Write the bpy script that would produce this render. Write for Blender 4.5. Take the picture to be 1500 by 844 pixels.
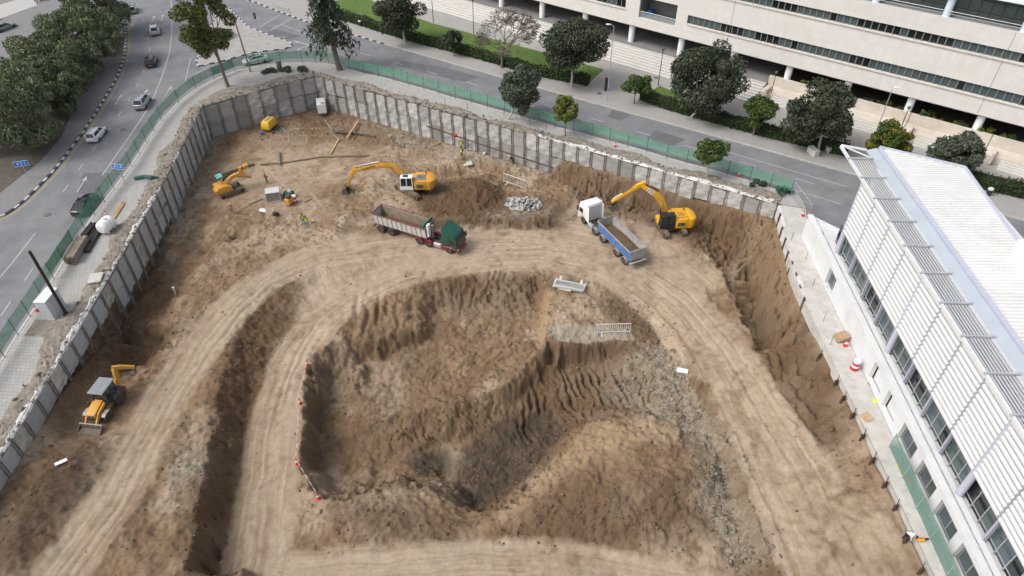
import bpy, bmesh, math, random
import numpy as np
from mathutils import Vector, Matrix, Euler
from mathutils.geometry import delaunay_2d_cdt, tessellate_polygon
random.seed(7)
scene = bpy.context.scene
for o in list(bpy.data.objects): bpy.data.objects.remove(o)
R = math.radians
# ------------------------------------------------------------------ camera, sky, sun, exposure
CAM_Z = 50.0
PITCH = 41.0
cd = bpy.data.cameras.new('camera'); cam = bpy.data.objects.new('camera', cd)
scene.collection.objects.link(cam)
cam.location = (0, 0, CAM_Z); cam.rotation_euler = (R(90 - PITCH), 0, 0)
cd.sensor_width = 36.0; cd.lens = 24.0; cd.clip_end = 3000; cd.clip_start = 0.5
scene.camera = cam
world = bpy.data.worlds.new('World'); scene.world = world; world.use_nodes = True
SUN_EL, SUN_AZ = 50.0, 252.0          # azimuth: clockwise from +Y (light comes from the left, a little from the camera side)
wn = world.node_tree; wn.nodes.clear()
sky = wn.nodes.new('ShaderNodeTexSky'); sky.sky_type = 'NISHITA'; sky.sun_disc = False
sky.sun_elevation = R(SUN_EL); sky.sun_rotation = R(SUN_AZ); sky.dust_density = 4.0; sky.air_density = 1.0
hs = wn.nodes.new('ShaderNodeHueSaturation'); hs.inputs['Saturation'].default_value = 0.42
bg = wn.nodes.new('ShaderNodeBackground'); bg.inputs['Strength'].default_value = 0.15
wo = wn.nodes.new('ShaderNodeOutputWorld')
wn.links.new(sky.outputs[0], hs.inputs['Color']); wn.links.new(hs.outputs[0], bg.inputs[0]); wn.links.new(bg.outputs[0], wo.inputs[0])
sd = bpy.data.lights.new('sun', 'SUN'); sun = bpy.data.objects.new('sun', sd); scene.collection.objects.link(sun)
sd.energy = 1.1; sd.angle = R(18); sd.color = (1.0, 0.965, 0.91)
_a = R(SUN_AZ); _e = R(SUN_EL)
_dir = Vector((math.sin(_a) * math.cos(_e), math.cos(_a) * math.cos(_e), math.sin(_e)))
sun.rotation_euler = _dir.to_track_quat('Z', 'Y').to_euler(); sun.location = _dir * 200
vs = scene.view_settings
vs.view_transform = 'Standard'; vs.look = 'None'; vs.gamma = 1.0; vs.use_curve_mapping = False
vs.exposure = 0.50
scene.render.engine = 'CYCLES'
# ------------------------------------------------------------------ pixel -> place (photo pixels 1500 x 844)
CP, SP = math.cos(R(PITCH)), math.sin(R(PITCH))
def P(px, py, z=0.0):
    dx = (px - 750) / 1000.0; dy = (py - 422) / 1000.0
    t = (CAM_Z - z) / (SP + dy * CP)
    return (dx * t, (CP - dy * SP) * t)
def PV(px, py, z=0.0):
    x, y = P(px, py, z); return Vector((x, y, z))
# ------------------------------------------------------------------ materials
MATS = {}
def mat(name, col, rough=0.7, metal=0.0, var=0.12, scale=2.0, bump=0.0, bscale=20.0, spec=0.35, dirt=None, damt=0.0, dscale=1.2, coat=0.0, objvar=0.0):
    if name in MATS: return MATS[name]
    m = bpy.data.materials.new(name); m.use_nodes = True; nt = m.node_tree
    b = nt.nodes['Principled BSDF']
    b.inputs['Roughness'].default_value = rough; b.inputs['Metallic'].default_value = metal
    b.inputs['Specular IOR Level'].default_value = spec
    if coat: b.inputs['Coat Weight'].default_value = coat
    tc = nt.nodes.new('ShaderNodeTexCoord')
    out = None
    if var > 0:
        n = nt.nodes.new('ShaderNodeTexNoise'); n.inputs['Scale'].default_value = scale; n.inputs['Detail'].default_value = 6; n.inputs['Roughness'].default_value = 0.65
        nt.links.new(tc.outputs['Object'], n.inputs['Vector'])
        mr = nt.nodes.new('ShaderNodeMapRange'); mr.inputs[1].default_value = 0.3; mr.inputs[2].default_value = 0.7
        nt.links.new(n.outputs['Fac'], mr.inputs[0])
        mx = nt.nodes.new('ShaderNodeMix'); mx.data_type = 'RGBA'
        mx.inputs[6].default_value = (*[min(1, c * (1 - var)) for c in col], 1)
        mx.inputs[7].default_value = (*[min(1, c * (1 + var)) for c in col], 1)
        nt.links.new(mr.outputs[0], mx.inputs[0]); out = mx.outputs[2]
    if dirt is not None:
        n2 = nt.nodes.new('ShaderNodeTexNoise'); n2.inputs['Scale'].default_value = dscale; n2.inputs['Detail'].default_value = 8; n2.inputs['Roughness'].default_value = 0.7
        nt.links.new(tc.outputs['Object'], n2.inputs['Vector'])
        m2 = nt.nodes.new('ShaderNodeMapRange'); m2.inputs[1].default_value = 0.62 - damt * 0.35; m2.inputs[2].default_value = 0.8 - damt * 0.2; m2.inputs[4].default_value = min(1, 0.5 + damt)
        nt.links.new(n2.outputs['Fac'], m2.inputs[0])
        mx2 = nt.nodes.new('ShaderNodeMix'); mx2.data_type = 'RGBA'
        if out: nt.links.new(out, mx2.inputs[6])
        else: mx2.inputs[6].default_value = (*col, 1)
        mx2.inputs[7].default_value = (*dirt, 1)
        nt.links.new(m2.outputs[0], mx2.inputs[0]); out = mx2.outputs[2]
    if objvar > 0 and out:
        oi = nt.nodes.new('ShaderNodeObjectInfo'); m4 = nt.nodes.new('ShaderNodeMapRange'); m4.inputs[3].default_value = 1 - objvar; m4.inputs[4].default_value = 1 + objvar * .6
        nt.links.new(oi.outputs['Random'], m4.inputs[0]); vm = nt.nodes.new('ShaderNodeVectorMath'); vm.operation = 'SCALE'; nt.links.new(out, vm.inputs[0]); nt.links.new(m4.outputs[0], vm.inputs['Scale']); out = vm.outputs[0]
    if out: nt.links.new(out, b.inputs['Base Color'])
    else: b.inputs['Base Color'].default_value = (*col, 1)
    if bump > 0:
        n3 = nt.nodes.new('ShaderNodeTexNoise'); n3.inputs['Scale'].default_value = bscale; n3.inputs['Detail'].default_value = 5
        nt.links.new(tc.outputs['Object'], n3.inputs['Vector'])
        bp = nt.nodes.new('ShaderNodeBump'); bp.inputs['Strength'].default_value = 0.9; bp.inputs['Distance'].default_value = bump
        nt.links.new(n3.outputs['Fac'], bp.inputs['Height']); nt.links.new(bp.outputs[0], b.inputs['Normal'])
    MATS[name] = m; return m
def brick_mat(name, col, col2, mortar, bw, bh, ms=0.012, rough=0.8, rotz=0.0, vertical=None, bump=0.004, stain=None, samt=0.3):
    """tiles / cladding; vertical=angle maps (along wall, z), else (x, y)"""
    m = bpy.data.materials.new(name); m.use_nodes = True; nt = m.node_tree; b = nt.nodes['Principled BSDF']
    b.inputs['Roughness'].default_value = rough; b.inputs['Specular IOR Level'].default_value = 0.25
    tc = nt.nodes.new('ShaderNodeTexCoord'); mp = nt.nodes.new('ShaderNodeMapping')
    if vertical is not None: mp.inputs['Rotation'].default_value = (R(-90), 0, 0)
    else: mp.inputs['Rotation'].default_value = (0, 0, rotz)
    nt.links.new(tc.outputs['Object'], mp.inputs[0])
    br = nt.nodes.new('ShaderNodeTexBrick'); br.inputs['Scale'].default_value = 1.0
    br.inputs['Brick Width'].default_value = bw; br.inputs['Row Height'].default_value = bh; br.inputs['Mortar Size'].default_value = ms
    br.inputs['Color1'].default_value = (*col, 1); br.inputs['Color2'].default_value = (*col2, 1); br.inputs['Mortar'].default_value = (*mortar, 1)
    br.offset = 0.5 if vertical is None else 0.0
    nt.links.new(mp.outputs[0], br.inputs[0])
    n = nt.nodes.new('ShaderNodeTexNoise'); n.inputs['Scale'].default_value = 0.35; n.inputs['Detail'].default_value = 9; n.inputs['Roughness'].default_value = 0.7
    nt.links.new(tc.outputs['Object'], n.inputs[0])
    mr = nt.nodes.new('ShaderNodeMapRange'); mr.inputs[1].default_value = 0.45; mr.inputs[2].default_value = 0.75; mr.inputs[4].default_value = samt
    nt.links.new(n.outputs['Fac'], mr.inputs[0])
    mx = nt.nodes.new('ShaderNodeMix'); mx.data_type = 'RGBA'
    nt.links.new(mr.outputs[0], mx.inputs[0]); nt.links.new(br.outputs['Color'], mx.inputs[6])
    mx.inputs[7].default_value = (*(stain or [c * 0.6 for c in col]), 1)
    nt.links.new(mx.outputs[2], b.inputs['Base Color'])
    bp = nt.nodes.new('ShaderNodeBump'); bp.inputs['Distance'].default_value = bump; bp.invert = True
    nt.links.new(br.outputs['Fac'], bp.inputs['Height']); nt.links.new(bp.outputs[0], b.inputs['Normal'])
    MATS[name] = m; return m
def glass_mat(name, tint, alpha=0.35, rough=0.08):
    m = bpy.data.materials.new(name); m.use_nodes = True; nt = m.node_tree; b = nt.nodes['Principled BSDF']
    b.inputs['Base Color'].default_value = (*tint, 1); b.inputs['Roughness'].default_value = rough; b.inputs['Specular IOR Level'].default_value = 0.6
    if alpha < 1: b.inputs['Alpha'].default_value = alpha
    MATS[name] = m; return m
def mesh_mat(name, col, alpha):
    """woven netting: part of the light passes straight through"""
    m = bpy.data.materials.new(name); m.use_nodes = True; nt = m.node_tree; b = nt.nodes['Principled BSDF']
    b.inputs['Roughness'].default_value = 0.8; b.inputs['Specular IOR Level'].default_value = 0.1
    tc = nt.nodes.new('ShaderNodeTexCoord'); n = nt.nodes.new('ShaderNodeTexNoise'); n.inputs['Scale'].default_value = 1.1; n.inputs['Detail'].default_value = 4
    nt.links.new(tc.outputs['Object'], n.inputs[0])
    mr = nt.nodes.new('ShaderNodeMapRange'); mr.inputs[1].default_value = 0.3; mr.inputs[2].default_value = 0.7
    mr.inputs[3].default_value = max(0, alpha - 0.1); mr.inputs[4].default_value = min(1, alpha + 0.1)
    nt.links.new(n.outputs['Fac'], mr.inputs[0]); nt.links.new(mr.outputs[0], b.inputs['Alpha'])
    b.inputs['Base Color'].default_value = (*col, 1)
    MATS[name] = m; return m
# ------------------------------------------------------------------ mesh builder
COL = scene.collection
class MB:
    def __init__(s): s.v = []; s.f = []; s.M = None
    def _add(s, vs, fs):
        k = len(s.v)
        if s.M is not None: vs = [tuple(s.M @ Vector(p)) for p in vs]
        s.v.extend([tuple(p) for p in vs]); s.f.extend([tuple(i + k for i in f) for f in fs]); return s
    def box(s, c, d, rot=None, ch=0.0):
        hx, hy, hz = d[0] / 2, d[1] / 2, d[2] / 2
        if ch <= 0:
            vs = [(x, y, z) for x in (-hx, hx) for y in (-hy, hy) for z in (-hz, hz)]
            fs = [(0, 1, 3, 2), (4, 6, 7, 5), (0, 4, 5, 1), (2, 3, 7, 6), (0, 2, 6, 4), (1, 5, 7, 3)]
        else:
            ch = min(ch, hx * .9, hy * .9, hz * .9)
            vs = []; ix = {}
            for sx in (-1, 1):
                for sy in (-1, 1):
                    for sz in (-1, 1):
                        for a in range(3):
                            p = [sx * (hx - ch), sy * (hy - ch), sz * (hz - ch)]; h = (hx, hy, hz)[a]; p[a] = (sx, sy, sz)[a] * h
                            ix[(sx, sy, sz, a)] = len(vs); vs.append(tuple(p))
            fs = []
            for a in range(3):
                b_, c_ = [(1, 2), (2, 0), (0, 1)][a]
                for sg in (-1, 1):
                    q = []
                    for (u, w) in ((-1, -1), (1, -1), (1, 1), (-1, 1)):
                        k = [0, 0, 0]; k[a] = sg; k[b_] = u; k[c_] = w; q.append(ix[(*k, a)])
                    fs.append(tuple(q) if sg > 0 else tuple(q[::-1]))
            for a in range(3):
                b_, c_ = [(1, 2), (2, 0), (0, 1)][a]
                for u in (-1, 1):
                    for w in (-1, 1):
                        k0 = [0, 0, 0]; k0[a] = -1; k0[b_] = u; k0[c_] = w; k1 = k0[:]; k1[a] = 1
                        q = (ix[(*k0, b_)], ix[(*k1, b_)], ix[(*k1, c_)], ix[(*k0, c_)])
                        fs.append(q if u * w < 0 else q[::-1])
            for sx in (-1, 1):
                for sy in (-1, 1):
                    for sz in (-1, 1):
                        q = tuple(ix[(sx, sy, sz, a)] for a in range(3)); fs.append(q if sx * sy * sz > 0 else q[::-1])
        if rot is not None:
            rm = Euler(rot).to_matrix(); vs = [tuple(rm @ Vector(p)) for p in vs]
        return s._add([(p[0] + c[0], p[1] + c[1], p[2] + c[2]) for p in vs], fs)
    def beam(s, a, b, w, h, up=(0, 0, 1)):
        a = Vector(a); b = Vector(b); d = (b - a).normalized(); u = Vector(up)
        if abs(d.dot(u)) > .98: u = Vector((1, 0, 0))
        r = d.cross(u).normalized(); u = r.cross(d)
        vs = [p + r * (sx * w / 2) + u * (sz * h / 2) for p in (a, b) for (sx, sz) in ((-1, -1), (1, -1), (1, 1), (-1, 1))]
        return s._add(vs, [(3, 2, 1, 0), (4, 5, 6, 7), (0, 1, 5, 4), (1, 2, 6, 5), (2, 3, 7, 6), (3, 0, 4, 7)])
    def cyl(s, a, b, r0, r1=None, n=10, cap=True):
        return s.tube([a, b], [r0, r0 if r1 is None else r1], n, cap)
    def tube(s, pts, r, n=8, cap=True):
        pts = [Vector(p) for p in pts]
        if not isinstance(r, (list, tuple)): r = [r] * len(pts)
        vs = []; fs = []; prev = None
        for i, p in enumerate(pts):
            d = (pts[min(i + 1, len(pts) - 1)] - pts[max(i - 1, 0)]).normalized()
            if prev is None:
                u = Vector((0, 0, 1)) if abs(d.z) < .9 else Vector((1, 0, 0)); x = d.cross(u).normalized()
            else: x = (prev - d * prev.dot(d)).normalized()
            prev = x; y = d.cross(x)
            for k in range(n):
                a = 2 * math.pi * k / n; vs.append(p + (x * math.cos(a) + y * math.sin(a)) * r[i])
        for i in range(len(pts) - 1):
            for k in range(n):
                k2 = (k + 1) % n; fs.append((i * n + k, i * n + k2, (i + 1) * n + k2, (i + 1) * n + k))
        if cap: fs.append(tuple(range(n))[::-1]); fs.append(tuple((len(pts) - 1) * n + k for k in range(n)))
        return s._add(vs, fs)
    def lathe(s, prof, c=(0, 0, 0), n=14, axis='z'):
        vs = []; fs = []
        for (r, h) in prof:
            for k in range(n):
                a = 2 * math.pi * k / n; x, y = r * math.cos(a), r * math.sin(a)
                p = (x, y, h) if axis == 'z' else ((x, h, y) if axis == 'y' else (h, x, y))
                vs.append((p[0] + c[0], p[1] + c[1], p[2] + c[2]))
        for i in range(len(prof) - 1):
            for k in range(n):
                k2 = (k + 1) % n; fs.append((i * n + k, i * n + k2, (i + 1) * n + k2, (i + 1) * n + k))
        fs.append(tuple(range(n))[::-1]); fs.append(tuple((len(prof) - 1) * n + k for k in range(n)))
        return s._add(vs, fs)
    def prism(s, pts, a, b, axis='y', ch=0.0):
        """polygon (2D) pushed along an axis from a to b. axis y: pts=(x,z); axis x: pts=(y,z); axis z: pts=(x,y)"""
        def mk(p, t):
            return (p[0], t, p[1]) if axis == 'y' else ((t, p[0], p[1]) if axis == 'x' else (p[0], p[1], t))
        n = len(pts); rings = [(a, 0), (b, 0)]
        vs = [mk(p, a) for p in pts] + [mk(p, b) for p in pts]
        fs = [tuple(range(n)), tuple(range(2 * n - 1, n - 1, -1))]
        for i in range(n): fs.append((i, n + i, n + (i + 1) % n, (i + 1) % n))
        return s._add(vs, fs)
    def hull(s, pts):
        bm = bmesh.new()
        for p in pts: bm.verts.new(p)
        r = bmesh.ops.convex_hull(bm, input=bm.verts)
        junk = [v for v in bm.verts if not v.link_faces]
        for v in junk: bm.verts.remove(v)
        bmesh.ops.dissolve_limit(bm, angle_limit=0.02, verts=bm.verts, edges=bm.edges)
        bm.verts.index_update()
        vs = [tuple(v.co) for v in bm.verts]; fs = [tuple(v.index for v in f.verts) for f in bm.faces]
        bm.free(); return s._add(vs, fs)
    def loft(s, rings, cap=True, closed=True):
        n = len(rings[0]); vs = [p for r in rings for p in r]; fs = []
        for i in range(len(rings) - 1):
            for k in range(n if closed else n - 1):
                k2 = (k + 1) % n; fs.append((i * n + k, i * n + k2, (i + 1) * n + k2, (i + 1) * n + k))
        if cap and closed: fs.append(tuple(range(n))[::-1]); fs.append(tuple((len(rings) - 1) * n + k for k in range(n)))
        return s._add(vs, fs)
    def face(s, pts): return s._add(pts, [tuple(range(len(pts)))])
    def mesh(s, name, smooth=False, bevel=0.0):
        me = bpy.data.meshes.new(name); me.from_pydata(s.v, [], s.f)
        bm = bmesh.new(); bm.from_mesh(me)
        bmesh.ops.recalc_face_normals(bm, faces=bm.faces)
        if bevel > 0:
            es = [e for e in bm.edges if len(e.link_faces) == 2 and e.calc_face_angle(0) > 0.6]
            bmesh.ops.bevel(bm, geom=es, offset=bevel, offset_type='OFFSET', segments=2, profile=0.5, affect='EDGES', clamp_overlap=True)
        bm.to_mesh(me); bm.free()
        if smooth:
            me.polygons.foreach_set('use_smooth', [True] * len(me.polygons))
            try: me.set_sharp_from_angle(angle=R(38))
            except Exception: pass
        return me
    def build(s, name, m=None, parent=None, smooth=False, bevel=0.0, loc=None):
        return link(name, s.mesh(name, smooth, bevel), m, parent, loc)
def link(name, me, m=None, parent=None, loc=None, rotz=None):
    o = bpy.data.objects.new(name, me); COL.objects.link(o)
    if m is not None and me is not None and not me.materials: me.materials.append(m)
    if parent is not None: o.parent = parent
    if loc is not None: o.location = loc
    if rotz is not None: o.rotation_euler = (0, 0, rotz)
    return o
def tag(o, label, cat, group=None):
    o['label'] = label; o['category'] = cat
    if group: o['group'] = group
    return o
def thing(name, label, cat, loc=(0, 0, 0), rotz=0.0, group=None):
    o = bpy.data.objects.new(name, None); COL.objects.link(o); o.empty_display_size = 0.3
    o.location = loc; o.rotation_euler = (0, 0, rotz); return tag(o, label, cat, group)
def struct(o, kind='structure'): o['kind'] = kind; return o
KIDS = {}
def copy_tree(o, parent=None):
    c = o.copy(); COL.objects.link(c)
    if parent is not None: c.parent = parent
    for ch in list(o.children): copy_tree(ch, c)
    return c
def poly_mesh(name, outer, holes=(), z=0.0):
    loops = [[Vector((p[0], p[1], 0)) for p in outer]] + [[Vector((p[0], p[1], 0)) for p in h] for h in holes]
    tris = tessellate_polygon(loops); flat = [p for l in loops for p in l]
    me = bpy.data.meshes.new(name); me.from_pydata([(p.x, p.y, z) for p in flat], [], [tuple(t) for t in tris])
    bm = bmesh.new(); bm.from_mesh(me)
    for f in bm.faces:
        if f.normal.z < 0: f.normal_flip()
    bm.to_mesh(me); bm.free(); return me
def slab(outer, z1, z0):
    """solid slab with polygon outline"""
    loops = [[Vector((p[0], p[1], 0)) for p in outer]]
    tris = tessellate_polygon(loops); n = len(outer); mb = MB()
    mb.v = [(p[0], p[1], z1) for p in outer] + [(p[0], p[1], z0) for p in outer]
    mb.f = [tuple(t) for t in tris] + [(i, (i + 1) % n, n + (i + 1) % n, n + i) for i in range(n)]
    return mb
def offset_line(pts, d):
    """shift an open polyline to its left by d"""
    out = []
    for i, p in enumerate(pts):
        a = Vector(pts[max(i - 1, 0)][:2]); b = Vector(pts[min(i + 1, len(pts) - 1)][:2]); t = (b - a).normalized()
        out.append((p[0] - t.y * d, p[1] + t.x * d))
    return out
def resample(pts, step):
    pts = [Vector(p) for p in pts]; out = [pts[0].copy()]
    for a, b in zip(pts[:-1], pts[1:]):
        L = (b - a).length; n = max(1, int(round(L / step)))
        for i in range(1, n + 1): out.append(a.lerp(b, i / n))
    return out
def smooth_line(pts, it=2):
    pts = [Vector(p) for p in pts]
    for _ in range(it):
        q = [pts[0]]
        for a, b in zip(pts[:-1], pts[1:]): q += [a.lerp(b, .25), a.lerp(b, .75)]
        pts = q + [pts[-1]]
    return pts
def ribbon(mb, line, w, z, dash=None, gap=0):
    """flat painted strip along a 2D polyline; dash/gap lengths optional"""
    line = resample([Vector((p[0], p[1])) for p in line], 0.6); acc = 0; seg = []
    def flush(seg):
        if len(seg) < 2: return
        L = offset_line(seg, w / 2); Rr = offset_line(seg, -w / 2)
        for i in range(len(seg) - 1):
            mb.face([(*L[i], z), (*Rr[i], z), (*Rr[i + 1], z), (*L[i + 1], z)])
    for i, p in enumerate(line):
        if i: acc += (line[i] - line[i - 1]).length
        if dash is None or (acc % (dash + gap)) < dash: seg.append(p)
        else: flush(seg); seg = []
    flush(seg)
# ------------------------------------------------------------------ excavation terrain (surveyed points -> TIN -> grid)
W_LEFT = [(-43.4, 12.0), (-44.0, 28.0), (-44.6, 38.9), (-45.6, 56.4), (-47.0, 75.9), (-49.8, 102.0)]
W_FL = [(-49.8, 102.0), (-42.4, 107.9), (-34.3, 113.5)]
W_FAR = [(-34.3, 113.5), (3.9, 92.2), (34.6, 74.0)]
W_RIGHT = [(34.6, 74.0), (33.0, 64.0), (32.1, 55.5), (31.9, 40.0), (31.7, 12.0)]
PIT = W_LEFT + W_FL[1:] + W_FAR[1:] + W_RIGHT[1:]
TP = []                                   # x, y, z samples
def wl(pts, step=1.5):
    for a, b in zip(pts[:-1], pts[1:]):
        a = Vector(a); b = Vector(b); n = max(1, int((b - a).length / step))
        for i in range(n): TP.append(tuple(a.lerp(b, i / n)))
    TP.append(tuple(pts[-1]))
def pl(pts, step=1.5):
    wl([(*P(x, y, z), z) for (x, y, z) in pts], step)
def pp(*pts):
    for (x, y, z) in pts: TP.append((*P(x, y, z), z))
FZ = -5.6
# foot of the walls
wl([(-43.2, 12, -1.2), (-43.8, 28, -1.7), (-44.4, 38.9, -2.2), (-45.0, 47, -2.9), (-45.4, 53, -4.6), (-45.5, 57, -6.0), (-46.8, 75.9, -6.0), (-48.0, 86, -5.6), (-49.6, 102, FZ)])
wl([(-49.6, 101.8, FZ), (-34.3, 113.2, FZ), (-10, 99.6, FZ), (6.5, 90.3, FZ)])
wl([(7.5, 89.8, -2.6), (20, 82.4, -2.4), (34.4, 73.8, -2.2)])
wl([(34.2, 72, -1.6), (32.9, 64, -1.3), (32.0, 55.5, -1.2), (31.8, 40, -0.75), (31.6, 12, -0.6)])
# outside the pit (hidden under the street)
wl([(-56, 10, -3), (-56, 118, -7)], 8); wl([(-56, 118, -7), (38, 118, -7)], 8); wl([(38, 118, -4), (38, 10, -2)], 8)
wl([(-56, 10, -3), (38, 10, -3.0)], 6)
# toe of the dug bank below the far wall and in the right trench
pl([(838, 268, -5.6), (880, 292, -5.7), (930, 300, -5.8), (1000, 318, -5.8), (1045, 342, -6.2), (1070, 366, -6.9)])
_e = [(*P(x, y, z_), z_) for x, y, z_ in ((1052, 392, -6.0), (1070, 422, -5.9), (1085, 470, -5.7), (1106, 503, -5.5))]
wl([(e[0] + 1.0, e[1] + .35, z_) for e, z_ in zip(_e, (-7.9, -8.6, -8.6, -8.0))], .7)
wl([(31.6, 70.5, -6.6), (31.0, 66.0, -8.3), (30.2, 60.5, -8.4), (29.6, 54.9, -8.2)], .8)
wl([(33.2, 71.0, -3.2), (32.2, 65.0, -3.2), (31.5, 60.0, -3.2), (31.2, 55.0, -3.0)], .8)
# platform along the far wall
for x, y in ((330, 215), (400, 205), (480, 195), (560, 205), (640, 225), (720, 245), (800, 262), (350, 250), (440, 250), (520, 240), (600, 240), (430, 290), (390, 310), (470, 310), (480, 345), (300, 235)):
    pp((x, y, FZ))
pp((250, 290, -5.9), (270, 340, -6.0), (225, 360, -6.1), (205, 400, -6.2), (190, 440, -6.2))
# terraces left of the ramp
pl([(395, 325, -5.4), (345, 335, -5.2), (320, 365, -5.1), (290, 405, -4.9), (268, 440, -4.7), (258, 470, -4.7)])
pl([(380, 352, -5.6), (330, 348, -6.0), (300, 372, -6.1), (270, 405, -6.2), (248, 440, -6.2)])
pl([(140, 512, -4.6), (168, 488, -5.0), (200, 480, -5.2), (240, 474, -5.2)]); pl([(182, 508, -7.0), (205, 512, -7.1), (236, 505, -6.9)])
pl([(178, 538, -6.6), (215, 535, -6.7), (250, 518, -6.2)]); pl([(165, 552, -4.4), (190, 545, -5.6)]); pp((150, 640, -3.2), (130, 590, -3.7), (100, 650, -2.9), (60, 720, -2.4), (20, 800, -1.9), (205, 560, -4.6))
pl([(120, 645, -2.7), (70, 740, -2.2), (20, 844, -1.8)])
# left ramp
pl([(480, 362, FZ), (400, 374, -5.5), (330, 402, -5.1), (283, 445, -4.7), (232, 530, -4.1), (180, 640, -3.4), (120, 745, -2.9), (62, 844, -2.4)])
pl([(492, 381, -5.8), (440, 386, -5.7), (392, 412, -5.4), (347, 470, -4.9), (322, 560, -4.2), (312, 640, -3.7), (292, 740, -3.0), (272, 844, -2.5)])
pl([(500, 392, -5.9), (455, 428, -6.5), (418, 474, -6.6), (375, 552, -6.6), (352, 640, -6.5), (335, 740, -6.4), (318, 844, -6.2)])
# haul road plateau
for x, y in ((560, 380), (640, 380), (720, 375), (800, 360), (850, 345), (900, 395), (960, 425), (620, 400), (760, 392), (840, 400), (540, 350), (690, 350), (930, 380), (1000, 370), (1020, 420)):
    pp((x, y, -6.0))
# bench with spoil above the haul road
pl([(600, 312, -5.6), (650, 318, -5.0), (720, 320, -4.9), (800, 319, -4.9), (828, 308, -5.1)])
pl([(600, 335, -5.9), (690, 340, -6.0), (780, 338, -6.0), (836, 330, -6.0)])
pp((698, 270, -2.6), (690, 276, -3.1), (712, 278, -3.2), (672, 290, -4.5), (735, 292, -4.5), (650, 305, -5.1), (745, 308, -5.0), (700, 308, -5.0))
pl([(640, 262, -6.3), (700, 252, -6.2), (760, 262, -6.0)])
pl([(515, 300, FZ), (545, 275, -4.6), (570, 258, -4.5), (600, 262, -4.7)]); pp((550, 300, -5.0), (585, 300, -5.3), (590, 240, -5.2))
pp((625, 245, -5.2), (660, 240, -5.3))
pp((980, 345, -5.2), (940, 335, -5.6), (1010, 340, -5.4), (1000, 300, -5.2))
# central pit: rim, faces, floor
pl([(560, 418, -6.0), (520, 462, -6.1), (455, 527, -6.2), (447, 600, -6.2), (440, 680, -6.2), (468, 738, -6.0)])
pl([(560, 418, -6.0), (640, 409, -6.0), (720, 406, -6.0), (790, 406, -6.0), (806, 430, -6.1)])
pl([(540, 502, -6.8), (575, 492, -7.0), (606, 488, -7.1), (618, 462, -6.9), (612, 432, -6.3)])
pl([(492, 548, -8.8), (530, 532, -8.8), (585, 516, -8.9), (632, 492, -8.7), (640, 450, -8.1), (690, 446, -8.2), (770, 446, -7.9)])
pl([(480, 570, -9.4), (470, 610, -9.8), (464, 650, -9.9), (470, 690, -9.8)])
pl([(518, 516, -7.5), (521, 550, -8.1), (524, 592, -8.9)], .8); pp((502, 575, -9.6), (545, 565, -9.4), (590, 532, -8.3), (610, 560, -9.2))
pp((500, 590, -9.7), (560, 560, -9.2), (620, 540, -9.0), (700, 490, -8.6), (740, 465, -8.2), (540, 650, -10.4), (690, 540, -8.8))
pl([(806, 430, -6.1), (802, 470, -6.3), (792, 500, -6.5), (770, 533, -7.0), (722, 573, -7.8), (655, 592, -8.4), (590, 603, -8.9), (526, 616, -9.3)], .8)
pl([(786, 440, -8.0), (780, 480, -8.3), (762, 515, -8.6), (706, 560, -9.0), (650, 580, -9.3), (592, 592, -9.5)], .8)
pl([(798, 545, -8.9), (772, 565, -9.3), (725, 618, -10.4), (660, 648, -11.0), (600, 662, -11.1), (540, 672, -10.8)])
pl([(800, 484, -6.2), (860, 478, -6.1), (922, 484, -6.1)]); pl([(800, 506, -6.4), (840, 507, -6.4), (880, 503, -6.4), (922, 500, -6.3)])
pl([(802, 530, -9.0), (850, 534, -9.0), (890, 528, -8.6), (918, 512, -7.4)])
for x, y, z in ((640, 690, -11.6), (690, 668, -11.3), (760, 650, -11.2), (820, 605, -10.4), (880, 585, -9.6), (560, 688, -10.8), (500, 700, -10.2), (735, 700, -11.6), (700, 735, -11.4), (790, 640, -10.9), (845, 570, -9.6), (930, 560, -8.4)): pp((x, y, z))
pl([(930, 508, -6.6), (960, 545, -6.9), (985, 590, -6.9), (1000, 620, -6.6)]); pl([(905, 550, -8.6), (945, 585, -8.3), (960, 610, -7.6)])
# spoil heap in front
pl([(990, 612, -5.9), (900, 612, -5.8), (862, 622, -5.7), (805, 690, -5.2), (762, 732, -5.3), (716, 768, -6.0), (690, 778, -6.5)])
pl([(880, 604, -8.6), (845, 622, -9.6), (790, 672, -10.6), (745, 715, -11.2), (700, 752, -11.0)])
pp((950, 650, -4.7), (1000, 680, -4.5), (900, 680, -4.5), (850, 700, -4.6), (830, 722, -4.8), (1010, 715, -4.6), (960, 715, -4.3), (890, 722, -4.5), (1040, 690, -5.3))
pl([(720, 797, -6.3), (800, 797, -6.2), (900, 792, -6.1), (965, 797, -6.1), (1045, 790, -6.0)])
pl([(478, 738, -6.0), (520, 728, -5.9), (560, 714, -6.1), (580, 705, -6.6), (640, 722, -7.2), (690, 745, -7.4)])
pl([(486, 716, -9.4), (540, 708, -9.9), (600, 705, -10.6)])
pp((540, 765, -5.7), (600, 775, -6.0), (650, 770, -6.4), (480, 780, -5.9), (560, 800, -6.1), (640, 805, -6.3))
for x in range(380, 1060, 85): pp((x, 825, -6.2), (x, 844, -6.2), (x, 920, -6.0))
pp((400, 760, -6.2), (390, 640, -6.3), (420, 560, -6.3), (480, 470, -6.1), (530, 420, -6.0))
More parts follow.
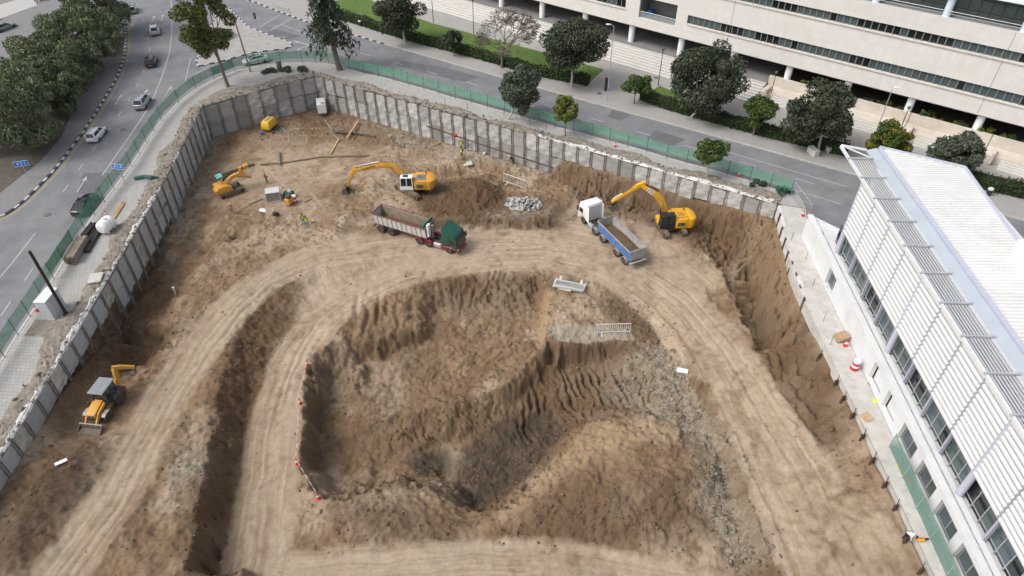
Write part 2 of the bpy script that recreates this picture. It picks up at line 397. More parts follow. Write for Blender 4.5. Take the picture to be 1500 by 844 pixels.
# right haul road climbing to the near side
pl([(955, 440, -6.0), (1000, 500, -5.9), (1040, 570, -5.4), (1076, 650, -4.6), (1102, 740, -3.7), (1140, 844, -2.7), (1170, 930, -1.9)])
pl([(935, 455, -6.4), (980, 515, -6.7), (1018, 585, -6.6), (1052, 665, -6.2), (1078, 755, -5.7), (1095, 844, -5.2)])
pl([(1040, 372, -6.0), (1070, 422, -5.9), (1085, 470, -5.7), (1110, 512, -5.3), (1140, 562, -4.6), (1166, 622, -3.7), (1192, 667, -2.9), (1232, 760, -1.9), (1272, 844, -1.4), (1300, 930, -1.2)])
pl([(1110, 513, -5.3), (1135, 509, -4.9), (1165, 504, -4.1), (1190, 494, -2.9)], .7)
pp((1180, 555, -3.9), (1215, 560, -2.4), (1236, 640, -1.7), (1205, 640, -2.9), (1170, 580, -4.2), (1195, 600, -3.2), (1150, 540, -4.7), (1245, 668, -1.7), (1215, 672, -2.3), (1260, 700, -1.6), (1300, 790, -1.25), (1345, 844, -1.0))
pp((1280, 680, -1.2), (1235, 560, -1.6))
TP += [(-30, 12, -3.5), (-10, 11, -5), (10, 11, -5), (22, 12, -2.5)]

GS = 0.14
GX = np.arange(-54.0, 36.0, GS); GY = np.arange(11.0, 116.0, GS)
NX, NY = len(GX), len(GY)
XX, YY = np.meshgrid(GX, GY)
def tin(points):
    seen = {}
    for p in points: seen[(round(p[0], 1), round(p[1], 1))] = p
    pts = list(seen.values())
    vs, es, fs, ov, oe, of = delaunay_2d_cdt([Vector((p[0], p[1])) for p in pts], [], [], 0, 1e-5)
    zz = [pts[o[0]][2] for o in ov]
    Z = np.full((NY, NX), -3.0)
    for f in fs:
        a, b, c = [(vs[i].x, vs[i].y, zz[i]) for i in f]
        x0 = max(0, int((min(a[0], b[0], c[0]) - GX[0]) / GS)); x1 = min(NX - 1, int((max(a[0], b[0], c[0]) - GX[0]) / GS) + 1)
        y0 = max(0, int((min(a[1], b[1], c[1]) - GY[0]) / GS)); y1 = min(NY - 1, int((max(a[1], b[1], c[1]) - GY[0]) / GS) + 1)
        if x1 < x0 or y1 < y0: continue
        X = XX[y0:y1 + 1, x0:x1 + 1]; Y = YY[y0:y1 + 1, x0:x1 + 1]
        det = (b[1] - c[1]) * (a[0] - c[0]) + (c[0] - b[0]) * (a[1] - c[1])
        if abs(det) < 1e-9: continue
        l1 = ((b[1] - c[1]) * (X - c[0]) + (c[0] - b[0]) * (Y - c[1])) / det
        l2 = ((c[1] - a[1]) * (X - c[0]) + (a[0] - c[0]) * (Y - c[1])) / det
        l3 = 1 - l1 - l2
        ins = (l1 >= -1e-4) & (l2 >= -1e-4) & (l3 >= -1e-4)
        sub = Z[y0:y1 + 1, x0:x1 + 1]; sub[ins] = (l1 * a[2] + l2 * b[2] + l3 * c[2])[ins]
    return Z
def blur(A, r):
    if r < 1: return A
    k = 2 * r + 1
    for ax in (0, 1):
        pad = [(0, 0), (0, 0)]; pad[ax] = (r + 1, r)
        c = np.cumsum(np.pad(A, pad, mode='edge'), axis=ax)
        A = (c[k:, :] - c[:-k, :]) / k if ax == 0 else (c[:, k:] - c[:, :-k]) / k
    return A
_rng = np.random.default_rng(5); _tab = _rng.random((256, 256))
def vn(x, y, seed=0):
    x = x + seed * 37.13; y = y + seed * 17.71
    xi = np.floor(x).astype(int); yi = np.floor(y).astype(int); fx = x - xi; fy = y - yi
    fx = fx * fx * (3 - 2 * fx); fy = fy * fy * (3 - 2 * fy)
    a = _tab[yi & 255, xi & 255]; b = _tab[yi & 255, (xi + 1) & 255]; c = _tab[(yi + 1) & 255, xi & 255]; d = _tab[(yi + 1) & 255, (xi + 1) & 255]
    return (a * (1 - fx) + b * fx) * (1 - fy) + (c * (1 - fx) + d * fx) * fy
def fbm(x, y, o=4, seed=0, g=0.5):
    s = 0; a = 1; t = 0
    for i in range(o): s = s + a * vn(x * 2 ** i, y * 2 ** i, seed + i * 3); t += a; a *= g
    return s / t
def inpoly(pts):
    x, y = XX, YY; ins = np.zeros(XX.shape, bool); n = len(pts); j = n - 1
    for i in range(n):
        xi, yi = pts[i]; xj, yj = pts[j]
        if yi != yj:
            ins ^= ((yi > y) != (yj > y)) & (x < (xj - xi) * (y - yi) / (yj - yi) + xi)
        j = i
    return ins
def region(pix, soft=6, z=-6.0):
    return blur(blur(inpoly([P(p[0], p[1], p[2] if len(p) > 2 else z) for p in pix]).astype(float), soft), soft)
def regw(pts, soft=5): return blur(blur(inpoly(pts).astype(float), soft), soft)
def linedist(pts):
    D = np.full(XX.shape, 1e9); S = np.zeros(XX.shape); SG = np.zeros(XX.shape); s0 = 0
    for a, b in zip(pts[:-1], pts[1:]):
        ax, ay = a[:2]; bx, by = b[:2]; L = math.hypot(bx - ax, by - ay)
        t = np.clip(((XX - ax) * (bx - ax) + (YY - ay) * (by - ay)) / (L * L), 0, 1)
        d = np.hypot(XX - (ax + t * (bx - ax)), YY - (ay + t * (by - ay)))
        m = d < D; D[m] = d[m]; S[m] = (s0 + t * L)[m]
        SG[m] = np.sign((bx - ax) * (YY - ay) - (by - ay) * (XX - ax))[m]; s0 += L
    return D * SG, S
Z = blur(tin(TP), 1)
warp = fbm(XX * .35, YY * .35, 4, 1) - .5; warp2 = fbm(XX * .35, YY * .35, 4, 9) - .5
def resamp(A, dx, dy):
    fx = np.clip((XX + dx - GX[0]) / GS, 0, NX - 1.01); fy = np.clip((YY + dy - GY[0]) / GS, 0, NY - 1.01); i = fx.astype(int); j = fy.astype(int); fx = fx - i; fy = fy - j
    return (A[j, i] * (1 - fx) + A[j, i + 1] * fx) * (1 - fy) + (A[j + 1, i] * (1 - fx) + A[j + 1, i + 1] * fx) * fy
_ins = np.clip(blur(inpoly(PIT).astype(float), 12) * 2 - 1, 0, 1)
Z = resamp(Z, _ins * ((fbm(XX * .7, YY * .7, 4, 91, .6) - .5) * 1.9), _ins * ((fbm(XX * .7, YY * .7, 4, 97, .6) - .5) * 1.9))
gy_, gx_ = np.gradient(Z, GS); slope = np.hypot(gx_, gy_)
steep = np.clip((blur(slope, 2) - .35) / .6, 0, 1)
# ---- driven surfaces (light, compacted)
def Lp(pts): return [tuple(v) for v in smooth_line([(*P(x, y, z), 0) for (x, y, z) in pts], 2)]
roads = [
    (Lp([(700, 365, -6), (600, 355, -6), (480, 370, -5.7), (405, 395, -5.4), (350, 437, -4.9), (310, 482, -4.5), (265, 547, -4.0), (225, 622, -3.6), (175, 722, -3.1), (90, 837, -2.5), (50, 890, -2.2)]), 2.4),
    (Lp([(800, 372, -6), (640, 385, -6), (540, 415, -6), (450, 480, -6.2), (410, 580, -6.3), (395, 690, -6.3), (370, 860, -6.2)]), 2.7),
    (Lp([(650, 362, -6), (800, 360, -6), (920, 390, -6), (1020, 470, -5.8), (1090, 590, -5), (1150, 710, -4), (1230, 880, -2.3)]), 4.3),
    (Lp([(360, 850, -6.2), (600, 836, -6.2), (760, 822, -6.2), (900, 838, -6.1), (1010, 870, -6)]), 2.3),
]
track = np.zeros(XX.shape); streak = np.zeros(XX.shape)
for i, (ln, hw) in enumerate(roads):
    D, S = linedist(ln); Dw = D + warp * .7
    m = np.clip((hw - np.abs(Dw)) / .6 + .5, 0, 1); m = m * (1 - steep)
    st = (fbm(Dw * 3.6, S * .06, 4, 20 + i, .7) - .5) * np.clip(fbm(S * .12 + Dw * .2, Dw * .3, 2, 70 + i) * 2.6 - .5, .15, 1)
    streak = np.where(m > track, st, streak); track = np.maximum(track, m)
plateau = region([(500, 345), (600, 340), (830, 335), (860, 300), (1000, 360), (1060, 400), (1000, 470), (930, 425), (800, 398), (640, 400), (560, 412), (470, 470), (430, 520), (440, 400)], 5)
track = np.maximum(track, plateau * (1 - steep) * .85)
track = np.maximum(track, region([(1205, 672), (1250, 668), (1290, 730), (1390, 850), (1250, 850)], 8, -1.6) * .5 * (1 - steep))
plat2 = region([(330, 215), (420, 200), (560, 215), (660, 235), (640, 250), (500, 262), (480, 330), (400, 300), (300, 300)], 12, -5.6)
track = np.maximum(track, plat2 * (1 - steep) * .42 * np.clip(fbm(XX * .3, YY * .3, 4, 33) * 3 - .6, .2, 1))
D, S = linedist(roads[2][0]); streak = np.where(np.abs(streak) < 1e-6, (fbm(D * 3.6, S * .06, 4, 31, .7) - .5) * .8, streak)
# ---- soil tones; dark and black mix damp soil with painted shade
dark = np.zeros(XX.shape)
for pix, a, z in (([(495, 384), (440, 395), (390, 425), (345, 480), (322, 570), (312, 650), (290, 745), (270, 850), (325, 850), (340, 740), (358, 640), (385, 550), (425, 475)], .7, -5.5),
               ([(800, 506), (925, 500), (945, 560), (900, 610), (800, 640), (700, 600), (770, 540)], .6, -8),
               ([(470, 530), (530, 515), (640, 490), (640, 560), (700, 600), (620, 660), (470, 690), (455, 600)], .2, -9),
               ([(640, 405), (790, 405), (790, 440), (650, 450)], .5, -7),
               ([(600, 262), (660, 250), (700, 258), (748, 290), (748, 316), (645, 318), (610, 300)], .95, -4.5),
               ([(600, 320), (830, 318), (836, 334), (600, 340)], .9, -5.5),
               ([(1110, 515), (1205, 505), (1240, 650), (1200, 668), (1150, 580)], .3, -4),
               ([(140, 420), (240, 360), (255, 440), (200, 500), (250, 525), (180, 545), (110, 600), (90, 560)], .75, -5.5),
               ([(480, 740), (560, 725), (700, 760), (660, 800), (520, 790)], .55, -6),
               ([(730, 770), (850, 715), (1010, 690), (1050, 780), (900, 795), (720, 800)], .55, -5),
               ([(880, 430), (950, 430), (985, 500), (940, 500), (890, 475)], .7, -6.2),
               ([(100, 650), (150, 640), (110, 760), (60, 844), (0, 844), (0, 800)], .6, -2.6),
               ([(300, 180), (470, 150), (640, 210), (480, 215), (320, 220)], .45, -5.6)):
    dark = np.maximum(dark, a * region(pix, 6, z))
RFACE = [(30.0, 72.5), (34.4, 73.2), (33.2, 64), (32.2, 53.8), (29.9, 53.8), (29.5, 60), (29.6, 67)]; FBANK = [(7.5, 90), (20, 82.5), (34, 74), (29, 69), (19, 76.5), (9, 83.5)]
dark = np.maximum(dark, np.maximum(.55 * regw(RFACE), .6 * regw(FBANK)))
black = np.zeros(XX.shape)
for pix, a, z in (([(600, 660), (660, 655), (672, 698), (610, 702)], 1.0, -11), ([(690, 640), (805, 605), (830, 640), (750, 745), (680, 745), (655, 690)], .95, -11),
                  ([(455, 560), (480, 560), (482, 690), (455, 690)], .3, -9.8), ([(95, 660), (165, 640), (150, 690), (60, 790), (30, 844), (5, 830), (40, 740)], .6, -2.6)):
    black = np.maximum(black, a * region(pix, 5, z))
grey = np.zeros(XX.shape)
for pix, a, z in (([(905, 520), (960, 505), (1005, 545), (1050, 640), (1075, 700), (1090, 800), (1120, 850), (1060, 850), (1030, 740), (1000, 640), (930, 590), (885, 560)], .6, -6.6),
                  ([(640, 435), (780, 440), (770, 465), (640, 462)], .28, -8),
                  ([(240, 670), (300, 655), (305, 690), (255, 720)], .7, -3.4), ([(560, 160), (620, 195), (840, 250), (820, 262), (690, 235), (560, 205)], .7, -5.6),
                  ([(700, 312), (840, 300), (840, 318), (720, 322)], .5, -5), ([(290, 300), (330, 190), (300, 180), (255, 260), (230, 320), (240, 350)], .55, -5.8)):
    grey = np.maximum(grey, a * region(pix, 5, z))
shelf = region([(800, 480), (925, 480), (925, 507), (800, 510)], 2, -6.3)
sand = np.zeros(XX.shape)
for pix, a, z in (([(860, 618), (990, 610), (1000, 650), (880, 670), (770, 740), (720, 770), (700, 770), (800, 690)], .9, -5.5), ([(795, 430), (815, 430), (810, 480), (790, 515), (725, 590), (700, 600), (770, 530), (790, 490)], 1., -6.6),
                  ([(1085, 330), (1180, 400), (1200, 480), (1150, 490), (1120, 420)], .5, -5)):
    sand = np.maximum(sand, a * region(pix, 3, z))
# ---- relief
crawl = np.zeros(XX.shape)
for ln_ in ([(480, 345), (445, 285), (400, 245)], [(600, 300), (520, 258), (430, 255)], [(640, 238), (560, 238), (480, 215)], [(330, 300), (420, 330), (500, 355)], [(262, 410), (320, 335), (385, 292)], [(700, 245), (640, 250), (560, 262)], [(360, 205), (450, 190), (540, 200)], [(820, 268), (760, 280), (700, 262)]):
    D, S = linedist(Lp([(x_, y_, -5.6) for x_, y_ in ln_])); Dw = D + warp * .5
    for o_ in (-1.2, 1.2): crawl = np.maximum(crawl, np.exp(-((Dw - o_) / .27) ** 4) * (.55 + .45 * np.sin(S * 2 * math.pi / .55)) * np.clip(vn(S * .25, S * 0, 44) * 2.2 - .3, 0, 1))
crawl *= (1 - steep)
SPOIL = [(27.5, 53.4), (31.7, 53.2), (31.7, 48), (30.9, 38.2), (28.6, 37.2), (27.8, 42), (27.6, 48)]
spm = regw(SPOIL, 3); track *= 1 - .9 * spm; dark = np.maximum(dark, .62 * spm)
rough = np.clip(1 - track * 1.1 - .5 * plat2, 0.12, 1)
n1 = fbm(XX * .55, YY * .55, 5, 2) - .5; n2 = fbm(XX * 2.0, YY * 2.0, 3, 4) - .5
rid = 1 - np.abs(2 * fbm(XX * .8 + warp * 2, YY * .8 + warp2 * 2, 4, 7) - 1)
clod = np.maximum(0, vn(XX * 3.1, YY * 3.1, 11) - .55) * np.maximum(0, vn(XX * 1.7, YY * 1.7, 13) - .2)
Z0 = Z.copy()
Z = Z + rough * (n1 * .75 + n2 * .34 + (rid - .7) * .5 * (0.35 + steep)) + rough * clod * .9
Z += track * (n1 * .18 + streak * .12) - crawl * .12
# gullies down the steep faces
gx, gy = blur(gx_, 4), blur(gy_, 4); gl = np.hypot(gx, gy) + 1e-6; shade_ = 0
al = (-gy / gl); bl = (gx / gl); across = XX * al + YY * bl
Z += steep * (fbm(across * 1.3 + warp * 2, (XX * bl - YY * al) * .15, 3, 15) - .5) * .6
# bucket-tooth and track-plate marks
def teeth(pix, ang, wl_, amp, z, soft=5, wob=1.6):
    global Z
    m = regw(pix, soft) if z is None else region(pix, soft, z); a = R(ang)
    ph = (XX * math.cos(a) + YY * math.sin(a) + (warp * 3 + warp2) * wob) / wl_
    pat = .35 - 1.25 * np.exp(-(((ph - np.floor(ph)) - .5) / .24) ** 2)
    br = np.clip((vn((XX * -math.sin(a) + YY * math.cos(a)) * .5 + np.floor(ph) * 7.3, ph * .0, 17) - .2) * 3, 0, 1)
    Z += m * amp * pat * br * np.clip(.25 + 1.9 * (fbm(XX * .8, YY * .8, 3, 83) - .15), .2, 1.25)
    return m
teeth(FBANK, 55, .95, .55, None); teeth(FBANK, -32, 1.4, .5, None); teeth(RFACE, 93, 1.25, 1.5, None, 4, .8)
teeth(SPOIL, 4, 1.15, .55, None, 4, .5)
teeth([(790, 545), (900, 545), (960, 600), (860, 615), (800, 640), (740, 610)], 15, .85, .7, -9, 5, .8)
teeth([(690, 455), (775, 445), (765, 510), (690, 560), (610, 560)], 105, .6, .28, -8.5)
teeth([(795, 425), (820, 430), (812, 490), (770, 545), (755, 525), (785, 480)], 80, .6, .35, -6.8, 3)
teeth([(535, 430), (615, 430), (625, 480), (540, 500), (500, 480)], 5, 1.3, .4, -6.6, 5, .5)
teeth([(560, 620), (700, 590), (690, 630), (560, 660)], 30, .6, .3, -9.6)
teeth([(640, 408), (800, 408), (790, 440), (640, 445)], 14, 1.1, .28, -7)
teeth([(940, 420), (1010, 470), (1030, 540), (985, 500)], 60, .5, .12, -6)
teeth([(545, 225), (650, 225), (660, 245), (550, 245)], 80, .7, .25, -5.5)
_t = np.maximum(regw(RFACE, 3), regw(FBANK, 3)) * np.clip(steep * 1.5, 0, 1); Z += _t * .42 * np.sin(2 * math.pi * (Z0 + warp * 2.2 + (vn(XX * 1.2, YY * 1.2, 88) - .5) * .8) / 1.9)
# tyre ruts on the roads
for i, (ln, hw) in enumerate(roads):
    D, S = linedist(ln); m = np.clip((hw - np.abs(D)) / .8, 0, 1) * (1 - steep)
    for off in (-1.9, -.1, .9, 2.2):
        dd = D + warp * .7 - off * hw / 3.6
        Z -= m * .09 * np.exp(-(dd / .22) ** 2) * (vn(S * .12, S * 0, 40 + i) > .3)
Z += rough * (fbm(XX * 4.5, YY * 4.5, 2, 23) - .5) * .20
# ease noise out at the wall feet so the soil meets the walls cleanly
_pp = inpoly(PIT)
edge = np.clip(blur(_pp.astype(float), 5) * 2 - 1, 0, 1)
Z = np.where(_pp, Z0 * (1 - edge) + Z * edge, np.minimum(Z0, -0.9))
def tz(x, y):
    fx = (x - GX[0]) / GS; fy = (y - GY[0]) / GS; i = int(min(max(fx, 0), NX - 2)); j = int(min(max(fy, 0), NY - 2)); fx -= i; fy -= j
    return float((Z[j, i] * (1 - fx) + Z[j, i + 1] * fx) * (1 - fy) + (Z[j + 1, i] * (1 - fx) + Z[j + 1, i + 1] * fx) * fy)
def G(px, py, z0=-6.0, n=8):
    z = z0
    for _ in range(n):
        x, y = P(px, py, z); z = z * .4 + tz(x, y) * .6
    x, y = P(px, py, z); return Vector((x, y, tz(x, y)))
def flatten(c, r, z, soft=1.2):
    """level a patch so a machine stands on it"""
    global Z
    d = np.hypot(XX - c[0], YY - c[1]); w = np.clip((r + soft - d) / soft, 0, 1); w = w * w * (3 - 2 * w)
    Z = Z * (1 - w) + z * w
def flatten_path(a, b, hw, za, zb, soft=1.0):
    global Z
    D, S = linedist([a, b]); L = math.hypot(b[0] - a[0], b[1] - a[1]); w = np.clip((hw + soft - np.abs(D)) / soft, 0, 1)
    d2 = np.minimum(np.hypot(XX - a[0], YY - a[1]), np.hypot(XX - b[0], YY - b[1]))
    w = w * w * (3 - 2 * w); Z = Z * (1 - w) + (za + (zb - za) * np.clip(S / L, 0, 1)) * w
def terrain_colour():
    mid = np.array([.262, .180, .112]); lite = np.array([.435, .345, .252]); drk = np.array([.122, .078, .046]); gr = np.array([.285, .250, .190]); blk = np.array([.068, .054, .040]); snd = np.array([.40, .285, .175])
    f1 = fbm(XX * .25, YY * .25, 5, 50) ; f2 = fbm(XX * 1.6, YY * 1.6, 4, 55); f3 = fbm(XX * 4, YY * 4, 2, 60)
    def mixc(A, c, w): return A * (1 - w[..., None]) + c * w[..., None]
    C = np.tile(mid, (NY, NX, 1))
    f4 = fbm(XX * .6 + warp * 3, YY * .25 + warp2 * 3, 4, 65)
    C = mixc(C, lite, np.clip((f1 - .44) * 4.5, 0, .7)); C = mixc(C, drk, np.clip((.46 - f2) * 2.6, 0, .45)); C = mixc(C, drk * 1.2, np.clip((.46 - f4) * 4, 0, .45))
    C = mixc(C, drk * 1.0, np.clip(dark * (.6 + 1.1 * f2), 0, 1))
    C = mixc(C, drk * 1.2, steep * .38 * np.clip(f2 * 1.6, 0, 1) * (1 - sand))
    C = mixc(C, snd, np.clip(sand * (.4 + f2), 0, 1) * .8)
    C = mixc(C, lite, np.clip(track * (.78 + (f2 - .5) * 1.0 + (f4 - .5) * 1.2), 0, 1))
    C = mixc(C, np.array([.49, .40, .305]), np.clip(track * np.maximum(0, streak * 3.2), 0, .8))
    C = mixc(C, np.array([.315, .225, .148]), np.clip(track * np.maximum(0, -streak * 3.6), 0, .8))
    C = mixc(C, lite * 1.05, np.clip(crawl, 0, 1) * .5)
    C = mixc(C, np.array([.36, .315, .25]), np.clip(shelf * (1 - steep * 1.3) * (.5 + f2), 0, .85))
    C = mixc(C, gr, np.clip(grey * (f2 * 2.2 - .3), 0, .9))
    C = mixc(C, np.array([.42, .41, .36]), np.clip(grey * (f3 - .56) * 4 * np.clip(f1 * 4 - 1.6, 0, 1), 0, .6))
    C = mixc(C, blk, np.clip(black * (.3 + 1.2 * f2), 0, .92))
    return np.clip(C * (.9 + .2 * f3)[..., None], 0, 1)
def build_terrain():
    me = bpy.data.meshes.new('excavated_ground')
    co = np.stack([XX, YY, Z], -1).reshape(-1, 3).astype(np.float32)
    idx = np.arange(NX * NY).reshape(NY, NX)
    q = np.stack([idx[:-1, :-1], idx[:-1, 1:], idx[1:, 1:], idx[1:, :-1]], -1).reshape(-1, 4)
    keep = blur(_pp.astype(float), 4) > 0.0
    kq = keep[:-1, :-1].reshape(-1); q = q[kq]
    me.vertices.add(len(co)); me.vertices.foreach_set('co', co.ravel())
    me.loops.add(q.size); me.loops.foreach_set('vertex_index', q.ravel().astype(np.int32))
    me.polygons.add(len(q)); me.polygons.foreach_set('loop_start', np.arange(0, q.size, 4, dtype=np.int32))
    me.polygons.foreach_set('use_smooth', np.ones(len(q), bool))
    me.update(calc_edges=True); me.validate()
    at = me.attributes.new('soil', 'FLOAT_COLOR', 'POINT')
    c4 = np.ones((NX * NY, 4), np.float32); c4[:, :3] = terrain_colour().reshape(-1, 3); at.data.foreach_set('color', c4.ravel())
    m = bpy.data.materials.new('soil'); m.use_nodes = True; nt = m.node_tree; b = nt.nodes['Principled BSDF']
    b.inputs['Roughness'].default_value = .95; b.inputs['Specular IOR Level'].default_value = .12
    a = nt.nodes.new('ShaderNodeAttribute'); a.attribute_name = 'soil'
    tc = nt.nodes.new('ShaderNodeTexCoord')
    n = nt.nodes.new('ShaderNodeTexNoise'); n.inputs['Scale'].default_value = 6.5; n.inputs['Detail'].default_value = 9; n.inputs['Roughness'].default_value = .82
    nt.links.new(tc.outputs['Object'], n.inputs[0])
    mr = nt.nodes.new('ShaderNodeMapRange'); mr.inputs[1].default_value = .25; mr.inputs[2].default_value = .75; mr.inputs[3].default_value = .72; mr.inputs[4].default_value = 1.26
    nt.links.new(n.outputs[0], mr.inputs[0])
    vm = nt.nodes.new('ShaderNodeVectorMath'); vm.operation = 'SCALE'
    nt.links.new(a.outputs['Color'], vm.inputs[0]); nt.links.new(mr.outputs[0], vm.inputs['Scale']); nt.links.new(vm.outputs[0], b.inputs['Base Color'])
    bp = nt.nodes.new('ShaderNodeBump'); bp.inputs['Distance'].default_value = .15; bp.inputs['Strength'].default_value = 1
    nt.links.new(n.outputs[0], bp.inputs['Height']); nt.links.new(bp.outputs[0], b.inputs['Normal'])
    MATS['soil'] = m; me.materials.append(m)
    return struct(link('excavated_ground', me))
# ------------------------------------------------------------------ where machines stand (ground levelled under them)
T1A, T1B = P(559.3, 340, -6.0), P(659.3, 371, -6.0)        # tipper with green cab: rear / front wheel on its near side
T2A, T2B = P(914, 386.4, -6.0), P(854, 326.3, -6.0)        # tipper with blue body
EX1 = (-14.4, 85.0); EX2 = (21.5, 76.0); BHL = (-40.2, 43.4)
DRG = P(338, 282, -5.6)
flatten_path(T1A, T1B, 4.0, -6.0, -6.0, 2.0); flatten_path(T2A, T2B, 3.4, -6.0, -6.0, 1.6)
flatten(EX1, 3.4, -5.0, 2.0); flatten(EX2, 3.3, -5.3, 2.0); flatten(BHL, 3.0, -3.6, 2.0); flatten(DRG, 2.6, -5.6, 2.0)
for p_ in ((396, 190), (474, 170), (401, 290), (423, 300)): flatten(P(*p_, -5.6), 1.3, -5.6, 1.0)
build_terrain()
# ------------------------------------------------------------------ materials of the setting
asphalt = mat('asphalt', (.172, .177, .187), .85, var=.2, scale=.3, bump=.004, bscale=60, dirt=(.235, .228, .215), damt=.38, dscale=.16)
asphalt2 = mat('asphalt_patch', (.125, .128, .135), .85, var=.15, scale=.6, bump=.004, bscale=60)
paint_w = mat('road_paint', (.40, .40, .40), .8, var=.18, scale=2.5, dirt=(.2, .2, .2), damt=.25, dscale=3)
paint_y = mat('yellow_paint', (.40, .31, .14), .8, var=.2, scale=2.0, dirt=(.2, .2, .19), damt=.3, dscale=2)
pave = brick_mat('paving', (.40, .385, .36), (.35, .34, .32), (.22, .215, .205), .42, .42, .018, rotz=R(4), stain=(.27, .255, .235), samt=.55)
pave_far = brick_mat('paving_far', (.36, .345, .325), (.32, .31, .295), (.24, .235, .225), .5, .25, .015, rotz=R(-33), stain=(.27, .26, .24), samt=.5)
pave_left = brick_mat('paving_left', (.235, .23, .225), (.205, .2, .2), (.15, .15, .15), .4, .2, .015, rotz=R(30), stain=(.15, .145, .14), samt=.5)
concrete = mat('concrete', (.47, .45, .42), .9, var=.16, scale=.7, bump=.01, bscale=14, dirt=(.32, .29, .25), damt=.3, dscale=.9)
shot = mat('sprayed_concrete', (.52, .51, .49), .92, var=.28, scale=1.1, bump=.07, bscale=4.0, dirt=(.20, .175, .145), damt=.58, dscale=.75, objvar=.26)
shot2 = mat('sprayed_concrete_dark', (.40, .39, .37), .92, var=.28, scale=1.2, bump=.06, bscale=4.5, dirt=(.16, .12, .09), damt=.55, dscale=.6, objvar=.22)
shot_left = mat('cast_concrete_blue_grey', (.39, .405, .42), .85, var=.18, scale=1.0, bump=.03, bscale=5, dirt=(.2, .19, .175), damt=.36, dscale=.6, objvar=.12)
white_conc = mat('pale_concrete', (.58, .57, .54), .9, var=.15, scale=1.2, bump=.03, bscale=8, dirt=(.36, .33, .29), damt=.4, dscale=1.)
steel_dark = mat('dark_steel', (.075, .072, .07), .6, .5, var=.3, scale=4, dirt=(.13, .085, .055), damt=.35, dscale=3)
rust = mat('rusty_steel', (.085, .055, .042), .8, .25, var=.35, scale=5)
galv = mat('galvanised_steel', (.46, .47, .48), .5, .5, var=.1, scale=5, dirt=(.3, .27, .23), damt=.2)
green_mesh = mesh_mat('green_netting', (.12, .31, .21), .6)
green_mesh2 = mesh_mat('green_netting_dense', (.075, .235, .15), .86)
net_mesh = mesh_mat('green_netting_blueish', (.10, .24, .185), .66)
fence_green = mat('green_post_paint', (.03, .075, .055), .6, var=.2)
debris = mat('rubble', (.29, .265, .235), .95, var=.3, scale=3, bump=.04, bscale=9)
vergem = mat('verge_soil', (.215, .185, .150), .95, var=.32, scale=1.3, bump=.05, bscale=7, dirt=(.42, .40, .37), damt=.25, dscale=1.6)
kerbg = mat('kerb_concrete', (.40, .39, .37), .9, var=.15, scale=2)
kerbb = mat('kerb_black_paint', (.055, .055, .06), .8, var=.3, scale=3)
kerbw = mat('kerb_white_paint', (.47, .47, .46), .8, var=.2, scale=3)
grass_m = mat('lawn_grass', (.085, .145, .032), .95, var=.35, scale=1.5, bump=.06, bscale=20, dirt=(.17, .17, .06), damt=.25, dscale=.5)
timber = mat('timber', (.42, .30, .17), .8, var=.25, scale=3)
timber_old = mat('weathered_timber', (.23, .19, .15), .85, var=.3, scale=3)
black_rub = mat('black_rubber', (.028, .028, .03), .85, var=.2, dirt=(.20, .15, .105), damt=.25, dscale=3)
Q = lambda px, py, z=0.0: P(px, py, z)
# ------------------------------------------------------------------ street geometry
F_PX = [(7.5, 523.5), (27, 491), (45, 464), (95, 384), (139, 315), (193, 244), (215, 209), (237, 177), (262, 151), (288, 131), (314, 117), (344, 105), (380, 97), (412, 93.5), (443, 92), (463, 92.5), (482, 94), (513, 103), (534, 109), (555, 113), (577, 119), (598, 125), (621, 131), (643, 138), (667, 145), (690, 151), (714, 158), (739, 165), (763, 172), (788, 179), (813, 187), (840, 193), (867, 201), (893, 208), (919, 215), (947, 223), (976, 232), (1005, 240), (1036, 248), (1065, 257), (1097, 266), (1127, 276), (1157, 287)]
FENCE = [(-49.3, 14.0), (-49.8, 30.0)] + [Q(*p) for p in F_PX]
PITo = PIT
gm = mat('city_ground', (.20, .19, .175), .95, var=.2, scale=.2)
link_ = link('ground', poly_mesh('ground', [(-1500, -1500), (1500, -1500), (1500, 1500), (-1500, 1500)], [PITo], -0.16), gm); struct(link_)
LK = [(-130, 55), (-95, 60), (-76, 65), (-68.5, 68.5)] + [Q(*p) for p in ((0, 318), (27, 301), (57, 272), (80, 248), (107, 213), (128, 184), (160, 133), (176, 104), (184, 69), (184, 43), (178, 15))] + [(-95, 165), (-115, 190)]
LK = [tuple(v) for v in smooth_line([(p[0], p[1]) for p in LK], 1)]
FK = [(-120, 200), Q(373, 3), Q(407, 16), Q(448, 31), Q(519, 51), Q(563, 64), Q(700, 103), Q(850, 145), Q(1100, 213), Q(1230, 249), (72, 66), (120, 36)]
road_poly = [(-140, 20), (-130, 55)] + LK[1:] + [(-118, 205)] + FK[1:] + [(110, 14), (60, 44), (46, 52), (38.5, 72), (38, 78.2)] + offset_line(FENCE, 0.35)[::-1] + [(-49.6, -40), (-140, -40)]
struct(link('road', poly_mesh('road', road_poly, [], -0.13), asphalt))
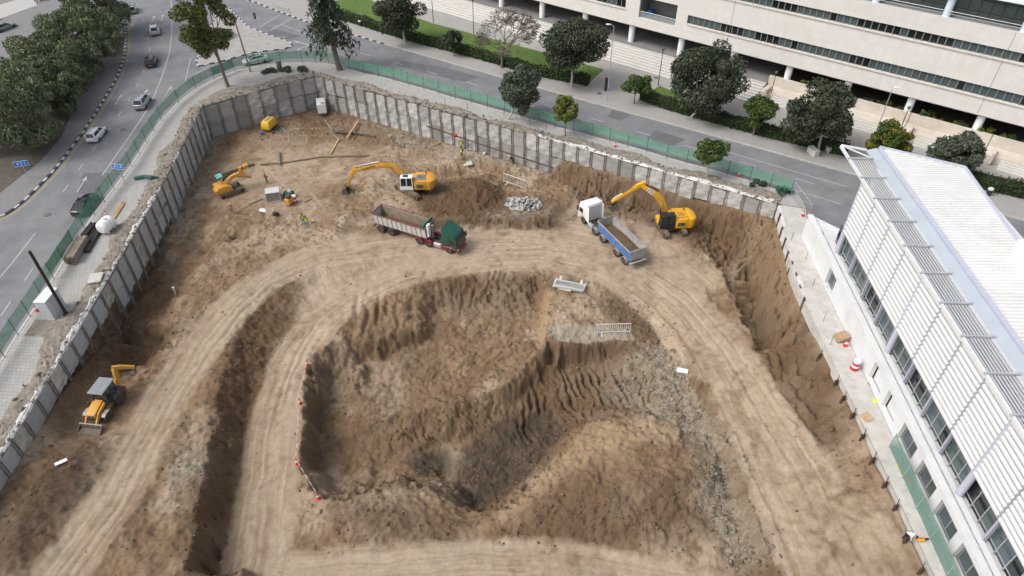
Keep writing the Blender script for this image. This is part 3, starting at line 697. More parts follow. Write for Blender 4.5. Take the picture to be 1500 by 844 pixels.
# far verge of the junction: another carriageway beyond the left trees
struct(link('side_road', poly_mesh('side_road', [(-150, 95), (-97, 104), (-99, 116), (-112, 136), (-135, 165), (-160, 190), (-190, 150)], [], -0.146), asphalt))
def pavement(name, outline, m, z=0.0, kind='structure'):
    return struct(slab(outline, z, -0.3).build(name, m))
near_pave = offset_line(FENCE, 0.12)[::-1] + [(-49.3, 13)] + [(-43.4, 12)] + offset_line(PIT[1:10], 0.25) + [(35.2, 73.6), (38.2, 72.3)]
pavement('pavement', offset_line(FENCE, 0.05) + [(38, 77.5), (38, 73.2), (34.9, 74.2)] + offset_line(PIT, 0.22)[:-4][::-1], pave)
left_pave = LK + [(-125, 185), (-112, 150), (-100, 128), (-92, 112), (-88, 100), (-92, 88), (-130, 80)]
pavement('pavement_left', offset_line(LK, 0.25) + [(-125, 185), (-108, 150), (-98, 128), (-91, 112), (-87, 100), (-92, 86), (-130, 78)], pave_left)
pavement('pavement_corner', [Q(0, 28), Q(55, 8), Q(45, -6), Q(-10, 10), Q(-80, 40), Q(-60, 55)], kerbg, .04)
FKo = offset_line(FK, 0.25)
AV = R(-33.2); U2 = Vector((math.cos(AV), math.sin(AV))); N2 = Vector((-math.sin(AV), math.cos(AV)))
BA = R(-38); BE = Vector((math.cos(BA), math.sin(BA))); BM_ = Vector((-math.sin(BA), math.cos(BA)))
def E2(e, m): v = BE * e + BM_ * m; return (v.x, v.y)
pavement('pavement_far', FKo + [(150, 60), E2(60, 126), E2(-150, 126)], pave_far)
isl = [Q(287, 90), Q(290, 97), Q(330, 88), Q(368, 77), Q(417, 71), Q(428, 67), Q(424, 61), Q(388, 49), Q(362, 38), Q(345, 22), Q(333, 8), Q(318, 20), Q(302, 55)]
pavement('traffic_island', isl, mat('island_paving', (.33, .315, .295), .9, var=.18, scale=.8, dirt=(.3, .28, .25), damt=.3))
# kerbs
def kerb(name, line, mats, blk, w=.28, z=0.03, zb=-.2):
    line = resample([Vector((p[0], p[1])) for p in line], blk); mbs = [MB() for _ in mats]
    L = offset_line(line, w / 2); Rr = offset_line(line, -w / 2)
    for i in range(len(line) - 1):
        b = mbs[i % len(mats)]; a0, a1, b0, b1 = L[i], L[i + 1], Rr[i], Rr[i + 1]
        b.hull([(*q, zz) for q in (a0, a1, b0, b1) for zz in (z, zb)])
    for k, b in enumerate(mbs): struct(b.build(name, mats[k]))
kerb('kerb_left', [p for p in LK if -100 < p[0] and p[1] < 150], (kerbb, kerbw), .95)
kerb('kerb_far', [p for p in resample([Vector(q) for q in FK], 4) if p[0] < -24], (kerbb, kerbw), .95)
kerb('kerb_far_plain', [p for p in resample([Vector(q) for q in FK], 4) if p[0] > -25], (kerbg,), 3.0)
kerb('kerb_near', offset_line(FENCE, 0.18), (kerbg,), 2.5)
kerb('kerb_island', isl + [isl[0]], (kerbb, kerbw), .95)
# paint
mb = MB(); fl = [p for p in FENCE]
l33 = offset_line(fl[:13], 3.35); l66 = offset_line(fl[:13], 6.6); z = -0.122
ribbon(mb, l33[:6], .13, z, 3.0, 2.6); ribbon(mb, [Q(149, 256), Q(171, 224), Q(187, 202), Q(213, 163), Q(225, 141), Q(238, 108), Q(247, 80), Q(251, 50), Q(252, 27), Q(250, 0)], .15, z)
ribbon(mb, l66[:5], .13, z, 3.2, 2.6); ribbon(mb, [Q(92, 280), Q(130, 226), Q(152, 200), Q(169, 175), Q(196, 133), Q(212, 100), Q(219, 70), Q(214, 40), Q(198, 0)], .12, z, 2.2, 3.2)
ribbon(mb, [(-58.2, 48), (-58.4, 62), (-58.8, 68)], .14, z)
ribbon(mb, [Q(271, 118), Q(279, 84)], .13, z); ribbon(mb, [Q(273, 113), Q(305, 98), Q(345, 88)], .13, z)
av = [Q(480, 62), Q(560, 86), Q(700, 124), Q(900, 182), Q(1090, 237), Q(1240, 283)]
ribbon(mb, av, .14, z, 3.0, 5.0); ribbon(mb, [Q(1040, 214), Q(1140, 243), Q(1240, 272)], .13, z); ribbon(mb, offset_line(av[3:], -2.9), .12, z)
ribbon(mb, [Q(412, 35), Q(450, 49)], .16, z); ribbon(mb, [Q(395, 44), Q(427, 26)], .2, z); ribbon(mb, [Q(382, 38), Q(409, 21)], .16, z)
for a, b in (((424, 60), (441, 62)), ((436, 71), (452, 66)), ((411, 54), (418, 53)), ((436, 71), (438, 74)), ((430, 58), (470, 71)), ((515, 78), (523, 80))): ribbon(mb, [Q(*a), Q(*b)], .22, z)
def arrow(px, py, px2, py2, L=4.2):
    a = Vector(Q(px, py)); d = (Vector(Q(px2, py2)) - a).normalized(); n = Vector((-d.y, d.x))
    b = a + d * L
    mb.face([(*(a + n * .07), z), (*(a - n * .07), z), (*(b - n * .07 - d * 1.2), z), (*(b + n * .07 - d * 1.2), z)])
    mb.face([(*(b - d * 1.2 - n * .32), z + .001), (*b, z + .001), (*(b - d * 1.2 + n * .32), z + .001)])
arrow(168, 153, 181, 133); arrow(204, 146, 216, 130); arrow(240, 141, 250, 127); arrow(112, 281, 121, 266); arrow(190, 45, 197, 28); arrow(222, 32, 226, 22); arrow(236, 30, 238, 22)
struct(mb.build('road_marking', paint_w))
mb = MB(); ribbon(mb, [p for p in offset_line(LK, -.55) if p[1] < 148 and p[0] > -80], .11, z); ribbon(mb, [p for p in offset_line(LK, -.8) if p[1] < 148 and p[0] > -80], .11, z)
struct(mb.build('road_edge_line', paint_y))
for i, poly in enumerate(([Q(588, 88), Q(650, 98), Q(705, 112), Q(680, 119), Q(630, 108), Q(580, 95)], [Q(898, 160), Q(925, 168), Q(908, 176), Q(890, 170)], [Q(960, 190), Q(1005, 203), Q(985, 213), Q(946, 201)], [Q(122, 252), Q(160, 252), Q(140, 285), Q(112, 282)], [Q(395, 40), Q(440, 52), Q(412, 60), Q(390, 50)])):
    struct(link('road_patch', poly_mesh('road_patch', poly, [], -0.126), asphalt2))
# paving damage: manholes and an opened pit in the near pavement
ind = [Q(35, 492), Q(52, 468), Q(92, 470), Q(72, 494)]
struct(link('pavement_cutout', poly_mesh('pavement_cutout', ind, [], .006), vergem))
# ------------------------------------------------------------------ verge of broken ground behind the wall head
def verge(name, line, w0, w1, seed, m=vergem):
    rnd = random.Random(seed); line = resample([Vector(p) for p in line], .45); NW = 9; vs = []; fs = []
    for i, p in enumerate(line):
        a = line[max(i - 1, 0)]; b = line[min(i + 1, len(line) - 1)]; t = (b - a).normalized(); n = Vector((-t.y, t.x))
        wv = w0 + (w1 - w0) * (.5 + .5 * math.sin(i * .23 + seed) * math.sin(i * .071 + 2 * seed)) + rnd.uniform(-.2, .2)
        for k in range(NW):
            u = k / (NW - 1); q = p + n * (u * wv - .05)
            h = .02 + (.28 * math.sin(math.pi * u) ** .7) * (.35 + .65 * (vn(np.array(q.x * .9), np.array(q.y * .9), seed))) * rnd.uniform(.5, 1.3) if 0 < k < NW - 1 else (-.05 if k else .0)
            vs.append((q.x, q.y, h))
    for i in range(len(line) - 1):
        for k in range(NW - 1): fs.append((i * NW + k, i * NW + k + 1, (i + 1) * NW + k + 1, (i + 1) * NW + k))
    me = bpy.data.meshes.new(name); me.from_pydata(vs, [], fs)
    return struct(link(name, me, m))
verge('wall_coping', W_LEFT[1:5], .3, .9, 9, white_conc); verge('wall_coping', [(3.9, 92.2), (20, 82.66), (34.0, 74.4)], .4, 1.1, 10, white_conc)
verge('verge', W_LEFT, 1.6, 3.0, 1); verge('verge', W_FL, 2.0, 4.6, 2); verge('verge', W_FAR[:2], 1.0, 2.6, 3); verge('verge', W_FAR[1:], 1.6, 3.4, 4)
# ------------------------------------------------------------------ retaining walls: concrete panels between steel soldier piles
pile_grey = mat('weathered_pile_steel', (.25, .24, .225), .8, .2, var=.35, scale=3, dirt=(.19, .13, .09), damt=.35, dscale=2)
_pr = random.Random(3)
def panel_mesh(w, h, k):
    n = 6; vs = []; fs = []
    for j in range(n + 1):
        for i in range(n + 1):
            u, v = i / n, j / n
            ed = min(u, 1 - u, v, 1 - v) * 2
            y = -.10 - .07 * ed ** .5 + _pr.uniform(-.04, .04)
            zz = -v * h + (_pr.uniform(-.10, .10) if j in (0, n) else 0)
            vs.append((u * w, y, zz))
    for j in range(n):
        for i in range(n): fs.append((j * (n + 1) + i, j * (n + 1) + i + 1, (j + 1) * (n + 1) + i + 1, (j + 1) * (n + 1) + i))
    nb = len(vs); ring = [i for i in range(n + 1)] + [(j) * (n + 1) + n for j in range(1, n + 1)] + [n * (n + 1) + i for i in range(n - 1, -1, -1)] + [j * (n + 1) for j in range(n - 1, 0, -1)]
    for r in ring: vs.append((vs[r][0], .3, vs[r][2]))
    for a in range(len(ring)): b = (a + 1) % len(ring); fs.append((ring[a], nb + a, nb + b, ring[b]))
    me = bpy.data.meshes.new('panel'); me.from_pydata(vs, [], fs)
    bm = bmesh.new(); bm.from_mesh(me); bmesh.ops.recalc_face_normals(bm, faces=bm.faces); bm.to_mesh(me); bm.free()
    me.polygons.foreach_set('use_smooth', [True] * len(me.polygons)); me.set_sharp_from_angle(angle=R(50))
    return me
def pile_mesh(L):
    mb = MB()
    for s in (-1, 1):
        mb.box((s * .15, -.13, -L / 2 + .15), (.03, .14, L)); mb.box((s * .15, -.205, -L / 2 + .15), (.055, .02, L))
    z = -.3
    while z > -L + .6: mb.box((0, -.18, z), (.30, .03, .10)); z -= 2.4
    return mb.mesh('soldier_pile')
def retaining_wall(label, line, rows, mats, zlow, pitch=2.25, pile_m=pile_grey, seed=1, inside=-1):
    rnd = random.Random(seed)
    L = [Vector(p) for p in line]; w = thing('retaining_wall', label, 'wall', (L[0].x, L[0].y, 0)); o0 = Vector((L[0].x, L[0].y, 0))
    pts = []
    for a, b in zip(L[:-1], L[1:]):
        n = max(1, round((b - a).length / pitch)); pts += [a.lerp(b, i / n) for i in range(n)]
    pts.append(L[-1])
    variants = [[panel_mesh(1, h, k) for k in range(5)] for (ztop, h, r0, r1) in rows]
    for row in variants:
        for k, me in enumerate(row): me.materials.append(mats[k % len(mats)])
    plen = {}
    for i, p in enumerate(pts):
        q = pts[i + 1] if i + 1 < len(pts) else None
        d = (pts[i + 1] - p) if q is not None else (p - pts[i - 1]); ang = math.atan2(d.y, d.x)
        frac = i / max(1, len(pts) - 1)
        zl = zlow(p.x, p.y); ln = round(max(2.2, -zl + 1.2) * 2) / 2
        if ln not in plen: plen[ln] = pile_mesh(ln); plen[ln].materials.append(pile_m)
        pi = link('soldier_pile', plen[ln], None, w, (p.x - o0.x, p.y - o0.y, rnd.uniform(-.1, .22)), ang + (math.pi if inside > 0 else 0))
        if q is None: continue
        for r, (ztop, h, r0, r1) in enumerate(rows):
            if not (r0 <= frac < r1): continue
            pa = link('panel', variants[r][rnd.randrange(5)], None, w, (p.x - o0.x, p.y - o0.y, ztop + rnd.uniform(-.26, .10)), ang)
            pa.scale = (d.length * .998, 1, rnd.uniform(.95, 1.06)); pa.location += Vector((-d.y, d.x, 0)).normalized() * (.10 * r + rnd.uniform(0, .05))
    return w
def soil_face(line, off, seed):
    line = resample([Vector(p) for p in offset_line(line, off)], .5); vs = []; fs = []; NV = 12; rnd = random.Random(seed)
    for i, p in enumerate(line):
        for k in range(NV): vs.append((p.x + rnd.uniform(-.09, .09), p.y + rnd.uniform(-.09, .09), -.25 - k * .75))
    for i in range(len(line) - 1):
        for k in range(NV - 1): fs.append((i * NV + k, i * NV + k + 1, (i + 1) * NV + k + 1, (i + 1) * NV + k))
    me = bpy.data.meshes.new('cut_soil_face'); me.from_pydata(vs, [], fs); struct(link('cut_soil_face', me, mat('cut_soil', (.13, .092, .062), .95, var=.35, scale=1.2, bump=.08, bscale=6)))
for k_, l_ in enumerate((W_LEFT, W_FL, W_FAR, W_RIGHT)): soil_face(l_, .36, k_)
def zl_at(nx, ny): return lambda x, y: min(-.8, tz(x + nx, y + ny))
retaining_wall('left retaining wall of blue-grey concrete panels beside the pavement and fence', W_LEFT, [(0, 2.35, 0, 1.01), (-2.4, 2.1, .52, 1.01), (-4.5, 1.6, .72, 1.01)], (shot_left, shot_left, shot), zl_at(.8, 0), 2.35, seed=2)
retaining_wall('corner retaining wall behind the yellow compressor, stained dark', W_FL, [(0, 2.7, 0, 1.01), (-2.75, 3.2, 0, 1.01)], (shot, shot2, shot), zl_at(.5, -.8), 2.4, seed=3)
retaining_wall('long far retaining wall of grey sprayed concrete below the avenue', W_FAR, [(0, 2.6, 0, 1.01), (-2.62, 3.3, 0, .585)], (shot, shot, shot2, shot), zl_at(-.4, -.8), 2.2, seed=4)
retaining_wall('short pale concrete retaining wall beside the white building walkway', W_RIGHT[:3], [(.05, 1.9, 0, 1.01)], (white_conc,), zl_at(-.8, 0), 2.3, rust, seed=5)
# head beam of the pale wall and loose pile heads further down
def pile_head(p, k):
    t = thing('pile_head', ['rusty twin steel pile head beside the pallet and walkway', 'rusty twin steel pile head at the walkway edge'][k > 3], 'steel pile', (p[0], p[1], tz(p[0], p[1]) - .2), R(20), 'pile heads along the walkway')
    for s in (-1, 1): MB().box((s * .12, 0, .45), (.07, .2, 1.1)).build('steel_section', rust, t)
    MB().tube([(0.2, .1, .3), (.45, .3, 1.2)], .03, 5).build('anchor_bar', steel_dark, t)
    return t
hp = [(1172, 392), (1182, 430), (1192, 462), (1203, 487), (1214, 515), (1227, 560), (1238, 583), (1249, 610), (1263, 641), (1278, 675), (1295, 712), (1310, 746), (1326, 792), (1348, 838)]
HEADS = []
for k, (x, y) in enumerate(hp):
    q = Q(x, y, -.6); HEADS.append(pile_head((min(q[0], 31.6 if k > 3 else 32.6), q[1]), k))
OTH_ = 0
OTH = ['first', 'second', 'third', 'fourth', 'fifth', 'sixth', 'seventh', 'eighth', 'ninth', 'tenth', 'eleventh', 'twelfth', 'thirteenth', 'fourteenth', 'fifteenth', 'sixteenth']
for k, t in enumerate(HEADS): t['label'] = 'rusty twin steel pile head by the walkway, %s from the avenue end' % OTH[k]
# ------------------------------------------------------------------ green mesh fence along the street
def mesh_fence(name, label, base, zt, zb, mm, pm, every=1, alt=None, rad=.035, mesh_off=0.0):
    o0 = base[0]; w = thing(name, label, 'fence', (o0[0], o0[1], 0))
    pmesh = MB().cyl((0, 0, -.1), (0, 0, zt + .06), rad, n=6).mesh('post'); pmesh.materials.append(pm)
    for i, p in enumerate(base):
        po = link('post', pmesh, None, w, (p[0] - o0[0], p[1] - o0[1], 0))
        if i + 1 < len(base):
            q = base[i + 1]; mb = MB(); n = 5; rows = []
            for j in range(n + 1):
                u = j / n; x = p[0] + (q[0] - p[0]) * u - o0[0]; y = p[1] + (q[1] - p[1]) * u - o0[1]; s = math.sin(u * math.pi) * .05
                rows.append(((x, y, zb + s * .6), (x + s * .5, y + s, (zb + zt) / 2), (x, y, zt - s * 1.2)))
            for j in range(n):
                for k in range(2): mb.face([rows[j][k], rows[j + 1][k], rows[j + 1][k + 1], rows[j][k + 1]])
            mb.build('netting', alt if (alt and i in (14, 15, 29)) else mm, w)
    return w
FB = resample([Vector(p) for p in FENCE[:4]], 3.4)
fb = [(v.x, v.y) for v in FB] + []
tail = [Vector(p) for p in FENCE[3:]]
fb2 = [fb[-1]]
for v in tail[1:]:
    if math.hypot(v.x - fb2[-1][0], v.y - fb2[-1][1]) > 6.5:
        a = Vector(fb2[-1]); n = round((v - a).length / 3.3)
        fb2 += [tuple(a.lerp(v, k / n)) for k in range(1, n + 1)]
    else: fb2.append((v.x, v.y))
mesh_fence('mesh_fence', 'long green mesh fence on thin posts along the street pavement', fb + fb2[1:], 2.25, .75, green_mesh, fence_green, alt=green_mesh2)
# thin marker stakes standing on the avenue pavement
stk = MB().cyl((0, 0, -.05), (0, 0, 1.15), .03, n=5).mesh('marker_stake'); stk.materials.append(steel_dark)
sp = sorted([(588, 111), (610, 117), (634, 126), (657, 134), (660, 143), (692, 145), (704, 152), (720, 158), (738, 168), (757, 175), (776, 183), (800, 192), (685, 160), (652, 153), (608, 148)])
for k, (x, y) in enumerate(sp):
    q = Q(x, y); o = link('marker_stake', stk, None, None, (q[0], q[1], 0)); tag(o, 'thin dark steel stake on the avenue pavement, %s placed from the conifer' % OTH[k], 'stake', 'steel stakes along the avenue pavement')
# ------------------------------------------------------------------ office building across the avenue
stone = brick_mat('limestone_cladding', (.65, .625, .585), (.61, .588, .55), (.54, .51, .475), .62, 1.25, .012, vertical=0, stain=(.53, .475, .415), samt=.45)
stone2 = brick_mat('limestone_terrace', (.62, .565, .50), (.57, .525, .46), (.46, .42, .37), .9, .45, .012, vertical=0, stain=(.42, .33, .25), samt=.6)
stepm = mat('pale_stone_step', (.55, .53, .495), .85, var=.05, scale=.5)
soff = mat('grey_soffit', (.30, .29, .28), .9, var=.1)  # soffit in one even grey
g_dark = glass_mat('window_dark', (.012, .016, .018), 1.0, .07); g_blue = glass_mat('window_blue_grey', (.07, .095, .105), 1.0, .12); g_green = glass_mat('window_green_grey', (.06, .085, .08), 1.0, .1)
framem = mat('olive_window_frame', (.20, .21, .175), .6, var=.1)
whitep = mat('white_paint', (.78, .79, .80), .55, var=.05, scale=1.2)
paving_dark = mat('dark_terrace_paving', (.21, .205, .20), .9, var=.15, scale=.8)
ob = thing('office_building', 'long pale limestone office building on round white columns across the avenue', 'building', (*E2(-45, 111), 0), BA)
mb = MB()
def fw(e0, e1, z0, z1): mb.box(((e0 + e1) / 2 + 45, .25, (z0 + z1) / 2), (e1 - e0, .5, z1 - z0))
E0, E1 = -125, 22
fw(E0, E1, 5, 6.7)
for a, b in ((E0, -58.2), (-51, E1)): fw(a, b, 6.7, 7.6); fw(a, b, 9.05, 10.2)
for a, b in ((E0, -76), (-61, -58.2), (-51, -48.9)): fw(a, b, 7.6, 9.05)
fw(E0, E1, 10.2, 13.0); fw(E0, -46.4, 13.0, 14.3); fw(E0, E1, 14.3, 16.7)
mb.build('facade_wall', stone, ob)
mb = MB()
for a, b, zz in ((-48.9, E1, 7.6), (-76, -61, 7.6), (-46.4, E1, 13.0)): mb.box(((a + b) / 2 + 45, -.09, zz - .09), (b - a, .18, .14))
mb.build('sill', mat('sill_stone', (.58, .52, .455), .85, var=.15, scale=.6), ob)
for e in (-41.2, -3): MB().box((e + 45, -.002, 10.9), (.06, .01, 11.4)).build('movement_joint', mat('joint_sealant', (.12, .12, .12), .9), ob)
pw = MB().box((0, 0, 0), (.86, .06, 1.24)).mesh('pane'); fr = MB().box((0, 0, 0), (.13, .16, 1.45)).mesh('mullion'); fr.materials.append(framem)
pms = []
for m in (g_dark, g_blue, g_green): q = pw.copy(); q.materials.append(m); pms.append(q)
rnd = random.Random(11); run = 0; cur = 0
for a, b, zc in ((-48.9, E1 - 1, 8.33), (-76, -61, 8.33), (-46.4, E1 - 1, 13.66)):
    n = int((b - a) / 1.0)
    for i in range(n):
        if run <= 0: cur = rnd.choice([0, 0, 1, 1, 2]); run = rnd.randint(1, 4)
        run -= 1; x = a + .5 + i + 45
        w = link('window', pms[cur], None, ob, (x, .36, zc)); w.scale = (1, 1, 1.0 if zc < 10 else .9)
        f = link('mullion', fr, None, ob, (x - .5, .30, zc)); f.scale = (1, 1, 1.0 if zc < 10 else .89)
# loggia
mb = MB(); mb.box((-9.6, 2.2, 6.6), (7.2, 3.6, .1)); mb.box((-9.6, 4.0, 8.4), (7.2, .2, 3.6)); mb.box((-13.25, 2.2, 8.4), (.1, 3.6, 3.5)); mb.box((-5.95, 2.2, 8.4), (.1, 3.6, 3.5)); mb.build('loggia', paving_dark, ob)
mb = MB(); mb.cyl((-13.1, .3, 7.7), (-6.1, .3, 7.7), .05, n=6); mb.build('loggia_rail', galv, ob)
MB().box((-9.6, .3, 7.15), (7.1, .04, .8)).build('loggia_glass', glass_mat('rail_glass', (.35, .42, .42), .35), ob)
bl = MB().hull([(-12.6 + x * .5, 2 + y * .5, 6.65 + zz) for x in (0, 1.7) for y in (0, 2) for zz in (0, .9)]).build('water_tank', mat('blue_plastic', (.03, .13, .42), .5))
bl.parent = ob
# soffit, ground floor, terrace
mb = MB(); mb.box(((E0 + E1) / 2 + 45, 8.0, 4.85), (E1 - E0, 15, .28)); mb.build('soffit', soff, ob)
mb = MB(); mb.box(((E0 + E1) / 2 + 45, 11.0, 3.1), (E1 - E0, .4, 3.2)); mb.build('ground_floor_wall', mat('dark_grey_wall', (.28, .26, .24), .9, var=.15), ob)  # back wall of the ground floor in plain dark grey
mb = MB()
for e in (-57, -53, -47): mb.box((e + 45, 10.6, 3.0), (3.2, .3, 1.6))
mb.build('stone_panel', stone2, ob)
mb = MB(); mb.box(((E0 - 33) / 2 + 45, 5.4, 1.35), (-33 - E0, 11.8, .5)); mb.build('terrace_floor', paving_dark, ob)
mb = MB(); mb.box(((-33 + E1) / 2 + 45, 6.2, .8), (E1 + 33, 10.0, 1.6)); mb.build('planter_soil', mat('planter_soil', (.06, .05, .04), .95, var=.3), ob)
colm = MB().lathe([(.55, 0), (.55, 3.2)], n=20).mesh('column', True); colm.materials.append(whitep)
for e in (-110.4, -100.4, -90.4, -80.1, -70, -59.8, -49.8, -40, -30.4, -21, -11.7, -2.3, 7): link('column', colm, None, ob, (e + 45, 1.25, 1.58))
# steps up to the terrace
for i in range(8):
    MB().box(((E0 - 33) / 2 + 45, -5.75 + .70 * i + .36, .1 * (i + 1) - .05), (-33 - E0, .8, .2 * (i + 1) - .06)).build('step', stepm, ob); MB().box(((E0 - 33) / 2 + 45, -5.75 + .70 * i + .33, .2 * (i + 1) - .045), (-33 - E0, .86, .05)).build('tread', stepm, ob)
# stepped stone planters on the right
mb = MB()
for i in range(5):
    e0 = -33 + i * 11
    mb.box((e0 + 5.5 + 45, .45, 1.3), (10.9, .6, 2.5)); 
mb.build('planter_wall', stone2, ob)
for i in range(5):
    e0 = -33 + i * 11
    MB().box((e0 + 5.5 + 45, -1.4, .55), (10.9, 3.0, 1.1 - .05 * (i % 2))).build('landing', stone2, ob)
    MB().box((e0 + 1.2 + 45, -2.6, 1.0), (.3, 2.2, 1.7)).build('cheek_wall', stone2, ob)
    for k in range(4): MB().box((e0 + 6.6 + 45, -3.1 - .42 * k, .44 - .11 * k), (8.6, .42, .9 - .22 * k)).build('step', stepm, ob)
# top floor: glazing, columns, balustrade and roof edge
mb = MB(); mb.box(((E0 + E1) / 2 + 45, 8, 16.45), (E1 - E0, 15.4, .3)); mb.build('roof_terrace', mat('terrace_grey', (.30, .32, .33), .8, var=.1), ob)
gp = MB().box((0, 0, 0), (1.32, .05, 3.4)).mesh('glazing_pane'); gp.materials.append(glass_mat('curtain_glass', (.10, .13, .12), 1.0, .06))
gf = MB().box((0, 0, 0), (.1, .14, 3.6)).mesh('glazing_bar'); gf.materials.append(mat('dark_bar', (.06, .065, .065), .5))
for i in range(40):
    x = 45 - 30 + i * 1.4; link('glazing_pane', gp, None, ob, (x, 2.6, 18.35)); link('glazing_bar', gf, None, ob, (x - .7, 2.55, 18.4))
mb = MB(); mb.box((45 - 3, 2.52, 19.0), (56, .12, .1)); mb.box((45 - 3, 2.52, 17.5), (56, .12, .1)); mb.build('transom', MATS['dark_bar'], ob)
tc_ = MB().lathe([(.5, 0), (.5, 3.9)], n=18).mesh('upper_column', True); tc_.materials.append(mat('blue_white_paint', (.62, .70, .76), .5, var=.06))
for e in (-30.4, -21, -11.7, -2.3, 7, 16): link('upper_column', tc_, None, ob, (e + 45, .75, 16.4))
mb = MB(); mb.cyl((45 - 32, .35, 17.5), (45 + 21, .35, 17.5), .05, n=6); mb.cyl((45 - 32, .35, 17.15), (45 + 21, .35, 17.15), .03, n=6); mb.build('balustrade_rail', galv, ob)
mb = MB(); mb.box((45 - 4, 5.2, 20.5), (56, 12, .5)); mb.build('roof_slab', whitep, ob)
mb = MB(); mb.box((45 - 51, 9, 22), (150, 8, 9)); mb.build('rear_block', stone, ob)
# ------------------------------------------------------------------ white building on the right
WB = R(-2.7)
whitew = mat('white_render', (.62, .63, .635), .7, var=.06, scale=.5, dirt=(.50, .49, .475), damt=.3, dscale=.4)
white_alu = mat('white_aluminium', (.64, .65, .655), .42, .0, var=.04, scale=1.0)
lav = mat('pale_lavender_steel', (.44, .455, .53), .45, var=.05)
roofm = mat('white_roof_sheet', (.65, .65, .64), .5, var=.06, scale=.5, dirt=(.55, .54, .50), damt=.25, dscale=.35)
gutm = mat('zinc_gutter', (.40, .445, .49), .45, .1, var=.08, scale=.6)
wb = thing('white_building', 'white building with horizontal louvre screens and ribbed metal roof beside the excavation', 'building', (35.1, 59.7, 0), WB)
YN = -47
ops = [(-2.6, 2.2, 'w'), (-16.9, 2.6, 'r'), (-20.3, 2.4, 'r'), (-24.1, 2.7, 'w'), (-27.9, 2.7, 'w'), (-31.6, 2.7, 'w'), (-35.2, 2.7, 'w'), (-38.9, 2.7, 'w'), (-42.6, 2.7, 'w')]
mb = MB(); y1 = 7.6
for yc, w, k in ops:
    mb.box((.2, (y1 + yc + w / 2) / 2, 1.15), (.4, y1 - yc - w / 2, 3.5)); y1 = yc - w / 2
    mb.box((.2, yc, -.17), (.4, w, .86)); mb.box((.2, yc, 2.68), (.4, w, .44))
mb.box((.2, (y1 + YN) / 2, 1.15), (.4, y1 - YN, 3.5)); mb.build('podium_wall', whitew, wb)
for yc, w, k in ops:
    if k == 'r': MB().box((.62, yc, 1.3), (.1, w, 2.6)).build('recess_panel', whitew, wb); continue
    fo = MB(); fo.box((.52, yc, .3), (.12, w, .08)); fo.box((.52, yc, 2.44), (.12, w, .08)); fo.box((.52, yc, 1.37), (.1, .09, 2.1)); fo.box((.52, yc - w / 2 + .04, 1.37), (.12, .08, 2.1)); fo.box((.52, yc + w / 2 - .04, 1.37), (.12, .08, 2.1))
    f = fo.build('window_frame', galv, wb)
    for s in (-1, 1): MB().box((.55, yc + s * w / 4, 1.37), (.03, w / 2 - .14, 2.0)).build('pane', g_blue if s > 0 else g_green, f)
    MB().box((.95, yc, 1.3), (.06, w, 2.6)).build('room_backing', mat('room_dark', (.05, .06, .065), .8), wb)  # dark sheet standing in for the unlit room behind the glass
# podium prow, terrace, ledge
slb = slab([(0.41, 7.55), (0.41, YN), (4.6, YN), (4.6, 3.0)], 2.72, 2.4).build('terrace_slab', whitew, wb)
mb = MB(); mb.box((.22, (7.7 + YN) / 2, 3.0), (.62, 7.7 - YN, .24)); mb.build('parapet', whitew, wb)
mb = MB(); mb.beam((.2, 7.6, 1.2), (4.6, 3.0, 1.2), .3, 3.6); mb.build('prow_wall', whitew, wb)
lg = MB().box((0, 0, 0), (.22, .5, .16)).mesh('ledge_block'); lg.materials.append(galv)
for k in range(25): link('ledge_block', lg, None, wb, (.72, 4.4 - k * 2.0, 2.80))
MB().box((1.0, -22, 2.86), (.5, 48, .28)).build('upstand', whitew, wb)
# recessed glazing
gpn = MB().box((0, 0, 0), (.05, 1.15, 2.35)).mesh('glass_pane'); gpv = []
for m in (g_dark, g_blue, g_green): q = gpn.copy(); q.materials.append(m); gpv.append(q)
mu = MB().box((0, 0, 0), (.12, .09, 2.6)).mesh('mullion'); mu.materials.append(galv)
for k in range(39):
    y = 2.0 - k * 1.25; link('glass_pane', gpv[(k * 7 // 3) % 3], None, wb, (1.62, y, 4.15)); link('mullion', mu, None, wb, (1.58, y - .625, 4.15))
MB().box((1.58, -22, 3.35), (.1, 49, .08)).build('transom', galv, wb)
MB().box((3.0, -22, 8.9), (.3, 49, 7.4)).build('upper_wall', mat('grey_wall', (.50, .51, .53), .8, var=.06), wb)
MB().box((8.3, -22.2, 6.2), (8.0, 49.2, 12.2)).build('core_block', whitew, wb)
MB().box((2.35, -22, 5.5), (1.3, 48.6, .16)).build('screen_floor', galv, wb)
# columns, struts and louvre screens
thick = MB().lathe([(.3, 0), (.3, 9.6)], n=16).mesh('column', True); thick.materials.append(lav)
thin = MB().box((0, 0, 4.8), (.26, .2, 9.6)).mesh('strut'); thin.materials.append(mat('grey_lavender_steel', (.36, .37, .43), .5))
sl = MB(); NS = 12
prof = [(.19 * math.cos(a_) - .07 * math.sin(a_), .262 * math.sin(a_)) for a_ in [2 * math.pi * k_ / 12 for k_ in range(12)]]
sl.prism([(a, b) for a, b in prof], -1.80, 1.80, 'y'); slm = sl.mesh('louvre_slat', True); slm.materials.append(white_alu)
for k in range(13):
    y = .5 - 3.82 * k
    if k % 4 == 0: link('column', thick, None, wb, (1.15, y, 2.7))
    else: link('strut', thin, None, wb, (1.25, y, 2.7))
    if k < 12:
        for j in range(NS): link('louvre_slat', slm, None, wb, (1.05, y - 1.91, 6.0 + j * .54))
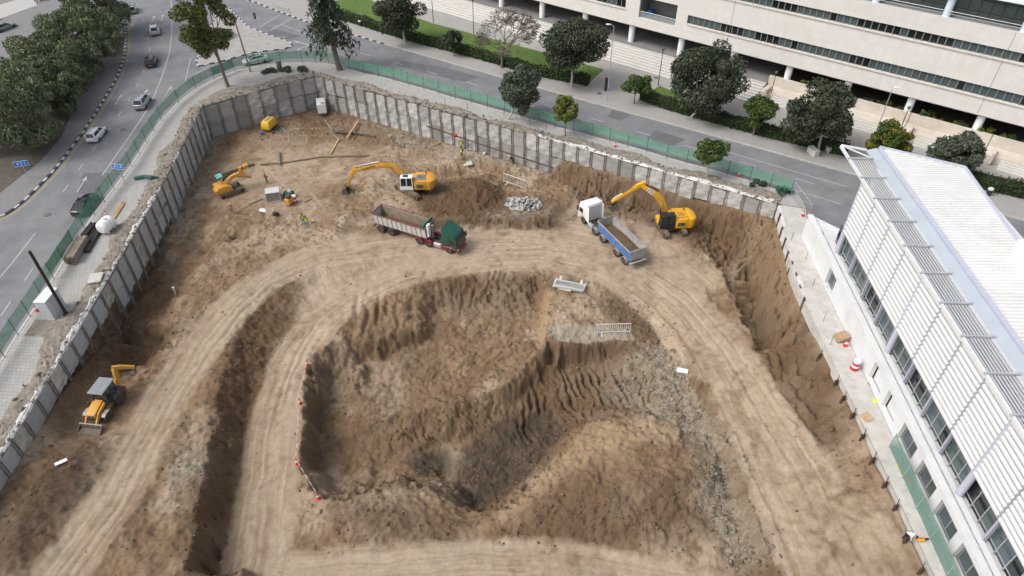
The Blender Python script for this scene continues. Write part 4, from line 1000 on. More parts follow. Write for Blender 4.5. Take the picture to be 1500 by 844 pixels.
# pergola edge
br = MB().box((0, 0, 0), (2.7, .16, .18), ch=.02).mesh('bracket'); br.materials.append(mat('bracket_steel', (.42, .44, .47), .5, .2))
rod = MB().box((0, -1.91, 0), (.07, 3.8, .07)).mesh('pergola_rod'); rod.materials.append(mat('rod_steel', (.58, .59, .61), .5, .2))
for k in range(-1, 13):
    y = .5 - 3.82 * k; link('bracket', br, None, wb, (1.85, y, 12.72))
    if k < 12:
        for j in range(9): link('pergola_rod', rod, None, wb, (1.05 + j * .26, y, 12.55))
mb = MB(); mb.box((.75, -19.5, 12.5), (.2, 53.5, .3)); mb.build('edge_beam', white_alu, wb)
mb = MB(); mb.beam((.75, 7.3, 12.6), (3.1, 6.2, 12.7), .16, .2); mb.beam((.75, 7.3, 12.6), (3.1, 4.4, 12.7), .1, .12); mb.build('tip_frame', white_alu, wb)
mb = MB(); mb.prism([(3.1, 12.5), (4.3, 12.75), (4.3, 12.9), (4.05, 12.95), (3.1, 12.68)], -46, 6.2, 'y'); mb.build('gutter', gutm, wb)
mb = MB(); mb.box((4.42, -19.9, 12.95), (.22, 52.2, .34)); mb.build('gutter_edge', lav, wb)
# roof sheet with ribs across, cut to the slanted far end
rb = MB(); ys = []; y = 5.7
def xr(y): return min(11.4, 11.3 - (2 - y) * .078) if y < 2 else 4.5 + (6.0 - y) / 4.0 * 6.9
while y > -46:
    for (dy, zz) in ((0, .0), (.16, .0), (.20, .13), (.28, .13), (.32, 0)): ys.append((y - dy, 13.0 + zz))
    y -= .42
vs = []; fs = []
for (yy, zz) in ys: vs += [(4.55, yy, zz), (max(4.6, xr(yy)), yy, zz + .18)]
for i in range(len(ys) - 1): fs.append((2 * i, 2 * i + 1, 2 * i + 3, 2 * i + 2))
rb._add(vs, fs); rb.build('roof_sheet', roofm, wb)
mb = MB(); mb.beam((4.3, 6.1, 13.05), (11.4, 2.0, 13.2), .3, .4); mb.beam((11.4, 2.1, 13.2), (7.7, -46, 13.2), .3, .4); mb.build('roof_edge_trim', lav, wb)
MB().box((15.2, -29.5, 7.2), (12, 35, 14.6)).build('rear_block', mat('cream_render', (.72, .70, .64), .85, var=.06), wb)
# walkway beside it
struct(slab([(31.95, 55), (32.2, 60), (33.2, 66), (34.75, 74.1), (37.9, 73.1), (36.2, 66.5), (35.05, 59.7), (34.0, 38), (33.0, 12), (31.75, 12), (31.95, 40)], -.04, -1.5).build('walkway', concrete))
nb = [Vector(Q(*p)) for p in ((1325, 655), (1342, 700), (1358, 745), (1377, 790), (1402, 844), (1432, 910))]
mesh_fence('netting_fence', 'blue-green debris netting fence along the white building walkway', [(33.1 - (35 - v.y) * .05, v.y) for v in nb], 1.9, .1, net_mesh, galv)
# ------------------------------------------------------------------ vegetation
def leaf_mat(name, cols, trans=.25):
    m = bpy.data.materials.new(name); m.use_nodes = True; nt = m.node_tree; b = nt.nodes['Principled BSDF']
    b.inputs['Roughness'].default_value = .65; b.inputs['Specular IOR Level'].default_value = .2
    g = nt.nodes.new('ShaderNodeNewGeometry'); tc = nt.nodes.new('ShaderNodeTexCoord')
    n = nt.nodes.new('ShaderNodeTexNoise'); n.inputs['Scale'].default_value = .9; n.inputs['Detail'].default_value = 3; nt.links.new(tc.outputs['Object'], n.inputs[0])
    ad = nt.nodes.new('ShaderNodeMath'); ad.operation = 'MULTIPLY_ADD'; ad.inputs[1].default_value = .5
    nt.links.new(g.outputs['Random Per Island'], ad.inputs[0])
    sb = nt.nodes.new('ShaderNodeMath'); sb.operation = 'MULTIPLY_ADD'; sb.inputs[1].default_value = 1.6; sb.inputs[2].default_value = -.55
    nt.links.new(n.outputs[0], sb.inputs[0]); nt.links.new(sb.outputs[0], ad.inputs[2])
    r = nt.nodes.new('ShaderNodeValToRGB'); e = r.color_ramp.elements
    e[0].position = 0; e[0].color = (*cols[0], 1); e[1].position = 1; e[1].color = (*cols[-1], 1)
    for k, c in enumerate(cols[1:-1]): q = e.new((k + 1) / (len(cols) - 1)); q.color = (*c, 1)
    nt.links.new(ad.outputs[0], r.inputs[0]); nt.links.new(r.outputs[0], b.inputs['Base Color'])
    MATS[name] = m; return m
lm_dark = leaf_mat('leaves_dark', [(0.028, 0.038, 0.022), (0.05, 0.062, 0.036), (0.085, 0.098, 0.06)])
lm_olive = leaf_mat('leaves_grey_green', [(0.042, 0.056, 0.038), (0.078, 0.094, 0.062), (0.12, 0.135, 0.095)])
lm_mid = leaf_mat('leaves_mid', [(0.032, 0.055, 0.015), (0.061, 0.095, 0.024), (0.104, 0.14, 0.039)])
lm_gold = leaf_mat('leaves_golden', [(0.061, 0.079, 0.017), (0.122, 0.134, 0.029), (0.189, 0.189, 0.051)])
lm_olive2 = leaf_mat('leaves_olive', [(0.056, 0.075, 0.02), (0.106, 0.125, 0.037), (0.175, 0.188, 0.069)])
lm_orange = leaf_mat('leaves_orange_tree', [(.022, .042, .010), (.055, .085, .018), (.10, .11, .02), (.30, .20, .02)])
lm_pepper = leaf_mat('leaves_feathery', [(0.07, 0.094, 0.053), (0.133, 0.164, 0.09), (0.242, 0.265, 0.133)])
lm_hedge = leaf_mat('leaves_hedge', [(.020, .036, .010), (.034, .058, .016), (.055, .085, .024)])
lm_con = leaf_mat('needles', [(0.027, 0.039, 0.024), (0.049, 0.066, 0.041), (0.081, 0.1, 0.061)])
bark = mat('bark', (.16, .135, .11), .95, var=.3, scale=4, bump=.03, bscale=12); bark_pale = mat('pale_bark', (.40, .375, .34), .9, var=.2, scale=3, bump=.02, bscale=10)
bark_twig = mat('bare_twigs', (.15, .118, .095), .9, var=.2, scale=3)
def leaves_mesh(name, pts, nrm, size, aspect=1.6, seed=1, droop=0.0):
    rg = np.random.default_rng(seed); n = len(pts)
    v = rg.normal(size=(n, 3)); v /= np.linalg.norm(v, axis=1)[:, None]
    nn = nrm * .75 + rg.normal(size=(n, 3)) * .55; nn /= np.linalg.norm(nn, axis=1)[:, None] + 1e-9
    a = np.cross(nn, v); a[:, 2] -= droop; a /= np.linalg.norm(a, axis=1)[:, None] + 1e-9; b = np.cross(nn, a)
    s = size * rg.uniform(.6, 1.35, (n, 1)); A = a * s * aspect * .5; B = b * s * .5
    q = np.stack([pts - A, pts - B * .9, pts + A, pts + B * .9], 1).reshape(-1, 3).astype(np.float32)
    me = bpy.data.meshes.new(name); me.vertices.add(4 * n); me.vertices.foreach_set('co', q.ravel())
    me.loops.add(4 * n); me.loops.foreach_set('vertex_index', np.arange(4 * n, dtype=np.int32))
    me.polygons.add(n); me.polygons.foreach_set('loop_start', np.arange(0, 4 * n, 4, dtype=np.int32)); me.update(calc_edges=True)
    return me
def zat(px, py, Y):
    dy = (py - 422) / 1000.0; t = Y / (CP - dy * SP); return CAM_Z - t * (SP + dy * CP), t
def lobes_points(lobes, n, rg, shell=.55):
    vol = np.array([l[1] * l[1] * l[2] for l in lobes]) ** .67; cnt = np.maximum(8, (vol / vol.sum() * n).astype(int)); P_ = []; N_ = []
    for (c, rx, rz), k in zip(lobes, cnt):
        d = rg.normal(size=(k, 3)); d /= np.linalg.norm(d, axis=1)[:, None]
        r = shell + (1 - shell) * rg.random((k, 1)) ** .45; r *= 1 + rg.normal(size=(k, 1)) * .06
        P_.append(np.array(c) + d * r * np.array([rx, rx, rz])); N_.append(d)
    return np.concatenate(P_), np.concatenate(N_)
def make_tree(label, name, base, crown, lm, bk=bark, n=5000, leaf=.34, nl=38, seed=1, group=None, flat=1.0, droop=0.0, trunk_r=.22, lean=None, aspect=1.6, lobe=.36, top=None):
    """base: photo pixel of the trunk foot; crown: pixel box of the crown"""
    rg = np.random.default_rng(seed); rnd = random.Random(seed)
    bx, by = Q(*base); x0, y0, x1, y1 = crown
    zc, t = zat((x0 + x1) / 2, (y0 + y1) / 2, by); cx = ((x0 + x1) / 2 - 750) / 1000 * t
    rx = (x1 - x0) / 2 * t / 1000; hh = (y1 - y0) / 2 * t / 1000
    th = math.atan2(CAM_Z - zc, by); rz2 = (hh ** 2 - (rx * math.sin(th)) ** 2) / math.cos(th) ** 2
    rz = math.sqrt(max(rz2, (rx * .45) ** 2)) * flat
    zc = max(zc, rz * .8 + .6)
    T = thing(name, label, 'tree', (bx, by, 0), 0, group)
    c = np.array([cx - bx, 0, zc]); lobes = []
    for k in range(nl):
        d = rg.normal(size=3); d /= np.linalg.norm(d); rr = rg.uniform(.4, .86)
        s = rg.uniform(.55, 1.15) * lobe
        lobes.append((c + d * rr * np.array([rx, rx, rz]), rx * s, (rz * .5 + rx * .5) * s * .8))
    pts, nr = lobes_points(lobes, n, rg)
    keep = pts[:, 2] > .5; pts = pts[keep]; nr = nr[keep]
    me = leaves_mesh('crown', pts, nr, leaf, aspect, seed, droop); link('crown', me, lm, T)
    mb = MB(); top = Vector((c[0] * .6, 0, zc - rz * .15)); mid = Vector((c[0] * .25 + rnd.uniform(-.1, .1), rnd.uniform(-.1, .1), max(.8, (zc - rz) * .6)))
    mb.tube([(0, 0, -.25), (0, 0, .3), mid, top], [trunk_r * 1.35, trunk_r, trunk_r * .85, trunk_r * .45], 9)
    for l in lobes[::2]:
        e = Vector(l[0]); s = mid.lerp(top, rnd.uniform(.2, .9)); m = s.lerp(e, .5) + Vector((0, 0, -.15 * rz + .2)); mb.tube([s, m, e], [trunk_r * .42, trunk_r * .26, .03], 6, False)
    mb.build('trunk', bk, T, True)
    return T
make_tree('large dark round tree nearest the lawn and conifer, left of the bare tree', 'evergreen_tree', (594, 64), (545, -22, 624, 48), lm_dark, bark_pale, 12000, .27, seed=21, group='dark evergreen trees along the avenue')
make_tree('dark spreading evergreen tree on a pale trunk beside the plaza opening', 'evergreen_tree', (837, 127), (786, 21, 890, 106), lm_dark, bark_pale, 17000, .27, seed=22, group='dark evergreen trees along the avenue')
make_tree('widest dark evergreen tree, in front of the column with dead twigs at its foot', 'evergreen_tree', (1013, 173), (984, 56, 1094, 168), lm_dark, bark_pale, 19000, .27, seed=23, group='dark evergreen trees along the avenue')
make_tree('dark evergreen tree next to the tip of the white building roof', 'evergreen_tree', (1198, 222), (1157, 114, 1266, 212), lm_dark, bark_pale, 18000, .27, seed=24, group='dark evergreen trees along the avenue')
make_tree('grey-green rounded tree behind the white roof at the right', 'evergreen_tree', (1392, 262), (1366, 190, 1444, 250), lm_olive, bark, 10000, .26, seed=25, group='dark evergreen trees along the avenue')
make_tree('citrus tree with yellow-orange fruit behind the roof edge', 'citrus_tree', (1305, 244), (1276, 178, 1336, 232), lm_orange, bark, 8000, .26, seed=26)
make_tree('small dark street tree in front of the lawn hedge', 'street_tree', (665, 82), (648, 42, 679, 72), lm_dark, bark, 1800, .3, nl=26, seed=27, trunk_r=.09)
make_tree('small green street tree beside the plaza lamp post', 'street_tree', (929, 152), (913, 104, 953, 142), lm_mid, bark, 3600, .24, nl=26, seed=28, trunk_r=.1)
make_tree('green street tree in front of the hedge, between two large dark trees', 'street_tree', (1103, 198), (1088, 138, 1140, 184), lm_mid, bark, 5200, .25, nl=30, seed=29, trunk_r=.13)
make_tree('tall grey-green tree on the near pavement leaning from the fence', 'street_tree', (745, 175), (730, 92, 794, 170), lm_olive, bark_pale, 9500, .25, nl=24, seed=30, trunk_r=.15, lobe=.38)
make_tree('small golden-green tree by the wall, next to the tall grey-green tree', 'street_tree', (828, 199), (809, 141, 852, 185), lm_gold, bark, 5000, .23, nl=30, seed=31, trunk_r=.1)
make_tree('small round tree on the near pavement closest to the white building', 'street_tree', (1034, 260), (1019, 202, 1069, 240), lm_mid, bark_pale, 4800, .22, nl=30, seed=32, trunk_r=.09)
make_tree('tall sparse olive-green tree with a bent dark trunk beside the lamp pole at the junction', 'broadleaf_tree', (334, 127), (242, -60, 350, 94), lm_olive2, bark, 11500, .26, nl=44, seed=33, trunk_r=.30, lobe=.23, aspect=2.2, droop=.4)
# left roadside: five spreading feathery trees
for k, (b, c, lab) in enumerate((((122, 52), (60, -70, 196, 66), 'feathery roadside tree furthest up the road, by the grey car'),
                            ((146, 98), (45, 8, 182, 108), 'feathery roadside tree leaning over the pavement beside the kerb'),
                            ((129, 132), (0, 50, 150, 150), 'feathery roadside tree in the middle of the left cluster with slanting trunk'),
                            ((100, 166), (20, 95, 126, 190), 'lower feathery roadside tree above the paved footpath'),
                            ((52, 215), (-75, 120, 104, 275), 'nearest feathery roadside tree above the blue number sign at the left'))):
    make_tree(lab, 'feathery_tree', b, c, lm_pepper, bark, 24000, .21, nl=80, seed=40 + k, group='feathery trees by the left road', droop=.6, trunk_r=.24, aspect=2.8, lobe=.21)
# conifer
def conifer():
    bx, by = Q(498, 102); T = thing('conifer_tree', 'tall drooping conifer with a thick bare trunk standing inside the mesh fence', 'tree', (bx, by, 0))
    mb = MB(); mb.tube([(0, 0, -.2), (-.2, 0, 1), (-.5, 0, 5), (-1.0, 0, 13), (-1.3, 0, 19)], [.62, .45, .38, .2, .05], 10); mb.build('trunk', bark, T, True)
    rg = np.random.default_rng(4); pts = []; nr = []
    for k in range(150):
        f = rg.random() ** .8; z = 4.3 + f * 14; R_ = (1 - f) * 3.3 + 1.4; R_ *= rg.uniform(.6, 1.15); a = rg.uniform(0, 6.283)
        m = 52; u = rg.random(m) ** .7; dx = np.cos(a) * R_ * u - .3 - z * .055; dy = np.sin(a) * R_ * u; dz = z + .4 * np.sin(u * 3) - 1.9 * u ** 2
        p = np.stack([dx, dy, dz], 1) + rg.normal(size=(m, 3)) * np.array([.16, .16, .22]); pts.append(p); nr.append(np.tile([np.cos(a) * .4, np.sin(a) * .4, .8], (m, 1)))
    pts = np.concatenate(pts); nr = np.concatenate(nr); link('crown', leaves_mesh('crown', pts, nr, .26, 2.8, 3, .7), lm_con, T)
    return T
conifer()
# bare tree
def bare_tree():
    bx, by = Q(735, 99); T = thing('bare_tree', 'leafless tree with a fan of fine twigs in front of the lawn', 'tree', (bx, by, 0)); rnd = random.Random(5); mb = MB(); tw = MB()
    def grow(p, d, L, r, lv):
        e = p + d * L; mid = p.lerp(e, .5) + Vector((rnd.uniform(-1, 1), rnd.uniform(-1, 1), 0)) * L * .06
        (mb if lv < 3 else tw).tube([p, mid, e], [r, r * .85, r * .7], 6 if lv < 3 else 3, False)
        if lv >= 8: return
        for k in range(3):
            a = rnd.uniform(0, 6.283); sp = rnd.uniform(.35, .75) if lv else rnd.uniform(.6, .95)
            ax = Vector((math.cos(a), math.sin(a), 0)); nd = (d * math.cos(sp) + (ax - d * ax.dot(d)).normalized() * math.sin(sp)).normalized()
            nd.z = max(nd.z, .02 + .1 * (lv < 3)); nd.normalize(); grow(e, nd, L * (rnd.uniform(.72, .90) if lv < 3 else rnd.uniform(.60, .78)), max(r * .6, .024), lv + 1)
    mb.tube([(0, 0, -.2), (0, 0, .1)], [.42, .3], 8); grow(Vector((0, 0, 0)), Vector((.02, 0, 1)), 2.7, .27, 0)
    mb.build('trunk', bark, T, True); tw.build('crown', bark_twig, T)
    return T
bare_tree()
# stump and low bush by the wall corner
sx, sy = Q(410, 103); t = thing('tree_stump', 'sawn grey tree stump on the broken ground by the wall corner', 'stump', (sx, sy, 0))
MB().tube([(0, 0, -.1), (0, 0, .3), (.05, 0, 1.4), (.05, 0, 1.7)], [.75, .5, .42, .45], 10).build('trunk', mat('stump_bark', (.15, .15, .145), .95, var=.3), t)
def bush(label, px, w, d, h, lm, n, seed, name='bush', z=0.0, xy=None, leaf=.2, group=None, ang=0.0, cat='bush'):
    rg = np.random.default_rng(seed); x, y = xy if xy else Q(*px); T = thing(name, label, cat, (x, y, z), ang, group)
    lob = [((rg.uniform(-.5, .5) * w, rg.uniform(-.5, .5) * d, h * rg.uniform(.35, .6)), min(w, d) * rg.uniform(.25, .45), h * .4) for _ in range(8)]
    p, q = lobes_points(lob, n, rg, .4); p[:, 2] = np.maximum(p[:, 2], .03); link('foliage', leaves_mesh('foliage', p, q, leaf, 1.6, seed), lm, T)
    MB().tube([(0, 0, -.1), (0, 0, h * .5)], [.05, .03], 5).build('stem', bark, T); return T
bush('low grey-green weeds left of the sawn stump', (400, 107), 3, 1.2, .7, lm_olive, 700, 61); bush('low grey-green weeds right of the sawn stump', (435, 105), 5, 1.4, .9, lm_olive, 1100, 62)
bush('dark low shrub on the traffic island under the tall olive-green tree', (318, 62), 7, 6, 1.5, lm_hedge, 3000, 63, leaf=.28)
bush('small green bush at the foot of the wall-side pavement near the fence', (1108, 270), 2.2, 1.2, .7, lm_dark, 500, 64)
bush('dark green tarp-like bush by the fence end and gate', (1148, 284), 1.6, 1.2, 1.2, mat('green_tarp', (.03, .09, .06), .7, var=.2), 500, 65)
pl_ = [(-31.5, .8), (-27.5, 1.2), (-24.5, .8), (-18, 1.0), (-15.2, 1.3), (-13.4, .7), (-9.0, 1.8), (-7.5, .8), (-4.6, 1.2), (-1.2, 1.5), (1.8, 1.3), (4.5, .8), (10, 1.1)]
for k, (e, h) in enumerate(pl_):
    x, y = E2(e, 112.6)
    bush('%s planter shrub from the left under the office building' % OTH[k].capitalize().lower(), None, 2.2, 1.0, h, (lm_mid, lm_gold, lm_mid, lm_olive)[k % 4], 380, 70 + k, 'planter_shrub', 1.6, (x, y), .3, 'shrubs in the stone planters', cat='shrub')
def hedge(label, pts, w, h, seed):
    rg = np.random.default_rng(seed); L = [Vector(p) for p in pts]; o = L[0]; T = thing('hedge', label, 'hedge', (o.x, o.y, 0)); P_ = []; N_ = []
    core = MB()
    for a, b in zip(L[:-1], L[1:]):
        d = (b - a); ln = d.length; d.normalize(); n = Vector((-d.y, d.x)); k = int(ln * 95)
        s = rg.random(k) * ln; f = rg.integers(0, 3, k); u = rg.random(k); hv = h * (1 + .12 * np.sin(s * .9 + seed) + rg.normal(size=k) * .05)
        off = np.where(f == 0, -w / 2, np.where(f == 1, w / 2, (u - .5) * w)) + rg.normal(size=k) * .08; zz = np.where(f == 2, hv, u * hv)
        P_.append(np.stack([a.x - o.x + d.x * s + n.x * off, a.y - o.y + d.y * s + n.y * off, zz], 1))
        N_.append(np.stack([np.where(f == 2, 0, np.where(f == 0, -n.x, n.x)), np.where(f == 2, 0, np.where(f == 0, -n.y, n.y)), np.where(f == 2, 1, .2)], 1))
        c = a.lerp(b, .5) - o; core.box((c.x, c.y, h * .45), (ln, w * .8, h * .86), rot=(0, 0, math.atan2(d.y, d.x)))
    link('foliage', leaves_mesh('foliage', np.concatenate(P_), np.concatenate(N_), .24, 1.5, seed), lm_hedge, T)
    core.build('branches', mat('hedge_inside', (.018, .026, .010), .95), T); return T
hedge('clipped hedge along the lawn from the conifer to the plaza opening', [Q(468, 16), Q(530, 36), Q(600, 58), Q(700, 84), Q(790, 110), Q(862, 124)], 1.6, 1.5, 1)
hedge('clipped hedge right of the plaza opening below the big dark trees', [Q(940, 144), Q(985, 160), Q(1100, 192), Q(1240, 226)], 1.9, 1.5, 2)
hedge('clipped hedge behind the white roof at the right edge', [Q(1330, 246), Q(1420, 268), Q(1530, 294)], 2.2, 1.6, 3)
lawn = [Q(470, 12), Q(530, 32), Q(600, 54), Q(700, 79), Q(790, 105), Q(866, 119), Q(884, 102), Q(800, 78), Q(700, 52), Q(632, 34), Q(560, 8), Q(520, -10)]
struct(slab(lawn, .05, -.1).build('lawn', grass_m)); struct(slab([Q(946, 140), Q(985, 152), Q(1000, 140), Q(966, 126)], .05, -.1).build('lawn', grass_m))
struct(slab([Q(95, 118), Q(112, 150), Q(90, 200), Q(60, 235), Q(-60, 330), Q(-120, 280), Q(-60, 180), Q(60, 100)], .02, -.1).build('planting_bed', mat('bed_soil', (.10, .085, .07), .95, var=.3, scale=1.5)))
# ------------------------------------------------------------------ vehicles and plant
dust = (.30, .23, .155)
tyre_m = mat('tyre_rubber', (.035, .034, .034), .9, var=.2, dirt=(.19, .15, .11), damt=.45, dscale=4)
rim_g = mat('wheel_grey', (.34, .33, .31), .6, .2, var=.15, dirt=dust, damt=.3, dscale=5); rim_s = mat('alloy_wheel', (.42, .43, .44), .4, .6, var=.08)
chas = mat('chassis_black', (.055, .052, .05), .75, var=.25, dirt=dust, damt=.35, dscale=3)
c_glass = glass_mat('vehicle_glass', (.015, .019, .022), 1.0, .06)
lamp_r = mat('tail_lamp', (.35, .02, .02), .3, var=.05); lamp_w = mat('head_lamp', (.75, .76, .76), .2, var=.03); plate_m = mat('number_plate', (.72, .70, .60), .5, var=.05)
def wheel_meshes(r, w, rimm, n=18):
    t = MB().lathe([(r * .6, -w / 2), (r * .93, -w / 2), (r, -w * .36), (r, w * .36), (r * .93, w / 2), (r * .6, w / 2)], n=n, axis='y').mesh('tyre', True)
    g = MB().lathe([(r * .2, -w * .40), (r * .52, -w * .44), (r * .62, -w * .34), (r * .62, w * .34), (r * .52, w * .44), (r * .2, w * .40)], n=n, axis='y').mesh('rim', True)
    t.materials.append(tyre_m); g.materials.append(rimm); return t, g
WM = {}
def wheel(parent, x, y, r, w, rimm):
    k = (round(r, 2), round(w, 2), rimm.name)
    if k not in WM: WM[k] = wheel_meshes(r, w, rimm)
    o = link('wheel', WM[k][0], None, parent, (x, y, r)); link('rim', WM[k][1], None, o); return o
def ring(x, hw, z0, z1, zt, hwt, rnd_=.18):
    """body section at station x: from sill z0 to shoulder z1, top zt with half width hwt"""
    return [(x, -hw * .9, z0), (x, -hw, z0 + .16), (x, -hw, z1 - .10), (x, -hw + .05, z1), (x, -hwt, zt), (x, 0, zt + .02), (x, hwt, zt), (x, hw - .05, z1), (x, hw, z1 - .10), (x, hw, z0 + .16), (x, hw * .9, z0)]
def car(label, loc, ang, paint, style='hatch', rim=None, roofm=None, extra=None):
    t = thing('parked_car' if False else 'car', label, 'car', loc, ang, 'cars on the street'); rim = rim or rim_s
    S = {'hatch': dict(L=4.15, W=.88, H=1.47, hood=.90, boot=.98, a=(1.25, .35), c=(-1.75, -2.02), r=.31),
         'suv': dict(L=4.35, W=.91, H=1.62, hood=1.02, boot=1.05, a=(1.3, .5), c=(-1.75, -2.1), r=.34),
         'sedan': dict(L=4.6, W=.91, H=1.42, hood=.88, boot=1.0, a=(1.15, .25), c=(-1.1, -1.85), r=.32),
         'coupe': dict(L=4.75, W=.94, H=1.39, hood=.88, boot=.98, a=(1.05, .1), c=(-.9, -2.15), r=.35)}[style]
    h = S['L'] / 2; W = S['W']; zb = S['boot']; zh = S['hood']; a1, a0 = S['a']; c0, c1 = S['c']
    mb = MB()
    mb.loft([ring(h, W * .66, .30, .55, .58, W * .5), ring(h - .12, W * .84, .22, .66, .72, W * .7), ring(h - .5, W * .97, .2, .76, zh - .06, W * .78), ring(a1 + .1, W, .19, .84, zh, W * .82),
             ring(a0, W, .18, .9, zh + .06, W * .86), ring(-.6, W, .18, .92, zh + .08, W * .86), ring(c0, W, .18, .93, zb, W * .86), ring(-h + .45, W * .98, .2, .92, zb, W * .82), ring(-h + .1, W * .88, .26, .88, zb - .06, W * .74), ring(-h, W * .74, .34, .8, zb - .16, W * .6)])
    body = mb.build('body', paint, t, True)
    H = S['H']; m = (a0 + c0) / 2
    def cab(x, hw, z): return [(x, -hw, z), (x, -hw * .5, z + .015), (x, hw * .5, z + .015), (x, hw, z)]
    g = MB(); g.hull([(a1, s * W * .80, zh - .02) for s in (-1, 1)] + [(c1, s * W * .76, zb - .04) for s in (-1, 1)] + [(a0, s * W * .66, H - .05) for s in (-1, 1)] + [(c0, s * W * .64, H - .06) for s in (-1, 1)] + [(m, s * W * .68, H - .03) for s in (-1, 1)] + [(-.6, s * W * .84, zh + .02) for s in (-1, 1)])
    g.build('window_glass', c_glass, t, True)
    rf = MB(); rf.hull([(a0 - .02, s * W * .64, H - .04) for s in (-1, 1)] + [(a0 - .2, s * W * .62, H) for s in (-1, 1)] + [(c0 + .02, s * W * .62, H - .04) for s in (-1, 1)] + [(c0 + .2, s * W * .6, H + .0) for s in (-1, 1)] + [(m, s * W * .6, H + .03) for s in (-1, 1)] + [(m, s * W * .69, H - .03) for s in (-1, 1)])
    rf.build('roof', roofm or paint, t, True)
    for s in (-1, 1):
        MB().beam((a1, s * W * .80, zh), (a0, s * W * .665, H - .04), .07, .07).build('pillar', paint, t); MB().beam((-.25, s * W * .845, zh), (-.3, s * W * .68, H - .03), .09, .05).build('pillar', paint, t)
        MB().beam((c1 + .05, s * W * .775, zb - .02), (c0, s * W * .65, H - .05), .16 if style in ('hatch', 'suv') else .09, .06).build('pillar', paint, t)
    for s in (-1, 1):
        MB().hull([(a1 - .25, s * (W + .01), zh + .02), (a1 - .4, s * (W + .01), zh + .02), (a1 - .28, s * (W + .18), zh + .05), (a1 - .42, s * (W + .18), zh + .05), (a1 - .3, s * (W + .16), zh + .2), (a1 - .42, s * (W + .03), zh + .18)]).build('wing_mirror', paint, t)
        MB().box((-h + .07, s * W * .66, zb - .22), (.14, W * .34, .15), ch=.02).build('tail_light', lamp_r, t)
        MB().box((h - .2, s * W * .68, zh - .22), (.2, W * .28, .12), ch=.02).build('headlight', lamp_w, t)
        for x in (h - .85, -h + .82): wheel(t, x, s * (W - .1), S['r'], .22, rim)
    MB().box((-h + .02, 0, .55), (.04, .5, .12)).build('number_plate', plate_m, t)
    MB().box((-h + .04, 0, .30), (.16, W * 1.5, .14), ch=.03).build('bumper', chas, t)
    if extra: extra(t, S)
    return t
def paintm(n, c, metal=.3, rough=.3): return mat('car_paint_' + n, c, rough, metal, var=.04, spec=.5, coat=.6)
def face_dir(p, q, z=-.13):
    a = Vector(Q(*p, z)); b = Vector(Q(*q, z)); return math.atan2(b.y - a.y, b.x - a.x)
def at(px, py, z=-.128): x, y = Q(px, py, z); return (x, y, z)
p_black = paintm('black', (.012, .012, .014)); p_white = paintm('white', (.72, .73, .74), 0); p_silver = paintm('silver', (.38, .41, .45), .5, .35); p_grey = paintm('grey', (.22, .23, .25), .4)
p_dgreen = paintm('dark_green_black', (.02, .026, .026)); p_lgrey = paintm('pale_grey', (.50, .52, .54), .3)
def dark_roof(t, S): MB().box((-.25, 0, S['H'] + .012), (1.1, .9, .02)).build('sunroof', c_glass, t)
car('glossy black coupe driving beside the green fence', at(127, 304), face_dir((94.7, 332), (105.3, 318.7)), p_black, 'coupe')
car('white hatchback in the middle of the left road', at(143, 201), face_dir((149, 256), (186.7, 204)), p_white, 'hatch')
car('silver hatchback behind the white hatchback', at(210, 154), face_dir((172, 174), (186, 152)), p_silver, 'suv')
car('black hatchback between the silver car and the white-topped car', at(223, 94), face_dir((219, 112), (224, 94)), p_dgreen, 'hatch')
car('pale grey car with dark roof panel near the top of the left road', at(228, 48), face_dir((224, 60), (222, 40)), p_lgrey, 'suv', extra=dark_roof)
car('grey hatchback half hidden by the feathery trees at the top', at(194, 17), face_dir((200, 30), (193, 10)), p_silver, 'hatch')
car('white sedan with sunroof behind the green fence at the corner', at(375, 92), face_dir((400, 88), (350, 97)), p_white, 'sedan', extra=dark_roof)
car('dark grey-green sedan on the side road beyond the left trees', at(8, 44, -.144), face_dir((-5, 46), (20, 36)), p_grey, 'sedan')
